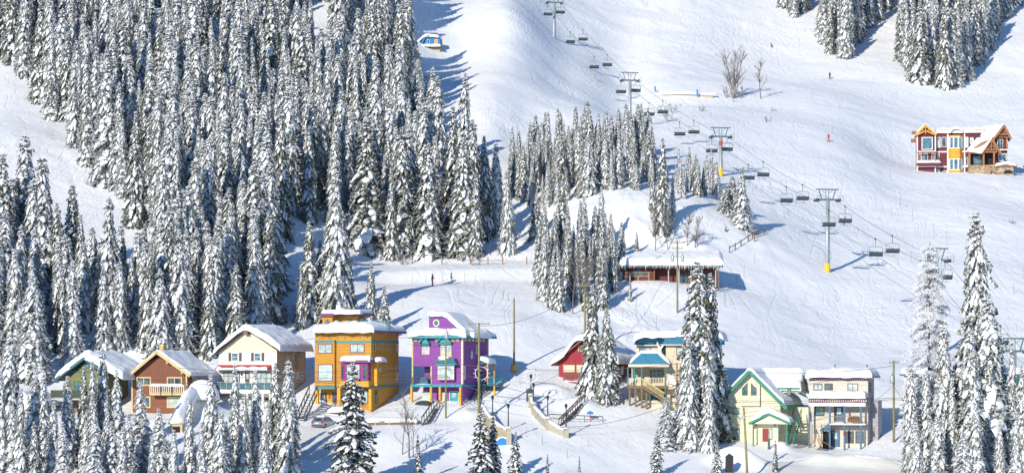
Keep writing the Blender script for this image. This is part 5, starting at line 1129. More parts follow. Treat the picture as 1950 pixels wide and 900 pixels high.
# ================================================================== little blue hut, top
DHUT = ground(838, 97).y-1.2
def blue_hut():
    DH = DHUT
    h = House('blue_hut', 'little blue hut with an orange door and steep snowy roof beside the upper run', 'hut', 838, 96, DH, -8)
    X, Y, Zp = h.X, h.Y, h.Zp; xl = X(804)
    m = MB(); m.box(xl, 0, 0, 3.5, -2, Zp(89)); h.b(m, 'stone_base', 'stone_wall')
    m = MB(); m.prism([(X(805, .5), Zp(89)), (-.05, Zp(89)), (-.05, Zp(72)), (X(812, .5), Zp(72))], .5, 3.4); h.b(m, 'wall', 'hut_blue')
    m = MB(); m.box(X(827, .5), X(834, .5), .44, .52, Zp(88), Zp(74)); h.b(m, 'door', 'honey_timber')
    h.win(813, 818, 75, 84, 'galvanised', 'glass', .5, mull=0)
    m = MB(); m.box(X(812, .2), X(817, .2), .1, .5, Zp(72), Zp(66)); h.b(m, 'stove_pipe', 'black_metal')
    m = MB(); m.prism([(X(797), Zp(88)), (X(808), Zp(69)), (X(811), Zp(68)), (X(836), Zp(71)), (X(836), Zp(72.5)), (X(811), Zp(70)), (X(801), Zp(88))], .2, 3.8); h.b(m, 'roof', 'hut_blue')
    snow_cap('roof_snow', [(X(786), Zp(86)), (X(798), Zp(78)), (X(808), Zp(68)), (X(836), Zp(71))], .1, 3.8, t=.75, over=.05, parent=h.root, seed=111, edge=.8, sag=.02)
    m = MB(); m.box(xl-.2, .5, -1.1, .5, Zp(90.5), Zp(88.5)); h.b(m, 'porch_slab', 'dark_steel')
    snow_cap('porch_snow', [(xl-.2, Zp(88.5)), (.5, Zp(88.5))], -1.1, .45, t=.55, over=.03, parent=h.root, seed=112, edge=.8)
    return h
# ================================================================== green roofed building behind the trees on the right
def green_roof_building():
    h = House('green_roofed_building', 'long pale building with green flat eaves partly hidden behind the firs at the right edge', 'building', 1985, 850, 305, -12)
    X, Y, Zp = h.X, h.Y, h.Zp; xl = X(1722)
    m = MB(); m.box(xl, 0, 0, 9, -3, Zp(715)); h.b(m, 'wall', 'stone_siding')
    m = MB(); m.box(X(1714), .6, -.7, 9.6, Zp(715)+.002, Zp(709)); h.b(m, 'roof', 'dark_teal')
    snow_cap('roof_snow', [(X(1714), Zp(709)), (.6, Zp(709))], -.7, 9.6, t=.7, over=.1, parent=h.root, seed=121, edge=.8)
    m = MB(); m.box(X(1719), .3, -1.6, .0, Zp(763), Zp(758)); h.b(m, 'lower_roof', 'dark_teal')
    snow_cap('lower_snow', [(X(1719), Zp(758)), (.3, Zp(758))], -1.6, -.02, t=.55, over=.05, parent=h.root, seed=122, edge=.6)
    m = MB(); m.prism([(-1.5, Zp(728, 0, -1)), (-.1, Zp(708, 0, -1)), (-.1, Zp(728, 0, -1))], X(1893, -1), .2, 'x'); h.b(m, 'green_mansard', 'dark_teal')
    for a in (1722, 1825, 1900, 1945): m = MB(); x_ = X(a, -1.4); m.box(x_-.12, x_+.12, -1.5, -1.26, -3, Zp(763)); h.b(m, 'veranda_post', 'green_trim')
    for a in (1744, 1762, 1803, 1915, 1935): h.win(a, a+14, 728, 746, 'white_paint', 'glass_pale')
    for a in (1748, 1803, 1912): h.win(a, a+16, 772, 796, 'plum_trim', 'glass')
    m = MB(); m.box(X(1905), X(1912), -.06, .01, Zp(820), Zp(770)); m.box(X(1925), X(1932), -.06, .01, Zp(820), Zp(770)); h.b(m, 'plum_panel', 'plum_trim')
    return h
def left_cabin():
    h = House('grey_cabin', 'small grey cabin with white gable barely seen between the firs at the left edge', 'cabin', 62, 800, 300, -18)
    X, Y, Zp = h.X, h.Y, h.Zp; xl = X(20); m = MB(); m.prism([(xl, -3), (0, -3), (0, Zp(772)), ((xl)/2, Zp(752)), (xl, Zp(772))], 0, 6); h.b(m, 'wall', 'white_wall')
    m = MB(); m.prism([(xl-.5, Zp(776)), (xl/2, Zp(752)), (.5, Zp(776)), (.5, Zp(774)), (xl/2, Zp(749.5)), (xl-.5, Zp(774))], -.5, 6.4); h.b(m, 'roof', 'dark_steel')
    snow_cap('roof_snow', [(xl-.5, Zp(774)), (xl/2, Zp(749)), (.5, Zp(774))], -.45, 6.4, t=.6, over=.06, parent=h.root, seed=131, edge=.6)
    h.win(35, 46, 772, 784, 'dark_steel', 'glass'); return h
HS = [orange_house(), purple_house(), brown_chalet(), olive_house(), cream_house(), red_house(), blue_roof_house(), green_trim_house(), beige_house(), maroon_house(), ski_shed(), blue_hut(), green_roof_building(), left_cabin()]

# ------------------------------------------------------------------ chairlift
LD = Vector((-0.21, 1, 0)).normalized(); LPv = Vector((LD.y, -LD.x, 0))      # line direction (uphill) and its right side
def line_x(y): return 53.9 - .21*(y-395)
GA = 1.95
def make_tower():
    t = empty('lift_tower', (0,0,0))
    m = MB(); m.tube([(0,0,-16),(0,0,-.1)], .33, 10, .26); m.build('pole', M['galvanised'], t, True)
    m = MB(); m.beam((-GA-.15,0,0), (GA+.15,0,0), .34, .30); m.build('cross_arm', M['lift_green'], t)
    m = MB(); m.beam((-2.05,0,1.75), (2.05,0,1.75), .2); m.beam((-1.5,0,1.7), (-1.0,0,.1), .14); m.beam((1.5,0,1.7), (1.0,0,.1), .14); m.beam((-.25,0,.1), (-.25,0,1.7), .08); m.beam((.25,0,.1), (.25,0,1.7), .08)
    m.tube([(-1.0,0,1.7),(-.6,0,1.25),(-.3,0,1.2)], .04, 4); m.tube([(1.0,0,1.7),(.6,0,1.25),(.3,0,1.2)], .04, 4); m.build('lifting_frame', M['lift_green'], t)
    for sx in (-1, 1):
        m = MB(); m.beam((sx*GA,-1.3,.03), (sx*GA,1.3,-.03), .12, .22); s_ = m.build('sheave_train', M['dark_steel'], t)
        for k in range(6):
            y_ = -1.15+k*.46; vs = []; m = MB()
            m.tube([(sx*GA-.05, y_, -.12), (sx*GA+.05, y_, -.12)], .19, 10); m.build('wheel', M['black_metal'], s_)
        m = MB(); m.box(sx*GA+.2, sx*GA+.55, -1.2, 1.2, -.32, -.28); m.beam((sx*GA+.5,-1.2,-.3), (sx*GA+.5,-1.2,.6), .05); m.beam((sx*GA+.5,1.2,-.3), (sx*GA+.5,1.2,.6), .05); m.beam((sx*GA+.5,-1.2,.6), (sx*GA+.5,1.2,.6), .05); m.build('walkway', M['lift_green'], t)
    m = MB(); m.beam((.42,-.1,-11), (.42,-.1,0), .04); m.beam((.42,.25,-11), (.42,.25,0), .04)
    for k in range(34): m.beam((.42,-.1,-.3-k*.32), (.42,.25,-.3-k*.32), .03)
    m.build('ladder', M['dark_steel'], t); return t
TW = [('photo top', 5, 599.7, 'cut by the top edge'), ('t2', 153, 524.5, 'second from the top, with a slim white pole above the small wood'), ('t3', 260, 455.8, 'with a red band, above the firs by the bank'), ('t4', 380, 395.0, 'in the middle of the piste with a yellow padded foot'), ('t5', 495, 348.0, 'half hidden behind the frost-white larch'), ('t6', 668, 320.5, 'lowest one, at the right edge above the green roof')]
tp = None; RP = []
for i, (nm, py, D, lab) in enumerate(TW):
    z = (HY-py)/F*D; x = line_x(D); t = make_tower() if tp is None else copy_tree(tp); tp = tp or t
    t.location = (x, D, z); t.rotation_euler = (0, 0, math.atan2(LPv.y, LPv.x)); tag(t, 'grey chairlift tower '+lab, 'lift tower', 'towers of the chairlift')
    RP.append((x, D, z))
    if i in (1, 2, 3):
        g = gz(x, D); m = MB(); m.lathe([(.42,g-z-.3),(.5,g-z),(.5,g-z+1.35),(.42,g-z+1.4)], (0,0,0), 10); m.build('foot_pad', M['yellow_pad'], t)
    if i == 2: m = MB(); m.lathe([(.30,-1.7),(.33,-1.65),(.33,-.9),(.30,-.85)], (0,0,0), 10); m.build('red_band', M['red_paint'], t)
def rope_z(y):
    for (xa, ya, za), (xb, yb, zb) in zip(RP, RP[1:]):
        if yb <= y <= ya: f = (y-ya)/(yb-ya); return za+(zb-za)*f - 4*.9*f*(1-f)*((ya-yb)/65)
    (xa, ya, za), (xb, yb, zb) = (RP[0], RP[1]) if y > RP[0][1] else (RP[-2], RP[-1])
    return za+(zb-za)*(y-ya)/(yb-ya)
def rope_pt(px, side):
    k = (px-CX)/F; o = LPv*(GA*side)   # x = line_x(y0)+o.x, y = y0+o.y, x = k*y
    y0 = (53.9+.21*395+o.x - k*o.y)/(k+.21); return Vector((line_x(y0)+o.x, y0+o.y, rope_z(y0)))
for side, nm in ((-1, 'left'), (1, 'right')):
    pts = []; y = 680
    while y > 296: pts.append(Vector((line_x(y), y, rope_z(y)-.32))+LPv*(GA*side)); y -= 3
    tag(MB().tube(pts, .032, 5).build('haul_cable', M['cable']), 'grey haul cable of the chairlift, the %s one of the two' % nm, 'cable', 'haul cables of the chairlift')
def make_chair():
    t = empty('lift_chair', (0,0,0))    # origin at the grip on the cable; chair faces uphill (+y)
    m = MB(); m.box(-.09,.09,-.2,.2,-.1,.1); m.build('grip', M['black_metal'], t)
    m = MB(); m.tube([(0,0,0),(.0,-.12,-.5),(0,-.12,-1.25)], .045, 6); m.build('hanger', M['dark_steel'], t)
    m = MB(); w = 1.17; zt, zb = -1.25, -2.7
    m.tube([(-w,.0,zb),(-w-.03,-.1,zb+.5),(-w+.02,-.12,zt-.25),(-w+.2,-.12,zt),(0,-.12,zt+.02),(w-.2,-.12,zt),(w-.02,-.12,zt-.25),(w+.03,-.1,zb+.5),(w,.0,zb)], .075, 6); m.tube([(-.5,-.12,zt),(-.5,-.2,zb+.3)], .03, 4); m.tube([(.5,-.12,zt),(.5,-.2,zb+.3)], .03, 4)
    m.build('frame', M['galvanised'], t)
    m = MB(); m.box(-w+.05, w-.05, -.25, .42, zb-.06, zb+.16); m.build('seat', M['black_metal'], t)
    m = MB(); m.box(-w+.05, w-.05, -.36, -.27, zb+.10, zb+.62); m.build('backrest', M['dark_steel'], t)
    m = MB(); m.tube([(-w,-.1,zb+.7),(-w,.5,zb+.55),(w,.5,zb+.55),(w,-.1,zb+.7)], .03, 5); m.tube([(-.5,.5,zb+.55),(-.5,.6,zb-.5)], .025, 4); m.tube([(.5,.5,zb+.55),(.5,.6,zb-.5)], .025, 4); m.tube([(-.8,.6,zb-.5),(.8,.6,zb-.5)], .03, 4); m.build('safety_bar', M['galvanised'], t)
    return t
LC = [(1043,'nearest the top edge'),(1086,'second from the top'),(1131,'just above the twiggy bush'),(1182,'right beside the second tower from the top'),(1236,'first below the second tower from the top'),(1294,'between the second and third towers, lower one'),
      (1355,'beside the tower with the red band'),(1425,'first below the tower with the red band'),(1497,'next above the yellow footed tower'),(1578,'in front of the pole of the yellow footed tower'),(1667,'below the yellow footed tower, halfway to the frosty larch')]
RC = [(1067,'nearest the top edge'),(1110,'second from the top'),(1156,'above the twiggy bush'),(1210,'right beside the second tower from the top'),(1262,'first below the second tower from the top'),(1321,'between the second and third towers, lower one'),
      (1384,'beside the tower with the red band'),(1453,'first below the tower with the red band'),(1528,'next above the yellow footed tower'),(1609,'carrying a dark rider just below the yellow footed tower'),(1699,'below the yellow footed tower, halfway to the frosty larch'),(1799,'between the frost-white larch and the highest fir'),(1905,'lowest one, right of the highest fir')]
tp = None
for side, lst in ((-1, LC), (1, RC)):
    for px, lab in lst:
        t = make_chair() if tp is None else copy_tree(tp); tp = tp or t
        p = rope_pt(px, side); t.location = p-Vector((0,0,.32)); t.rotation_euler = (0, 0, math.atan2(-LD.x, LD.y))
        tag(t, 'lift chair on the %s cable, %s' % ('left' if side < 0 else 'right', lab), 'lift chair', 'chairs hanging from the lift cables')
        if px == 1609: RIDER = t.location.copy()

# ------------------------------------------------------------------ people
def person(label, p, heading, pose, H=1.75, jacket=(0.02,0.025,0.04), pants=(0.02,0.02,0.025), helmet=(0.03,0.03,0.035)):
    """one skinned body; pose: dict joint -> (x forward, y left, z) in metres for a 1.75 m person"""
    J = dict(pelvis=(0,0,.92), waist=(0,0,1.08), chest=(.02,0,1.32), neck=(.03,0,1.50), head=(.05,0,1.62), top=(.05,0,1.74),
             hipL=(0,.11,.88), kneeL=(.08,.13,.50), ankL=(0,.14,.12), toeL=(.18,.15,.06), hipR=(0,-.11,.88), kneeR=(.08,-.13,.50), ankR=(0,-.14,.12), toeR=(.18,-.15,.06),
             shL=(.02,.19,1.42), elL=(.08,.30,1.18), wrL=(.30,.30,1.08), fiL=(.38,.29,1.06), shR=(.02,-.19,1.42), elR=(.08,-.30,1.18), wrR=(.30,-.30,1.08), fiR=(.38,-.29,1.06))
    J.update(pose); names = list(J); E = [('pelvis','waist'),('waist','chest'),('chest','neck'),('neck','head'),('head','top'),('pelvis','hipL'),('hipL','kneeL'),('kneeL','ankL'),('ankL','toeL'),('pelvis','hipR'),('hipR','kneeR'),('kneeR','ankR'),('ankR','toeR'),
         ('chest','shL'),('shL','elL'),('elL','wrL'),('wrL','fiL'),('chest','shR'),('shR','elR'),('elR','wrR'),('wrR','fiR')]
    rad = dict(pelvis=.15, waist=.135, chest=.17, neck=.065, head=.115, top=.07, hipL=.11, kneeL=.075, ankL=.065, toeL=.05, shL=.085, elL=.06, wrL=.045, fiL=.04)
    me = bpy.data.meshes.new('person'); me.from_pydata([J[n] for n in names], [(names.index(a), names.index(b)) for a, b in E], [])
    o = bpy.data.objects.new('person', me); link(o); md = o.modifiers.new('skin', 'SKIN'); sd_ = me.skin_vertices[0].data if me.skin_vertices else None
    if sd_ is None:
        import bmesh
        bm = bmesh.new(); bm.from_mesh(me); bm.verts.layers.skin.verify(); bm.to_mesh(me); bm.free(); sd_ = me.skin_vertices[0].data
    for i, n in enumerate(names): r = rad[n.replace('R','L') if n[-1] == 'R' else n]; sd_[i].radius = (r, r); sd_[i].use_root = (n == 'pelvis')
    ss = o.modifiers.new('sub', 'SUBSURF'); ss.levels = 1; ss.render_levels = 1
    dg = bpy.context.evaluated_depsgraph_get(); dg.update(); nm = bpy.data.meshes.new_from_object(o.evaluated_get(dg)); o.modifiers.clear(); o.data = nm
    mk = lambda n, c: mat(n, c, rough=.8, var=.12, scale=8)
    nm.materials.clear()
    for n_, c_ in (('jacket_cloth', jacket), ('trouser_cloth', pants), ('skin', (0.55,0.33,0.24)), ('boot', (0.03,0.03,0.03))): nm.materials.append(mk(n_, c_))
    pz, nz = J['pelvis'][2]+.06, J['neck'][2]+.02; az = max(J['ankL'][2], J['ankR'][2])+.04
    for f in nm.polygons:
        c = f.center; f.material_index = 3 if c.z < az and pz-az > .2 else 1 if c.z < pz and (abs(c.y) < .26 or c.z < pz-.25) else 0 if c.z < nz or abs(c.y) > .16 else 2; f.use_smooth = True
    h = Vector(J['head']); m = MB(); m.lathe([(.10,-.03),(.135,.02),(.14,.08),(.11,.145),(.05,.175)], (h.x-.01, h.y, h.z), 10); m.build('helmet', mk('helmet_shell', helmet), o, True)
    m = MB(); m.box(h.x+.07, h.x+.14, -.09+h.y, .09+h.y, h.z-.01, h.z+.05); m.build('goggles', M['glass'], o)
    s = H/1.75; o.scale = (s, s, s); o.location = p; o.rotation_euler = (0, 0, heading); return tag(o, label, 'person')
def ski_set(p, heading, who, col, poles=True, gap=.30, spread=0.0, tilt=0.0):
    for k, sd_ in enumerate((-1, 1)):
        m = MB(); m.prism([(-.8,0),(.75,0),(.88,.09),(.86,.11),(.74,.025),(-.8,.025)], -.045, .045); o = m.build('ski', mat('ski_top', col, rough=.3, var=.1)); a = heading+sd_*spread
        o.location = p+Vector((-math.sin(heading)*gap/2*sd_, math.cos(heading)*gap/2*sd_, .03)); o.rotation_euler = (tilt*0, -tilt, a)
        tag(o, '%s ski of the %s' % ('left' if sd_ > 0 else 'right', who), 'ski')
        if poles:
            q = o.location+Vector((-math.sin(heading)*.28*sd_, math.cos(heading)*.28*sd_, 0)); t = q+Vector((math.cos(heading)*.35, math.sin(heading)*.35, 1.05))
            tag(MB().tube([q, t], .012, 4).build('ski_pole', M['black_metal']), '%s ski pole of the %s' % ('left' if sd_ > 0 else 'right', who), 'ski pole')
p = ground(823, 544, 340); person('skier in black jacket and red trousers standing on the ledge, arm raised', p, R(20), dict(wrL=(.35,.25,1.5), elL=(.25,.32,1.32), fiL=(.42,.24,1.56)), 1.85, (0.015,0.02,0.035), (0.62,0.05,0.04)); ski_set(p, R(20), 'skier in red trousers', (0.05,0.05,0.06))
p = ground(859, 541, 340); person('skier in dark blue jacket and bright green trousers standing on the ledge', p, R(0), dict(), 1.75, (0.03,0.06,0.10), (0.05,0.40,0.09)); ski_set(p, R(0), 'skier in green trousers', (0.06,0.06,0.06))
p = ground(1578, 270); person('skier all in red gliding down the wide upper piste', p, R(-110), dict(head=(.16,.02,1.50), top=(.18,.02,1.60), neck=(.13,0,1.40), chest=(.09,0,1.24), kneeL=(.22,.13,.5), kneeR=(.2,-.13,.5)), 1.75, (0.62,0.01,0.03), (0.50,0.01,0.02), (0.4,0.02,0.03)); ski_set(p, R(-110), 'skier all in red', (0.05,0.05,0.06))
p = ground(1580, 151); person('skier in dark clothes standing high on the piste left of the upper right grove', p, R(-60), dict(), 1.8); ski_set(p, R(-60), 'dark skier high on the piste', (0.05,0.05,0.06), spread=.12)
p = ground(1470, 91); person('snowboarder in black and olive crouching near the top of the upper run', p, R(160), dict(pelvis=(-.1,0,.55), waist=(-.02,0,.68), chest=(.14,0,.86), neck=(.28,0,.98), head=(.34,0,1.06), top=(.37,0,1.17), hipL=(-.1,.11,.52), hipR=(-.1,-.11,.52), kneeL=(.22,.22,.42), kneeR=(.22,-.22,.42), ankL=(0,.26,.12), ankR=(0,-.26,.12), toeL=(.15,.28,.06), toeR=(.15,-.28,.06),
   shL=(.16,.2,.93), shR=(.16,-.2,.93), elL=(.2,.42,.8), elR=(.2,-.42,.8), wrL=(.3,.62,.78), wrR=(.35,-.5,.62), fiL=(.32,.7,.8), fiR=(.4,-.55,.56)), 1.75, (0.03,0.035,0.015), (0.02,0.02,0.02))
tag(MB().prism([(-.8,.04),(-.7,0),(.7,0),(.8,.04),(.7,.025),(-.7,.025)], -.13, .13).build('snowboard', mat('board_top', (0.45,0.4,0.05), rough=.3), None, False, (p.x, p.y, p.z+.02)), 'snowboard under the crouching rider', 'snowboard').rotation_euler = (0, 0, R(70))
person('lone rider in dark clothes sitting on the lift chair, legs hanging', RIDER+Vector((0,0,-3.37)), math.atan2(LD.y, LD.x), dict(pelvis=(0,0,.80), hipL=(.02,.11,.78), hipR=(.02,-.11,.78), waist=(-.04,0,.95), chest=(-.05,0,1.18), neck=(-.02,0,1.36), head=(.02,0,1.48), top=(.02,0,1.6), kneeL=(.5,.13,.76), kneeR=(.5,-.13,.76), ankL=(.55,.13,.34), ankR=(.55,-.13,.34), toeL=(.72,.13,.30), toeR=(.72,-.13,.30),
   shL=(-.05,.19,1.28), shR=(-.05,-.19,1.28), elL=(.05,.27,1.04), elR=(.05,-.27,1.04), wrL=(.32,.2,1.0), wrR=(.32,-.2,1.0), fiL=(.4,.17,1.02), fiR=(.4,-.17,1.02)), 1.7)

# ------------------------------------------------------------------ utility poles and wires
PT = {}
def util_pole(key, px, pyb, pyt, label, D=None, arms=((0.5, 2.4),), trans=(), r=.16, mt='pole_wood', lean=0.0, guy=None, ins=True):
    p = at(px, D) if D else ground(px, pyb); Hh = (HY-pyt)/F*p.y - p.z
    t = empty('utility_pole', p, 0, label, 'utility pole')
    m = MB(); m.tube([(0,0,-1.5),(lean*.5,0,Hh*.5),(lean,0,Hh)], r, 8, r*.72); m.build('pole', M[mt], t, True)
    for dz, w in arms:
        m = MB(); m.beam((lean-w/2, -.16, Hh-dz), (lean+w/2, -.1, Hh-dz), .12, .14); a_ = m.build('cross_arm', M[mt], t)
        if ins:
            for k in range(4): m = MB(); m.lathe([(.04,0),(.06,.06),(.03,.14),(.06,.18),(.03,.24)], (lean-w/2+.12+k*(w-.24)/3, -.14, Hh-dz+.07), 6); m.build('insulator', M['galvanised'], a_)
    for dz, dx in trans:
        m = MB(); m.lathe([(.05,-.05),(.24,0),(.26,.08),(.26,.85),(.22,.95),(.06,1.0)], (lean+dx, -.25, Hh-dz), 10); tr_ = m.build('transformer', M['galvanised'], t, True)
        m = MB(); m.lathe([(.03,0),(.05,.1),(.02,.3)], (lean+dx, -.25, Hh-dz+1.0), 6); m.build('bushing', M['black_metal'], tr_)
    PT[key] = (p, Hh, lean); return t
util_pole('mid', 979, 708, 568, 'bare wooden pole with a brown padded box at its foot between purple and red houses', arms=()) 
pp, hh, _ = PT['mid']; m = MB(); m.lathe([(.26,0),(.42,.05),(.42,1.15),(.3,1.2)], (pp.x, pp.y, pp.z-.1), 8)
tag(m.build('padding_box', M['mustard']), 'brown protective pad wrapped round the foot of the bare pole', 'pad')
util_pole('purple', 912, 775, 614, 'wooden utility pole with long cross arm at the right corner of the purple house', D=300, arms=((.15, 2.9),), trans=())
util_pole('lane', 849, 797, 640, 'plain greenish pole standing in front of the purple house', D=None, arms=(), trans=((.3, .1),), r=.13)
util_pole('shed', 1290, 597, 458, 'utility pole with two cross arms and a pair of transformers before the ski shed', arms=((.3, 2.3), (1.2, 1.7)), trans=((3.2, -.75), (3.2, .75)))
util_pole('right', 1702, 842, 686, 'utility pole with crowded cross arm and transformer right of the beige house', arms=((.25, 1.3),), trans=((2.9, -.25),), r=.17)
util_pole('lean', 1424, 905, 775, 'leaning olive coloured pole in front of the green trimmed house', D=281, arms=(), lean=-.5, trans=(), r=.16)
util_pole('blue', 1289, 800, 690, 'orange-brown pole before the porch of the blue roofed house', D=299, arms=(), mt='pole_wood_orange', r=.14)
util_pole('clump', 1114, 660, 541, 'pole with cross arm between the middle clump and the red house', D=330, arms=((.2, 2.6),))
util_pole('left', 193, 690, 648, 'short topped pole above the olive house roof', D=315, arms=(), r=.15)
pp, hh, ll = PT['lean']; m = MB(); m.lathe([(.1,0),(.2,.05),(.22,.35),(.12,.45)], (pp.x+ll, pp.y-.2, pp.z+hh-1.4), 8); tag(m.build('street_light_head', M['galvanised']), 'grey lamp head near the top of the leaning pole', 'lamp head')
WIRES = [(-20,650,310,193,640,315,.5),(193,641,315,600,644,318,1.0),(600,644,318,912,628,300,.5),(340,700,297,849,690,301,.9),(380,712,296,849,700,300,.9),(849,690,301,1290,692,299,.9),(1290,692,299,1702,696,298,1.1),
  (600,724,298,849,712,300.5,.4),(600,727,298,849,716,300,.5),(849,716,300,1010,760,296,.7),(849,700,300,1060,760,300,.3),(1365,761,296,1702,757,298,.25),(1365,764,295.5,1702,760,297.5,.3),(1702,757,298,1960,752,296,.4),(1702,760,297.5,1960,757,296,.4),
  (1060,813,294,1290,762,299,.9),(1048,795,296,1150,800,299,.3),(1290,462,380,1400,420,408,.8),(1114,545,330,1290,462,380,1.2),(1290,548,352,1248,585,348,.1),(1702,733,298,1655,770,297,.1),(1702,733,298,1725,770,298,.1),(912,620,300,1114,545,330,1.5),(240,716,293,600,724,298,.8),(1424,778,281,1372,850,285,.1),(1290,640,299,1277,705,300,.1),(849,712,300,905,775,297,.1)]
for i, (a, b, D1, c, d, D2, s_) in enumerate(WIRES):
    A, B = unproj(a, b, D1), unproj(c, d, D2); pts = [A.lerp(B, k/10)-Vector((0,0,4*s_*(k/10)*(1-k/10))) for k in range(11)]
    o = MB().tube(pts, .028 if abs(a-c) > 60 else .02, 4).build('overhead_wire', M['cable'])
    near_ = 'olive house' if c < 200 else 'brown chalet' if c < 420 else 'orange house' if c < 700 else 'purple house' if c < 930 else 'ski path' if c < 1130 else 'blue roofed house' if c < 1300 else 'beige house' if c < 1720 else 'right edge'
    tag(o, 'thin grey overhead wire strung near the %s' % near_, 'wire', 'overhead wires')

# ------------------------------------------------------------------ ski path walls, lamps, stairs
def lamp(px, pyb, pyt, label, wreath=False, D=None):
    p = at(px, D) if D else ground(px, pyb); p = Vector((p.x, p.y, (HY-pyb)/F*p.y)); h = (pyb-pyt)/F*p.y
    t = empty('street_lamp', p, 0, label, 'street lamp', 'old style lamps along the ski path')
    m = MB(); m.lathe([(.16,-.8),(.16,.25),(.09,.35),(.07,h*.5),(.055,h-.75),(.09,h-.7)], (0,0,0), 8); m.build('post', M['black_metal'], t, True)
    m = MB(); m.lathe([(.10,h-.7),(.2,h-.25),(.21,h-.23),(.1,h-.08),(.03,h)], (0,0,0), 6); l_ = m.build('lantern', M['black_metal'], t)
    m = MB(); m.lathe([(.115,h-.64),(.175,h-.3)], (0,0,0), 6); m.build('lamp_glass', M['glass_pale'], l_)
    heap('snow_cap', (0,0,h-.03), (.14,.14), .12, t, 1)
    if wreath:
        c = Vector((p.x, p.y-.2, p.z+h-.35)); r_ = .82; m = MB(); pts = [c+Vector((r_*math.cos(k*math.pi/12), 0, r_*math.sin(k*math.pi/12))) for k in range(25)]; m.tube(pts, .045, 5)
        for k in range(12): a = k*math.pi/6; q = c+Vector((math.cos(a), 0, math.sin(a)))*r_; m.beam(q, q+Vector((math.cos(a), 0, math.sin(a)))*.3, .05); m.beam(q+Vector((.1*math.sin(a),0,-.1*math.cos(a))), q-Vector((.1*math.sin(a),0,-.1*math.cos(a))), .05)
        tag(m.build('snowflake_ring', M['white_paint']), 'white spiked ring decoration on the lamp %s' % wreath, 'decoration', 'snowflake rings on lamps')
    return t
def path_wall(label, pts, top=.9, arch=None, mt='stone_wall'):
    W_ = [Vector(((x-CX)/F*D, D, (HY-y)/F*D)) for x, y, D in pts]     # pier tops
    c = W_[0]; t = empty('path_wall', c, 0, label, 'wall')
    for i, w in enumerate(W_):
        q = w-c; m = MB(); m.box(q.x-.32, q.x+.32, q.y-.32, q.y+.32, q.z-3.6, q.z); m.box(q.x-.4, q.x+.4, q.y-.4, q.y+.4, q.z-.22, q.z-.05); m.build('pier', M['concrete'], t); heap('pier_snow', (q.x, q.y, q.z), (.4,.4), .22, t, i)
    for a, b in zip(W_, W_[1:]):
        a = a-c; b = b-c; d = (b-a).normalized()*.33; m = MB(); A, B = a+d-Vector((0,0,.3)), b-d-Vector((0,0,.3))
        n = Vector((d.y, -d.x, 0)).normalized()*.14; V = []
        for q in (A, B):
            for s_, dz in ((-1, -3.4), (1, -3.4), (1, 0), (-1, 0)): V.append(q+n*s_+Vector((0,0,dz)))
        m.add(V, [(0,1,2,3),(7,6,5,4),(0,4,5,1),(1,5,6,2),(2,6,7,3),(3,7,4,0)]); m.build('panel', M[mt], t)
        m = MB(); k_ = 9; V = []; Fs = []
        for i in range(k_+1):
            q = A.lerp(B, i/k_); e = .16+.12*float(vnoise(i*1.7, c.x, 1, 7)); low = .25+.25*float(vnoise(i*2.3, c.y, 1, 9))
            V += [q-n*1.6-Vector((0,0,.03)), q-n*1.2+Vector((0,0,e)), q+n*1.2+Vector((0,0,e)), q+n*1.6-Vector((0,0,max(.03,low)))]
        for i in range(k_):
            for j in range(3): a_ = i*4+j; Fs.append((a_, a_+4, a_+5, a_+1))
            a_ = i*4; Fs.append((a_+3, a_+7, a_+4, a_))
        Fs += [(0,1,2,3), (k_*4+3, k_*4+2, k_*4+1, k_*4)]
        m.add(V, Fs); m.build('coping_snow', M['snow'], t, True)
    return t, c
PL = [(x, y, ground(x, yb).y) for x, y, yb in ((917,764,800),(938,794,838),(969,814,846))]
PR = [(x, y, ground(x, yb).y) for x, y, yb in ((1011,751,774),(1016,767,789),(1043,795,818),(1078,815,834))]
lamp(938, 795, 751, 'black street lamp on the middle pier of the left path wall', D=PL[1][2])
lamp(968, 815, 767, 'black street lamp on the end pier of the left path wall', D=PL[2][2])
lamp(1011, 752, 711, 'black street lamp with a ring at the upper end of the right path wall', 'at the upper end of the right wall', D=PR[0][2])
lamp(1016, 768, 727, 'black street lamp just below the ringed one on the right path wall', D=PR[1][2])
lamp(1043, 796, 751, 'black street lamp on the third pier of the right path wall', D=PR[2][2])
lamp(1078, 816, 767, 'black street lamp at the lower end of the right path wall', D=PR[3][2])
lamp(917, 765, 705, 'black street lamp with a ring before the side porch of the purple house', 'before the purple house', D=PL[0][2])
wl_, c_ = path_wall('beige stone wall with snowy coping and a blue arch on the left side of the ski path', PL)
DA = PL[2][2]-.1
a = unproj(957, 846, DA)-c_; ar = [(a.x+.75*math.cos(k*math.pi/10), a.z+.85*math.sin(k*math.pi/10)) for k in range(11)]+[(a.x-.75, a.z-.8), (a.x+.75, a.z-.8)]
MB().prism(ar, a.y-.16, a.y+.3).build('blue_arch', M['blue_paint'], wl_)
m = MB(); m.tube([(a.x+.86*math.cos(k*math.pi/10), a.y-.1, a.z+.96*math.sin(k*math.pi/10)) for k in range(11)], .11, 6); m.build('arch_snow', M['snow'], wl_, True)
m = MB(); m.box(a.x-2.6, a.x+.6, a.y+.0, a.y+.28, a.z-1.6, a.z+1.4); m.build('arch_wall', M['stone_wall'], wl_)
path_wall('curved beige balustrade wall with snow on its coping on the right side of the ski path', PR, mt='concrete')
m = MB(); A = ground(1003, 765); m.box(A.x-.03, A.x+.9, A.y, A.y+.06, A.z, A.z+1.7); 
for k in range(4): m.box(A.x-.05+k*.3, A.x+.01+k*.3, A.y-.05, A.y+.1, A.z-.5, A.z+1.9)
tag(m.build('metal_gate', M['dark_steel']), 'grey barred gate panel at the upper end of the right path wall', 'gate')
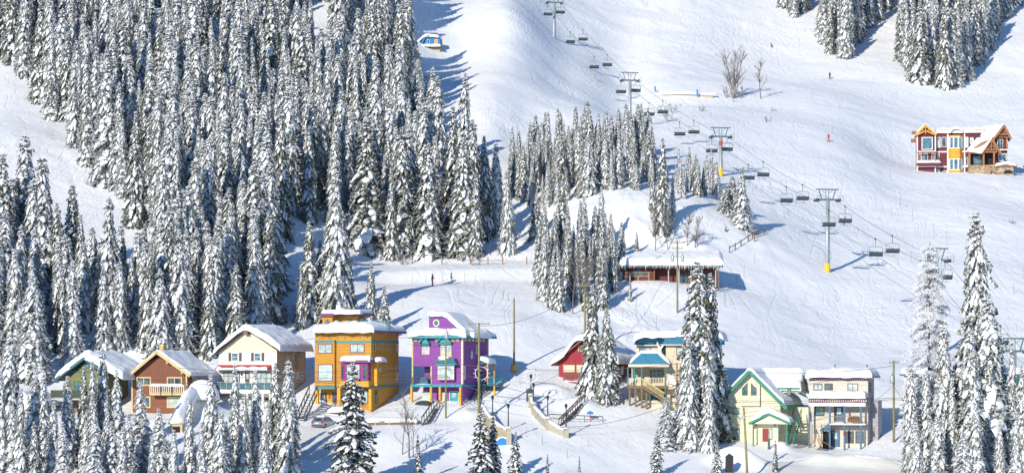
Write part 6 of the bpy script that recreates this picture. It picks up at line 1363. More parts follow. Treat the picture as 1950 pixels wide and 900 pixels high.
def wood_stairs(label, a, b, w, mt, side, railh=.95, n=10, rmt=None):
    a = Vector(a); b = Vector(b); t = empty('wooden_stairs', a, 0, label, 'stairs'); m = MB(); stairs(m, (0,0,0), b-a, w, n, side); m.build('flight', M[mt], t)
    for k_ in (0, 1):
        o = Vector(side)*w*k_; m = MB(); up = Vector((0,0,railh)); m.beam(o+up, b-a+o+up, .1, .16)
        for k in range(6): p = (b-a)*(k/5)+o; m.beam(p-Vector((0,0,.3)), p+up, .1)
        m.build('rail', M[rmt or mt], t)
    return t
wood_stairs('weathered wooden stairs climbing from the ski path to the red house', ground(1064,812), ground(1108,779)+Vector((0,0,.6)), 1.3, 'old_wood', (.3,.95,0))
wood_stairs('short stairs with rails leading up to the purple house terrace', ground(803,810)+Vector((0,0,.1)), ground(826,780)+Vector((0,0,.3)), 1.2, 'concrete', (.6,.8,0), rmt='dark_steel')
wood_stairs('dark snowy stairs up the bank left of the orange house', ground(580,802), unproj(604,748,306), 1.2, 'dark_steel', (-.9,.4,0))
# retaining wall before the orange and purple houses
p0, p1 = unproj(690, 806, 299.4), unproj(792, 806, 299.0); m = MB(); m.box(p0.x, p1.x, 299.0, 299.3, p0.z-.9, p0.z+.35); rw = empty('retaining_wall', (0,0,0), 0, 'low brown plank retaining wall under the snowy terrace of the purple house', 'wall'); m.build('planks', M['old_wood'], rw)
for k in range(5): m = MB(); x_ = p0.x+(p1.x-p0.x)*k/4; m.box(x_-.1, x_+.1, 298.9, 299.05, p0.z-1.1, p0.z+.3); m.build('post', M['concrete'], rw)
snow_cap('wall_snow', [(p0.x-.3, p0.z+.35), (p1.x+.3, p0.z+.35)], 299.0, 301.5, t=.4, over=.1, parent=rw, seed=141, edge=.4)
# covered stair roof heaped with snow beside the brown chalet
q0, q1 = unproj(336, 800, 294), unproj(364, 742, 301.5); cs = empty('stair_shelter', q0, 0, 'snow-buried stair roof with small yellow gable right of the brown chalet', 'shelter'); v = q1-q0; sdv = Vector((.9,.1,0))
V = [Vector((0,0,0))-sdv-Vector((0,0,.5)), Vector((0,0,.15)), sdv-Vector((0,0,.5)), v-sdv-Vector((0,0,.5)), v+Vector((0,0,.15)), v+sdv-Vector((0,0,.5))]
MB().add(V, [(0,1,2),(5,4,3),(0,3,4,1),(1,4,5,2),(2,5,3,0)]).build('roof', M['straw_trim'], cs)
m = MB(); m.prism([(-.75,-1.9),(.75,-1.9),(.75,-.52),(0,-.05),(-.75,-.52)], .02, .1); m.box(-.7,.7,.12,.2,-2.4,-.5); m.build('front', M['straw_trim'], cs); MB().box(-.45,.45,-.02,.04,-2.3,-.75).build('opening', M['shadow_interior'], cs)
n = 14; V = []; Fs = []
for i in range(n+1):
    c0 = v*(i/n)-v.normalized()*.1; e = math.sin(math.pi*min(1, max(0.02, (i+.6)/(n+1.2))))**.35
    for j in range(9):
        a = (j/8-.5)*2; V.append(c0+sdv*a*1.2+Vector((0,0,-.55*abs(a)+.15+.75*e*math.sqrt(max(0,1-a*a))*(1+.2*float(vnoise(i*.5, j*.6, 1, 12))))))
for i in range(n):
    for j in range(8): k = i*9+j; Fs.append((k, k+1, k+10, k+9))
    k = i*9; Fs.append((k, k+9, k+17, k+8))
Fs += [tuple(range(8,-1,-1)), tuple(range(n*9, n*9+9))]
MB().add(V, Fs).build('snow_blanket', M['snow'], cs, True)
# snow-smothered bush between chalet and cream house
for i, (px, py, D, r_, h_) in enumerate([(386,752,303,2.3,2.6)]):
    p = unproj(px, py, D); o = heap('snow_mound', (0,0,-.6), (r_, r_*.8), h_, None, 150+i); o.location = p; tag(o, ['tall rounded snow mound right of the brown chalet wall','snow mound at the shoulder of the buried stair roof','snow mound before the left foot of the cream house'][i], 'snow mound')

# ------------------------------------------------------------------ car
def car():
    p = ground(603, 820); t = empty('parked_car', p+Vector((0,.8,.25)), R(-24), 'silver hatchback seen from behind, parked left of the big open spruce', 'car')
    P('car_silver', (0.42,0.43,0.45), rough=.25, metal=.6, var=.03); P('rubber', (0.02,0.02,0.02), rough=.85); P('tail_red', (0.45,0.01,0.01), rough=.25)
    # x right, y forward; rear at y=0
    prof = [(0,.25),(-.02,.55),(.03,.92),(.35,1.42),(.8,1.52),(2.0,1.5),(2.9,1.02),(3.9,.88),(4.15,.6),(4.1,.25)]
    m = MB(); w = .86; V = []; Fs = []; k = len(prof)
    for sx, ins in ((-1, 1), (-1, 0), (1, 0), (1, 1)):
        for (y, z) in prof: wz = w*(1-.16*max(0, (z-.9)/.6)); V.append((sx*(wz-(.05 if ins else 0)), y, z if not ins else z-.0))
    for sx in (0,):
        a, b = k, 2*k
        for i in range(k): j = (i+1) % k; Fs.append((a+i, a+j, b+j, b+i))
        Fs.append(tuple(range(k, 2*k))); Fs.append(tuple(range(3*k-1, 2*k-1, -1)))
    m.add(V[:], Fs); m.v = m.v; o = m.build('body', M['car_silver'], t)
    bv = o.modifiers.new('bevel', 'BEVEL'); bv.width = .05; bv.segments = 2
    MB().add([(-.62,.075,.98),(.62,.075,.98),(.56,.31,1.38),(-.56,.31,1.38),(-.62,.03,.98),(.62,.03,.98),(.56,.27,1.40),(-.56,.27,1.40)], [(0,1,2,3),(7,6,5,4),(0,4,5,1),(1,5,6,2),(2,6,7,3),(3,7,4,0)]).build('rear_window', M['glass'], t)
    for sx in (-1, 1):
        MB().prism([(.55,.98),(2.75,.98),(1.95,1.40),(.75,1.42)], sx*.80, sx*.862, 'x').build('side_window', M['glass'], t)
        MB().box(sx*.58, sx*.84, -.05, .08, .72, 1.0).build('tail_light', M['tail_red'], t)
        for y in (.75, 3.3): wh = MB().tube([(sx*.68, y, .32), (sx*.88, y, .32)], .32, 14).build('wheel', M['rubber'], t); MB().tube([(sx*.87, y, .32), (sx*.895, y, .32)], .2, 10).build('rim', M['galvanised'], wh)
    MB().box(-.82,.82,-.08,.1,.32,.55).build('bumper', M['dark_steel'], t); MB().box(-.26,.26,-.06,-.02,.66,.8).build('number_plate', M['white_paint'], t)
    snow_cap('roof_snow', [(-.6,1.50), (.6,1.50)], .8, 1.9, t=.16, over=.02, parent=t, seed=161, edge=.2)
car()
# covered grill on the beige veranda, blue grill on the purple balcony
h = HS[8]; x_ = h.X(1626, .8); zd = h.Zp(806); g = MB(); g.prism([(-.75,0),(.75,0),(.75,.65),(.4,.98),(-.4,.98),(-.75,.65)], -.3, .3); o = g.build('covered_grill', M['tarp_brown']); w = Matrix.Translation(h.C) @ Matrix.Rotation(h.th, 4, 'Z') @ Vector((x_, .85, zd+.002)); o.location = w; o.rotation_euler = (0,0,h.th); tag(o, 'grill under a brown cover on the upper veranda of the beige house', 'grill')
h = HS[1]; x_ = h.X(808, .8); g = MB(); g.prism([(-.6,.1),(.6,.1),(.6,.7),(.35,1.0),(-.35,1.0),(-.6,.7)], -.3, .3); o = g.build('covered_grill', M['slate_blue']); w = Matrix.Translation(h.C) @ Matrix.Rotation(h.th, 4, 'Z') @ Vector((x_, .9, h.Zp(733))); o.location = w; o.rotation_euler = (0,0,h.th); tag(o, 'grill under a dark blue cover on the purple house balcony', 'grill')
h = HS[1]; g = MB(); g.prism([(1.1*math.cos(k*math.pi/8), .62*math.sin(k*math.pi/8)) for k in range(9)], -.5, .5); o = g.build('covered_hot_tub', M['black_metal']); w = Matrix.Translation(h.C) @ Matrix.Rotation(h.th, 4, 'Z') @ Vector((h.X(807, -.8), -.8, h.Zp(771))); o.location = w; o.rotation_euler = (0,0,h.th); tag(o, 'black rounded tub on the ground before the purple house', 'tub')

# ------------------------------------------------------------------ fences, posts, banners, sticks
def post_fence(label, pts, rails, hgt=1.3, mt='old_wood', r=.09, cat='fence'):
    t = empty('post_fence', pts[0], 0, label, cat); c = Vector(pts[0])
    for p in pts: q = Vector(p)-c; MB().tube([q-Vector((0,0,.5)), q+Vector((0,0,hgt))], r, 6).build('post', M[mt], t)
    for a, b, zf in rails:
        A, B = Vector(pts[a])-c+Vector((0,0,zf)), Vector(pts[b])-c+Vector((0,0,zf)); MB().beam(A, B, .09, .12).build('rail', M[mt], t)
    return t
fp = [ground(x, y) for x, y in ((1389,482),(1400,476),(1411,470),(1425,460),(1433,455),(1437,462),(1455,447))]
post_fence('wooden post and rail fence climbing right of the ski shed', fp, [(0,1,.9),(1,2,.9),(2,3,.9),(3,4,.9),(4,6,.9),(4,6,.45)], 1.2, 'old_wood')
gp = [ground(x, 506, 370)+Vector((0,1.5,0)) for x in (784, 841, 895, 929, 957, 1003)]
for p in gp: p.z = gz(p.x, p.y)
post_fence('row of wooden posts with a snow-topped rail above the skiers ledge', gp, [(2,3,.75),(3,4,.75)], 1.35, 'cedar')
for px, q0, q1, lab in ((1246,164,178,'left one of two small blue banners near the bare trees'),(1326,170,187,'right one of two small blue banners near the bare trees')):
    p = ground(px, q1); h_ = (q1-q0)/F*p.y; t = empty('banner', p, 0, lab, 'banner'); MB().tube([(0,0,-.3),(0,0,h_)], .05, 5).build('pole', M['galvanised'], t); MB().prism([(.0,.5),(.45,.4),(.42,h_-.3),(.1,h_)], -.02, .02).build('flag', M['blue_paint'], t)
p0, p1 = ground(1263,184), ground(1358,187); m = MB(); m.beam(p0+Vector((0,0,.1)), p1+Vector((0,0,.1)), .4, .8); lw = m.build('timber_wall', M['stone_wall']); tag(lw, 'long low yellowish timber edge under snow between the blue banners', 'wall')
m = MB(); m.beam(p0+Vector((-.5,.1,.9)), p1+Vector((.8,.1,.95)), .8, .5); m.build('snow_cover', M['snow'], lw)
STK = [(1715,372,398),(1737,392,420),(1778,425,450),(1697,395,412),(1655,468,492),(1735,478,500),(1802,440,462),(1380,560,585),(1403,520,548),(1417,507,530),(1437,483,500),(1592,552,575),(785,524,540),(811,525,538),(843,520,537),(885,520,538),(905,524,543),(922,541,556),(959,556,572),(990,718,732),(1020,700,718),(1002,820,832),(1033,830,845),(1080,855,872),(1120,838,850),(1300,838,852),(1745,312,332),(1695,320,345),(1840,455,478),(1948,510,530),(1930,540,560),(1345,185,195),(1547,172,186),(1575,190,202),(1598,192,206),(1186,588,612),(1212,560,585),(1250,600,625)]
st0 = None
for px, q0, q1 in STK:
    p = ground(px, q1); h_ = (q1-q0)/F*p.y
    if st0 is None: st0 = MB().tube([(0,0,-.3),(0,0,1)], .028, 4).build('marker_stick', mat('bamboo', (0.30,0.20,0.13), rough=.8)); o = st0
    else: o = st0.copy(); link(o)
    o.location = p; o.scale = (1, 1, h_)
    zone = 'near the skiers ledge' if px < 970 else 'beside the ski path' if 480 < q1 and px < 1130 else 'on the snow around the ski shed' if px < 1450 and q1 > 400 else 'on the upper piste above the lift' if q1 < 250 else 'on the piste right of the lift'
    tag(o, 'thin bamboo marker stick planted %s' % zone, 'marker stick', 'bamboo marker sticks')
p = ground(1124, 803); t = empty('bird_table', p, 0, 'small blue-roofed box on a red post beside the wooden stairs', 'bird table'); MB().beam((0,0,-.3), (0,0,.9), .12).build('post', M['red_paint'], t); MB().prism([(-.5,.9),(.5,.9),(.35,1.2),(0,1.35),(-.35,1.2)], -.3, .3).build('roof', M['blue_paint'], t)
p = at(1389, 284); t = empty('notice_board', p, 0, 'dark pointed board on posts at the foot of the big snow heap', 'board'); b_ = (HY-862)/F*284-p.z; MB().prism([(-.45,-.5),(.45,-.5),(.45,b_-.35),(0,b_),(-.45,b_-.35)], -.06, .06).build('board', M['black_metal'], t); MB().box(-.5,-.4,-.09,.09,-.6,b_-.3).build('post', M['shutter_brown'], t); MB().box(.4,.5,-.09,.09,-.6,b_-.3).build('post', M['shutter_brown'], t)
# railing line over the snow left of the ski path stairs
p = ground(1046, 800); q = ground(1148, 806); post_fence('dark hand rail crossing the snow beside the wooden stairs', [p, p.lerp(q,.33), p.lerp(q,.66), q], [(0,1,.8),(1,2,.8),(2,3,.8)], .85, 'dark_steel', .04, 'railing')

# ------------------------------------------------------------------ leafless trees and shrubs
def bare(name, px, pyb, pyt, label, seed, stems=1, spread=.15, mt='pale_bark', r0=.1, depth=3, twigs=5, cat='tree', frost=False, D=None, group=None):
    p = at(px, D) if D else ground(px, pyb); H = (HY-pyt)/F*p.y-p.z; mb = bare_arrays(seed, H, stems, spread, depth, r0, twigs); o = mb.build(name, M[mt]); o.location = p; return tag(o, label, cat, group)
bare('bare_tree_clump', 1398, 188, 92, 'clump of leafless grey-brown trees high on the piste', 1, 8, .16, r0=.12, depth=3, twigs=4)
bare('bare_tree', 1449, 188, 114, 'single slim dark leafless tree right of the leafless clump', 2, 1, .02, 'bark', .13, 3, 5)
bare('bare_tree', 1385, 186, 148, 'leafless tree leaning far left at the foot of the clump', 3, 2, .9, r0=.08, depth=2)
bare('bare_tree', 1415, 188, 145, 'bent leafless tree arching right of the clump', 4, 2, .8, r0=.08, depth=2)
bare('bare_birch', 766, 866, 742, 'left leafless birch before the purple house terrace', 5, 1, .05, r0=.09, depth=3, twigs=4)
bare('bare_birch', 779, 872, 735, 'middle leafless birch, tallest of three before the terrace', 6, 1, .04, r0=.10, depth=3, twigs=4)
bare('bare_birch', 787, 868, 760, 'right leafless birch before the purple house terrace', 7, 1, .12, r0=.07, depth=3, twigs=4)
for i, (px, y0, y1, lab) in enumerate([(1142,158,122,'frosty leafless bush under the lift below the knoll'),(1275,232,192,'leafless bush in the middle below the lift cables'),(1336,212,196,'low leafless bush left of the leafless clump'),(1283,215,190,'small leafless bush near the left banner'),(1461,232,215,'lone leafless shrub right below the single dark tree'),(1475,212,200,'tiny leafless shrub on the mound right of the bare trees'),(1928,426,410,'dark leafless shrub on the slope at the right edge'),(1185,222,208,'faint leafless shrub left of a tower pole'),(905,505,470,'leafless shrub behind the posts above the ledge'),(770,505,470,'leafless shrub at the forest foot above the ledge'),(532,600,555,'grey leafless shrub behind the cream house'),(548,608,565,'leafless shrub left of the firs behind the orange house'),(898,782,748,'frosty leafless shrub before the side stairs of the purple house'),(1400,195,180,'snowy scrub at the foot of the leafless clump')]):
    bare('bare_shrub', px, y0, y1, lab, 20+i, 6, .6, 'frosty_bark' if i in (0,7,12,13) else 'pale_bark', .035, 2, 4, 'shrub')
for i, (px, y0, y1, lab) in enumerate([(1248,476,375,'leafless larch with fine branches behind the ski shed, left of the tall fir'),(1272,476,360,'leafless larch crowding the tall fir behind the ski shed'),(1323,472,392,'slim leafless larch behind the right half of the ski shed'),(1309,470,400,'faint leafless larch behind the ski shed roof'),(1090,598,430,'grey leafless tree inside the middle clump'),(1122,600,480,'grey leafless tree at the right foot of the middle clump')]):
    bare('bare_larch', px, y0, y1, lab, 50+i, 1, .02, 'pale_bark', .09, 3, 7)

# ------------------------------------------------------------------ driven snow of the lane, lower right, and the parking place by the car
def packed_mat():
    m = mat('packed_snow', (0.70,0.68,0.64), rough=.8, var=.07, scale=.9, stretch=(.25,1,1), bump=.6, bscale=2.5); M['packed'] = m
packed_mat()
def lane(name, label, u0, u1, D0, D1, f=lambda a: 0.0):
    nu, nd = 60, 24; V = []; Fs = []
    for i in range(nu+1):
        for j in range(nd+1):
            a = i/nu; b = j/nd; u = u0+(u1-u0)*a; w = .5+.5*float(vnoise(a*9, 0, 1, 31)); dd0 = D0; dd1 = D1-1.3*w-f(a); D = dd0+(dd1-dd0)*b; x = (u-CX)/F*D
            V.append((x, D, gz(x, D)+.05-.10*(b > .999 or i in (0, nu) or j == 0)))
    for i in range(nu):
        for j in range(nd): k = i*(nd+1)+j; Fs.append((k, k+nd+1, k+nd+2, k+1))
    o = MB().add(V, Fs).build(name, M['packed'], None, True); tag(o, label, kind='structure')
lane('packed_snow_road', 'driven snow of the lane before the right hand houses', 1452, 1725, 276, 291, lambda a: 3*abs(a-.35))
lane('packed_snow_driveway', 'driven snow of the parking place left of the big open spruce', 566, 690, 286, 299)

# ------------------------------------------------------------------ the trees one can tell apart: (kind, tip column, tip row, distance, width factor, label)
ONE = [
 # behind and above the village, left
 ('S2',45,255,352,1.2,'tall snowy fir with its tip against the left snow run, leftmost of the tips there'),
 ('G1',4,290,345,1.1,'dark green snowy fir cut by the left edge halfway up the picture'),
 ('S3',84,295,348,1.1,'snow-plastered fir with its tip against the left snow run, second from the left edge'),
 ('G2',137,350,352,1.05,'dark bluish fir with its tip against the lower end of the left snow run'),
 ('G0',152,405,345,0.9,'narrower fir right beside the dark bluish fir below the left snow run'),
 ('B1',205,372,338,0.85,'broad tall fir with drooping snowy boughs behind the olive green house'),
 ('S4',258,470,340,1.0,'snowy fir just right of the broad drooping fir behind the olive house'),
 ('S1',300,420,341,1.15,'tall white fir rising behind the brown chalet chimney'),
 ('B0',338,395,338,0.8,'broad white fir behind the right slope of the brown chalet roof'),
 ('S5',372,440,337,1.1,'snow-heavy fir behind the gap between brown chalet and cream house'),
 ('F1',415,430,336,1.2,'frosted grey fir behind the left eave of the cream house'),
 ('B2',440,385,340,0.62,'thick snowy fir behind the gable peak of the cream house'),
 ('G1',487,300,346,1.15,'tall green and white fir behind the cream house ridge, its tip standing free'),
 ('G2',512,400,343,1.0,'dark sided fir at the right edge of the wood behind the cream house'),
 ('Y1',132,580,326,1.0,'small round-topped snowy fir left of the broad drooping fir'),
 ('S3',24,335,350,1.1,'snowy fir filling the gap between the two leftmost tips below the snow run'),
 ('S8',66,340,347,1.0,'full snowy fir between the second and third tips below the left snow run'),
 ('G1',112,385,347,1.0,'fir left of the dark bluish fir below the left snow run'),
 ('S5',176,430,345,1.0,'snowy fir between the dark bluish fir and the broad drooping fir'),
 ('S3',232,425,343,1.0,'snowy fir with its tip against the bottom end of the left snow run'),
 # trees behind the orange house
 ('B1',640,320,342,0.82,'big drooping snowy fir standing free behind the orange house'),
 ('G2',590,420,344,1.05,'tall fir left of the big drooping fir behind the orange house'),
 ('G0',573,510,340,0.8,'shorter fir at the left edge of the trio behind the orange house'),
 ('G3',612,455,347,0.9,'fir squeezed between two larger ones behind the orange house'),
 ('G1',665,470,346,1.0,'dark sided fir hugging the right flank of the big drooping fir'),
 ('G0',706,495,335,1.0,'slim fir above the right part of the orange house roof'),
 ('Y0',733,545,333,0.9,'smallest fir above the right end of the orange house roof'),
 # edge of the forest above the purple house
 ('G2',700,225,392,1.25,'big dark fir at the foot of the forest left of the skiers ledge'),
 ('G1',768,240,391,1.1,'tall snowy fir of the forest edge above the skiers ledge, second from its right end'),
 ('G3',815,270,391,1.1,'fir at the right end of the big forest above the ledge with the two skiers'),
 ('G0',745,330,389,0.9,'shorter fir in front of the forest edge above the ledge'),
 ('S4',822,125,440,1.1,'white tipped fir on the right rim of the big forest below the blue hut'),
 # island group right of the forest
 ('B0',880,135,412,0.66,'tallest fir of the island group in the middle of the picture'),
 ('G2',861,200,400,0.7,'dark fir on the left flank of the island group'),
 ('G1',903,225,398,0.95,'snowy fir just right of the tallest fir of the island group'),
 ('G0',925,255,402,0.9,'slender fir near the right end of the island group'),
 ('S3',946,268,406,0.9,'pale slender fir at the right end of the island group'),
 ('B2',968,322,390,0.66,'broad low fir with drooping boughs standing free right of the island group'),
 ('G3',882,260,391,1.05,'fir with white boughs at the front of the island group'),
 ('G1',905,330,389,0.95,'short fir at the foot of the island group beside the wooden posts'),
 # middle clump
 ('B0',1036,432,357,0.72,'broad fir with thick white boughs at the left foot of the middle clump'),
 ('G2',1071,340,384,0.85,'tall fir topping the middle clump, left of its centre'),
 ('F1',1112,370,383,0.9,'frosted fir topping the middle clump'),
 ('F0',1146,352,386,0.9,'grey twiggy fir in the upper right of the middle clump'),
 ('G0',1092,425,372,0.8,'slim fir in the centre of the middle clump'),
 ('F2',1075,470,358,0.85,'frost grey fir at the foot of the middle clump behind its broad fir'),
 ('F0',1100,500,356,0.85,'low frost grey fir at the foot of the middle clump'),
 ('G1',1125,455,370,0.8,'green fir in the right half of the middle clump'),
 ('S2',1152,470,364,0.8,'snowy fir left of the brown ski shed'),
 ('F2',1152,530,356,0.9,'grey twiggy fir at the lower right of the middle clump'),
 ('G0',1200,520,358,0.75,'small dark fir touching the left end of the brown ski shed'),
 ('G3',1055,415,380,0.7,'small fir peeping over the left shoulder of the middle clump'),
 ('Y0',1212,440,385,0.8,'tiny fir standing alone just behind the brown ski shed'),
 ('Y1',1022,365,398,1.0,'small white fir left of the middle clump on the steep bank'),
 # around the chairlift
 ('G1',1260,262,392,0.85,'tall fir with bare lower boughs behind the brown ski shed'),
 ('G0',1243,300,398,0.7,'fir left of and behind the tall one behind the ski shed'),
 ('F0',1281,330,396,0.7,'grey fir at the right shoulder of the tall one behind the ski shed'),
 ('G2',1325,300,420,1.2,'fir standing free on the bank top left of a lift tower'),
 ('Y1',1340,318,423,0.9,'small fir between the free standing fir and the lift tower'),
 ('Y0',1300,322,425,0.9,'small fir left of the free standing fir on the bank top'),
 ('G3',1380,350,407,1.9,'left fir of the group beside the wooden rail fence'),
 ('G2',1395,335,409,1.8,'middle fir of the group beside the wooden rail fence'),
 ('B0',1412,318,403,1.3,'tallest and rightmost fir of the group beside the wooden rail fence'),
 ('Y0',1382,428,398,1.3,'scrubby young fir at the top right corner of the brown ski shed'),
 # in front of the red house
 ('G2',1126,540,312,0.9,'left one of two tall firs in front of the red house'),
 ('S1',1134,575,313,0.8,'slim fir close behind the two tall firs at the red house'),
 ('G1',1159,585,309,1.15,'right one of two tall firs in front of the red house'),
 ('G3',1150,640,308,0.8,'lower fir joining the two tall firs in front of the red house'),
 # in front of the blue roofed house
 ('G1',1325,495,297,1.15,'tallest fir at the right side of the blue roofed house'),
 ('G2',1356,518,299,0.85,'dark sided fir right of the tallest one beside the blue roofed house'),
 ('S3',1341,590,296,1.0,'snowy fir between the two tall ones beside the blue roofed house'),
 ('B1',1310,640,294,0.85,'low broad snowy fir at the foot of the tall ones beside the blue roofed house'),
 ('F2',1268,755,293,1.6,'low rounded frosty fir below the stairs of the blue roofed house'),
 ('B0',1348,700,293,0.8,'snow-heavy broad fir left of the cream house with green trim'),
 ('D0',1250,815,281,0.75,'dark spruce cut by the bottom edge below the blue roofed house'),
 ('D1',1366,838,283,0.8,'dark blue spruce at the bottom edge below the green trimmed house'),
 ('N0',1477,836,284,1.0,'very narrow dark spruce at the bottom edge below the red front door'),
 ('Y0',1512,735,325,1.0,'small fir seen in the gap between the cream and the beige houses on the right'),
 # right edge
 ('H0',1768,450,290,1.0,'tall frost-white larch with open branches left of the highest fir on the right'),
 ('B0',1868,395,290,0.84,'highest fir on the right with thick snow on its boughs'),
 ('S5',1880,560,288,1.1,'fir pressed against the right side of the highest fir on the right'),
 ('S4',1853,620,286,1.1,'fir pressed against the left foot of the highest fir on the right'),
 ('S2',1736,690,286,0.85,'leftmost snowy fir of the lower right corner group beside the utility pole'),
 ('S0',1763,700,287,0.95,'second snowy fir of the lower right corner group'),
 ('S3',1797,600,288,0.8,'slim snowy fir between the frost-white larch and the highest fir'),
 ('S1',1815,715,286,0.85,'snowy fir in the middle of the lower right corner group'),
 ('F2',1835,820,281,1.6,'bluish frosty bush-like fir at the bottom right below the highest fir'),
 ('S5',1785,790,283,1.2,'low snowy fir at the bottom of the right corner group'),
 ('S1',1926,645,288,0.8,'slender snowy fir near the right edge before the green roofed building'),
 ('B0',1950,690,287,0.7,'snowy fir cut by the right edge before the green roofed building'),
 ('S2',1903,800,284,0.9,'low fir between the highest fir and the slender one at the right edge'),
 # lower left foreground
 ('S3',10,628,292,1.15,'snowy fir at the left edge of the lower left foreground'),
 ('S5',64,520,316,1.35,'massive snowy fir standing left of the olive house'),
 ('S4',62,690,290,1.15,'snow-covered fir in front of the massive one left of the olive house'),
 ('S0',83,708,286,1.0,'narrow white fir left of the olive house stairs'),
 ('S2',130,714,290,1.0,'slim fir directly in front of the olive house balcony'),
 ('G0',160,694,291,0.85,'slim fir in front of the olive house window'),
 ('S1',178,683,290,0.9,'slim snowy fir before the middle of the olive house'),
 ('S4',196,658,292,0.95,'tallest of the slim firs standing before the olive house'),
 ('F0',222,700,289,1.0,'frosty fir at the right wall of the olive house'),
 ('F2',212,800,282,1.3,'bluish frost fir in the lower left below the olive house'),
 ('F1',245,785,284,1.2,'frosted fir below the gap between olive house and brown chalet'),
 ('F0',268,720,288,1.25,'pale frosted fir before the left wall of the brown chalet'),
 ('F2',304,775,285,1.3,'frosted fir below the balcony of the brown chalet'),
 ('S0',361,752,285,1.0,'narrow white fir left of the snowy shelter roof by the brown chalet'),
 ('S2',403,711,286,1.05,'slim snowy fir right of the brown chalet'),
 ('S1',447,689,287,0.95,'slim fir before the left part of the cream house balcony'),
 ('S3',466,745,286,1.0,'snowy fir before the door of the cream house'),
 ('S0',489,700,288,0.95,'slim fir before the big right window of the cream house'),
 ('G1',528,688,289,0.95,'dark sided fir before the right corner of the cream house'),
 ('S3',549,682,287,1.0,'snowy fir before the side wall of the cream house, nearest the parked car'),
 ('G0',512,760,288,0.9,'shorter dark fir between the slim firs before the cream house'),
 ('F1',120,800,281,1.2,'frosty fir at the bottom edge below the olive house stairs'),
 ('S5',25,770,284,1.1,'snowy fir in the bottom left corner'),
 ('F2',430,800,283,1.1,'low frosted fir at the bottom edge below the cream house'),
 ('S4',290,830,279,1.0,'stubby snowy fir at the bottom edge below the brown chalet'),
 ('S2',160,800,282,1.1,'stout snowy fir at the bottom edge below the olive house'),
 ('S1',38,735,283,1.0,'slender fir low at the left edge, right of the bottom left corner tree'),
 ('S4',100,760,283,1.0,'snowy fir low between the olive house stairs and its slim firs'),
 ('F1',180,790,280,1.2,'frosted low fir at the bottom, below the middle of the olive house'),
 ('S2',232,810,280,1.0,'short snowy fir at the bottom, left of the brown chalet'),
 ('S3',330,815,280,1.0,'short snowy fir at the bottom, below the small yellow gable'),
 ('S1',385,800,281,1.0,'short slender fir at the bottom, right of the small yellow gable'),
 ('S5',418,780,282,1.0,'snowy fir at the bottom below the snow mound by the cream house'),
 ('S2',505,800,281,1.1,'short snowy fir at the bottom below the right windows of the cream house'),
 ('S4',560,790,281,0.9,'snowy fir at the right end of the row before the cream house'),
 ('B1',205,760,288,0.7,'broad snowy fir low before the right end of the olive house'),
 ('S0',0,700,284,1.1,'fir cut by the left edge beside the bottom left corner tree'),
 ('G1',70,800,280,1.1,'dark snowy fir at the bottom near the left edge'),
 ('S3',1745,800,280,1.1,'short snowy fir at the bottom, first one right of the utility pole'),
 ('S4',1860,760,281,1.0,'snowy fir at the bottom right under the highest fir'),
 ('S1',1935,780,280,1.1,'snowy fir in the bottom right corner'),
 # dark spruces along the bottom
 ('D0',672,690,272,1.05,'large open dark spruce with snowy boughs before the orange house'),
 ('D1',915,770,274,0.95,'dark spruce below the stone bridge wall, taller one of a close pair'),
 ('D0',940,792,276,0.75,'dark spruce below the stone bridge wall, lower one of a close pair'),
 ('D1',981,818,277,0.75,'small open spruce right of the blue arch'),
 ('N0',797,825,276,1.0,'narrow dark spruce at the bottom edge beside the bare birch'),
 ('N0',1043,862,277,0.8,'left one of two spruce tips poking up at the bottom of the ski path'),
 ('N0',1103,866,277,0.8,'right one of two spruce tips poking up at the bottom of the ski path'),
]
# a larch hung with hoar frost: stem, open boughs, frost
def make_larch():
    rg = random.Random(5); tr = MB(); br = MB(); fr = MB(); H = 30
    tr.tube([(0,0,-1),(0.1,0,H*0.4),(0,0,H*0.98)], 0.26, 7, 0.03)
    z = H*0.06
    while z < H*0.97:
        t = z/H; L = 5.0*(1-t)**0.6*rg.uniform(0.45, 1.1)*(0.55+0.45*min(1, t*5)) + 0.25
        for k in range(rg.choice((2,3,3,4))):
            az = rg.uniform(0, 6.28); ca, sa = math.cos(az), math.sin(az); rise = rg.uniform(-0.05, 0.45)
            pts = [(ca*L*s, sa*L*s, z + L*(rise*s - 0.55*s*s)) for s in (0, 0.33, 0.66, 1)]
            br.tube(pts, 0.05, 3, 0.015)
            for q in range(int(10+L*9)):
                s = rg.uniform(0.12, 1.0); i = min(2, int(s*3)); a = Vector(pts[i]).lerp(Vector(pts[i+1]), s*3-i)
                az2 = az + rg.choice((-1,1))*rg.uniform(0.5, 1.4); l2 = rg.uniform(0.3, 0.95)*(1.2-0.6*s)
                b = a + Vector((math.cos(az2)*l2, math.sin(az2)*l2, rg.uniform(-0.55, 0.12)*l2))
                fr.tube([a, b], rg.uniform(0.03, 0.06), 3, 0.012)
                for w in range(3):
                    c = a.lerp(b, rg.uniform(0.3, 0.9)); e = c + Vector((rg.uniform(-.3,.3), rg.uniform(-.3,.3), rg.uniform(-.35,-.05)))
                    fr.tube([c, e], 0.035, 3, 0.012)
        z += rg.uniform(0.18, 0.42)
    M['hoar'] = mat('hoar_frost', (0.74,0.75,0.77), rough=0.8, var=0.14, scale=1.2)
    TREES['H0'] = dict(name='frosted_larch_tree', H=H, trunk=tr.data('trunk', M['bark']), crown=br.data('crown', M['pale_bark']), snow=fr.data('hoar_frost', M['hoar']))
make_larch()
for (k, tx, ty, D, w, lab) in ONE:
    if D < 293 and (tx < 560 or tx > 1720) and k[0] != 'D': D -= 9
    tipped(k, tx, ty, D, w, label=lab, name='fir_tree' if k[0] in 'SGBF' else None)
p = at(1183, 362); H_ = (HY-437)/F*362 - p.z
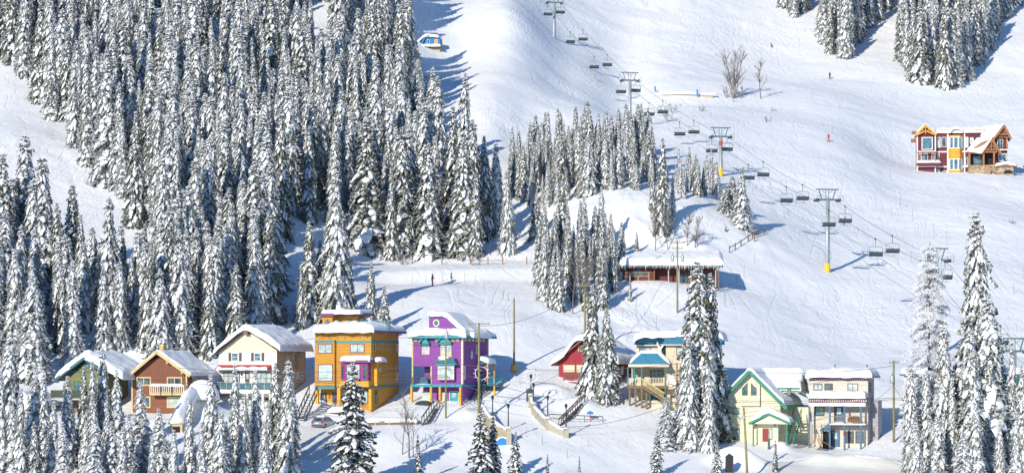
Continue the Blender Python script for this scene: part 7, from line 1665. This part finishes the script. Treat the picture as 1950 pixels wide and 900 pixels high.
put_tree('G0', (p.x-1.0, p.y, p.z), H_, 0.6, label='thin leaning fir bent to the right beside the brown ski shed', lean=(0, 0.11), name='fir_tree')

# ------------------------------------------------------------------ woods: scattered by area of snow they grow from
def inside(poly, x, y):
    c = False; j = len(poly)-1
    for i in range(len(poly)):
        xi, yi = poly[i]; xj, yj = poly[j]
        if (yi > y) != (yj > y) and x < (xj-xi)*(y-yi)/(yj-yi)+xi: c = not c
        j = i
    return c
def scatter(poly, sp, seed, d0, d1, holes=()):
    rg = random.Random(seed); out = []; D = d0
    x0 = min(p[0] for p in poly); x1 = max(p[0] for p in poly)
    while D < d1:
        w = sp/D*F; u = x0 + rg.random()*w
        while u < x1:
            uu = u + rg.uniform(-.4,.4)*w; DD_ = D + rg.uniform(-.45,.45)*sp; x = (uu-CX)/F*DD_; z = gz(x, DD_); py = HY - z*F/DD_
            if inside(poly, uu, py) and not any(inside(h, uu, py) for h in holes): out.append((x, DD_, z, uu, py))
            u += w
        D += sp*0.9
    return out
WOODS = [
 # area, spacing, kinds, heights, group phrase, label
 ([(-120,95),(0,128),(30,152),(65,168),(82,208),(105,248),(130,290),(155,314),(185,345),(250,388),(262,470),(300,560),(420,600),(520,596),(528,470),(560,432),(690,462),(735,486),(832,486),(838,300),(828,205),(790,140),(772,100),(782,-140),(-120,-140)],
  5.0, ['S0','S1','S2','S3','S4','S5','S6','S7','S8','G0','G1','B0'], (12,23.5), 'snowy firs of the big forest on the left hillside',
  'snow-laden fir in the dense forest covering the left hillside', [[(500,52),(560,22),(625,12),(640,88),(690,70),(716,96),(706,140),(640,150),(600,140),(540,118)]]),
 ([(-120,510),(160,530),(260,540),(330,570),(420,600),(500,596),(524,612),(505,650),(425,690),(250,694),(-120,700)],
  4.0, ['B0','B1','S3','S4','S5','B2','F1','S8','G2'], (12,19), 'snowy firs right behind the left houses', 'snow-laden fir in the row of trees close behind the leftmost houses', []),
 ([(955,365),(975,315),(1060,290),(1230,283),(1246,352),(1205,368),(1150,374),(1115,372),(1065,395),(1005,408)],
  3.3, ['G0','G1','G2','S1','S3','G3','B1','S7'], (5,11.5), 'young firs of the small wood on the bank', 'young snowy fir in the small wood on top of the bank in mid picture', []),
 ([(1285,350),(1365,345),(1370,378),(1300,384)], 3.0, ['G0','S1','G1','B1'], (4,8), 'little firs along the bank beside the lift', 'little fir in the thin row on the bank just left of a lift tower', []),
 ([(1015,480),(1175,470),(1190,560),(1160,592),(1060,598),(1025,560)], 3.9, ['G0','F0','F1','G1','F2'], (6,10.5), 'firs filling the middle clump', 'slim fir inside the middle clump left of the ski shed', []),
 ([(1488,-60),(1540,-60),(1545,25),(1512,38),(1490,18)], 3.6, ['S1','S3','G1'], (14,19), 'firs of the strip cut by the top edge', 'snowy fir of the leftmost tree strip cut by the top edge on the right', []),
 ([(1556,98),(1575,40),(1605,-60),(1700,-60),(1694,25),(1662,50),(1640,85),(1622,112),(1590,116)], 4.6, ['S1','S3','G1','S4','B0'], (14,20), 'firs of the wedge between the upper runs', 'snowy fir in the narrow wedge of trees at the top between two ski runs', [[(1560,60),(1590,-70),(1500,-70),(1500,60)]]),
 ([(1714,160),(1722,-80),(1965,-80),(1935,10),(1905,55),(1880,100),(1862,128),(1842,160),(1820,172),(1760,172)], 5.6, ['S1','S3','G1','G2','S4','B0','G3','B1'], (16,22), 'firs of the grove above the maroon house', 'snowy fir in the tall grove at the upper right above the maroon house', []),
]
rg = random.Random(77); ALL = []
for wi, (poly, sp, kinds, hh, grp, lab, holes) in enumerate(WOODS):
    for (x, y, z, u, py) in scatter(poly, sp, 100+wi, 322, 740, holes):
        k = rg.choice(kinds); H = rg.uniform(*hh)
        if wi == 0 and y > 560: H *= 0.92
        ALL.append((y, x, z, k, H, rg.uniform(0.8, 1.15), grp, lab, wi, u))
# keep the left snow run open to view
def hides_run(a):
    y, x, z, k, H, w, grp, lab, wi, u = a
    if wi != 1: return False
    tip = HY - (z+H)*F/y; lim = np.interp(u, [-120,0,60,130,200,260,330], [330,330,420,440,470,440,300]); return tip < lim
ALL = [a for a in ALL if not hides_run(a)]
ALL = [a for a in ALL if not (abs(a[9]-817) < 34 and a[0] < 590 and HY-(a[2]+a[4])*F/a[0] < 98)]   # the blue hut stays in view
def shades_hut(x, y, hx=float((822-CX)/F*DHUT), hy=DHUT):
    dx, dy = hx-x, hy-y; al = dx*math.sin(SUN_AZ)+dy*math.cos(SUN_AZ); pe = abs(dx*math.cos(SUN_AZ)-dy*math.sin(SUN_AZ)); return 0 < al < 48 and pe < 5.0
ALL = [a for a in ALL if not shades_hut(a[1], a[0])]
ALL.sort(key=lambda a: (a[0]/a[4]) + (12 if a[8] == 0 and a[0] > 470 else 0) + (25 if HY-(a[2]+a[4])*F/a[0] < -20 else 0))
NI = 300-NT
print('woods', len(ALL), 'individual', NI)
RN = {}
for a in ALL[:NI]:
    y, x, z, k, H, w, grp, lab, wi, u = a
    lab2 = lab; sz = 'short' if H < (15 if wi == 0 else np.mean(WOODS[wi][3])) else 'tall' if H > 20 else 'middling' if wi == 0 else 'tall'
    kd = 'broad' if k[0] == 'B' else 'green-sided' if k[0] == 'G' else 'grey frosted' if k[0] == 'F' else 'slender' if k in ('S0','S1','S2') else 'full'
    if wi != 0: lab2 = lab.replace('snow-laden fir', sz+' '+kd+' snow-laden fir').replace('young snowy fir', sz+' '+kd+' young fir').replace('snowy fir', sz+' '+kd+' snowy fir').replace('little fir', sz+' '+kd+' little fir').replace('slim fir', sz+' '+kd+' fir')
    if wi == 1: lab2 = '%s %s snowy fir close behind the %s' % (sz, kd, 'left edge grey cabin' if u < 90 else 'olive house' if u < 240 else 'brown chalet' if u < 400 else 'cream house')
    if wi == 0:   # name the stretch of the big forest it stands in
        row = 'front rank' if y < 395 else 'second rank' if y < 425 else 'further back'
        lab2 = '%s %s snowy fir, forest %s, %s' % (sz, kd, row, 'beside the left snow run' if u < 270 else 'above the brown chalet' if u < 400 else 'above the left half of the cream house' if u < 490 else 'above the right half of the cream house' if u < 580 else 'above the left half of the orange house' if u < 680 else 'above the right half of the orange house' if u < 770 else 'above the purple house')
    put_tree(k, (x, y, z), H, w, label=lab2, group=grp, name='fir_tree')
rest = ALL[NI:]
# the far part of the big forest reads as one mass
def far_wood(items):
    keys = [k for k in TREES if 'joined' in TREES[k]]; col = bpy.data.collections.new('far_tree_kinds')
    for i, k in enumerate(keys):
        o = bpy.data.objects.new('far_tree_%02d' % i, TREES[k]['joined']); col.objects.link(o)
    me = bpy.data.meshes.new('forest'); n = len(items)
    me.vertices.add(n); me.vertices.foreach_set('co', np.array([(a[1], a[0], a[2]-0.25) for a in items], dtype=np.float32).ravel())
    at1 = me.attributes.new('kind_index', 'INT', 'POINT'); at1.data.foreach_set('value', np.array([keys.index(a[3] if a[3] in keys else 'G1') for a in items], dtype=np.int32))
    at2 = me.attributes.new('size', 'FLOAT_VECTOR', 'POINT'); at2.data.foreach_set('vector', np.array([(a[4]/20*a[5], a[4]/20*a[5], a[4]/20) for a in items], dtype=np.float32).ravel())
    at3 = me.attributes.new('turn', 'FLOAT_VECTOR', 'POINT'); at3.data.foreach_set('vector', np.array([(0,0,(a[1]*7.3) % 6.28) for a in items], dtype=np.float32).ravel())
    ob = link(bpy.data.objects.new('forest', me))
    ng = bpy.data.node_groups.new('forest_points', 'GeometryNodeTree')
    ng.interface.new_socket('Geometry', in_out='INPUT', socket_type='NodeSocketGeometry'); ng.interface.new_socket('Geometry', in_out='OUTPUT', socket_type='NodeSocketGeometry')
    N = ng.nodes; L = ng.links; gi = N.new('NodeGroupInput'); go = N.new('NodeGroupOutput')
    ci = N.new('GeometryNodeCollectionInfo'); ci.inputs['Collection'].default_value = col; ci.inputs['Separate Children'].default_value = True
    m2p = N.new('GeometryNodeMeshToPoints'); ip = N.new('GeometryNodeInstanceOnPoints'); ip.inputs['Pick Instance'].default_value = True
    def attr(nm, ty):
        a = N.new('GeometryNodeInputNamedAttribute'); a.data_type = ty; a.inputs['Name'].default_value = nm
        return [o for o in a.outputs if o.enabled][0]
    L.new(gi.outputs[0], m2p.inputs[0]); L.new(m2p.outputs[0], ip.inputs['Points']); L.new(ci.outputs[0], ip.inputs['Instance'])
    L.new(attr('kind_index', 'INT'), ip.inputs['Instance Index']); L.new(attr('turn', 'FLOAT_VECTOR'), ip.inputs['Rotation']); L.new(attr('size', 'FLOAT_VECTOR'), ip.inputs['Scale'])
    L.new(ip.outputs[0], go.inputs[0])
    md = ob.modifiers.new('forest', 'NODES'); md.node_group = ng
    tag(ob, 'far upper mass of the snow-laden fir forest on the left hillside', 'forest', kind='stuff')
far_wood(rest)
print('TREES placed', NT, 'objects', len(bpy.data.objects))
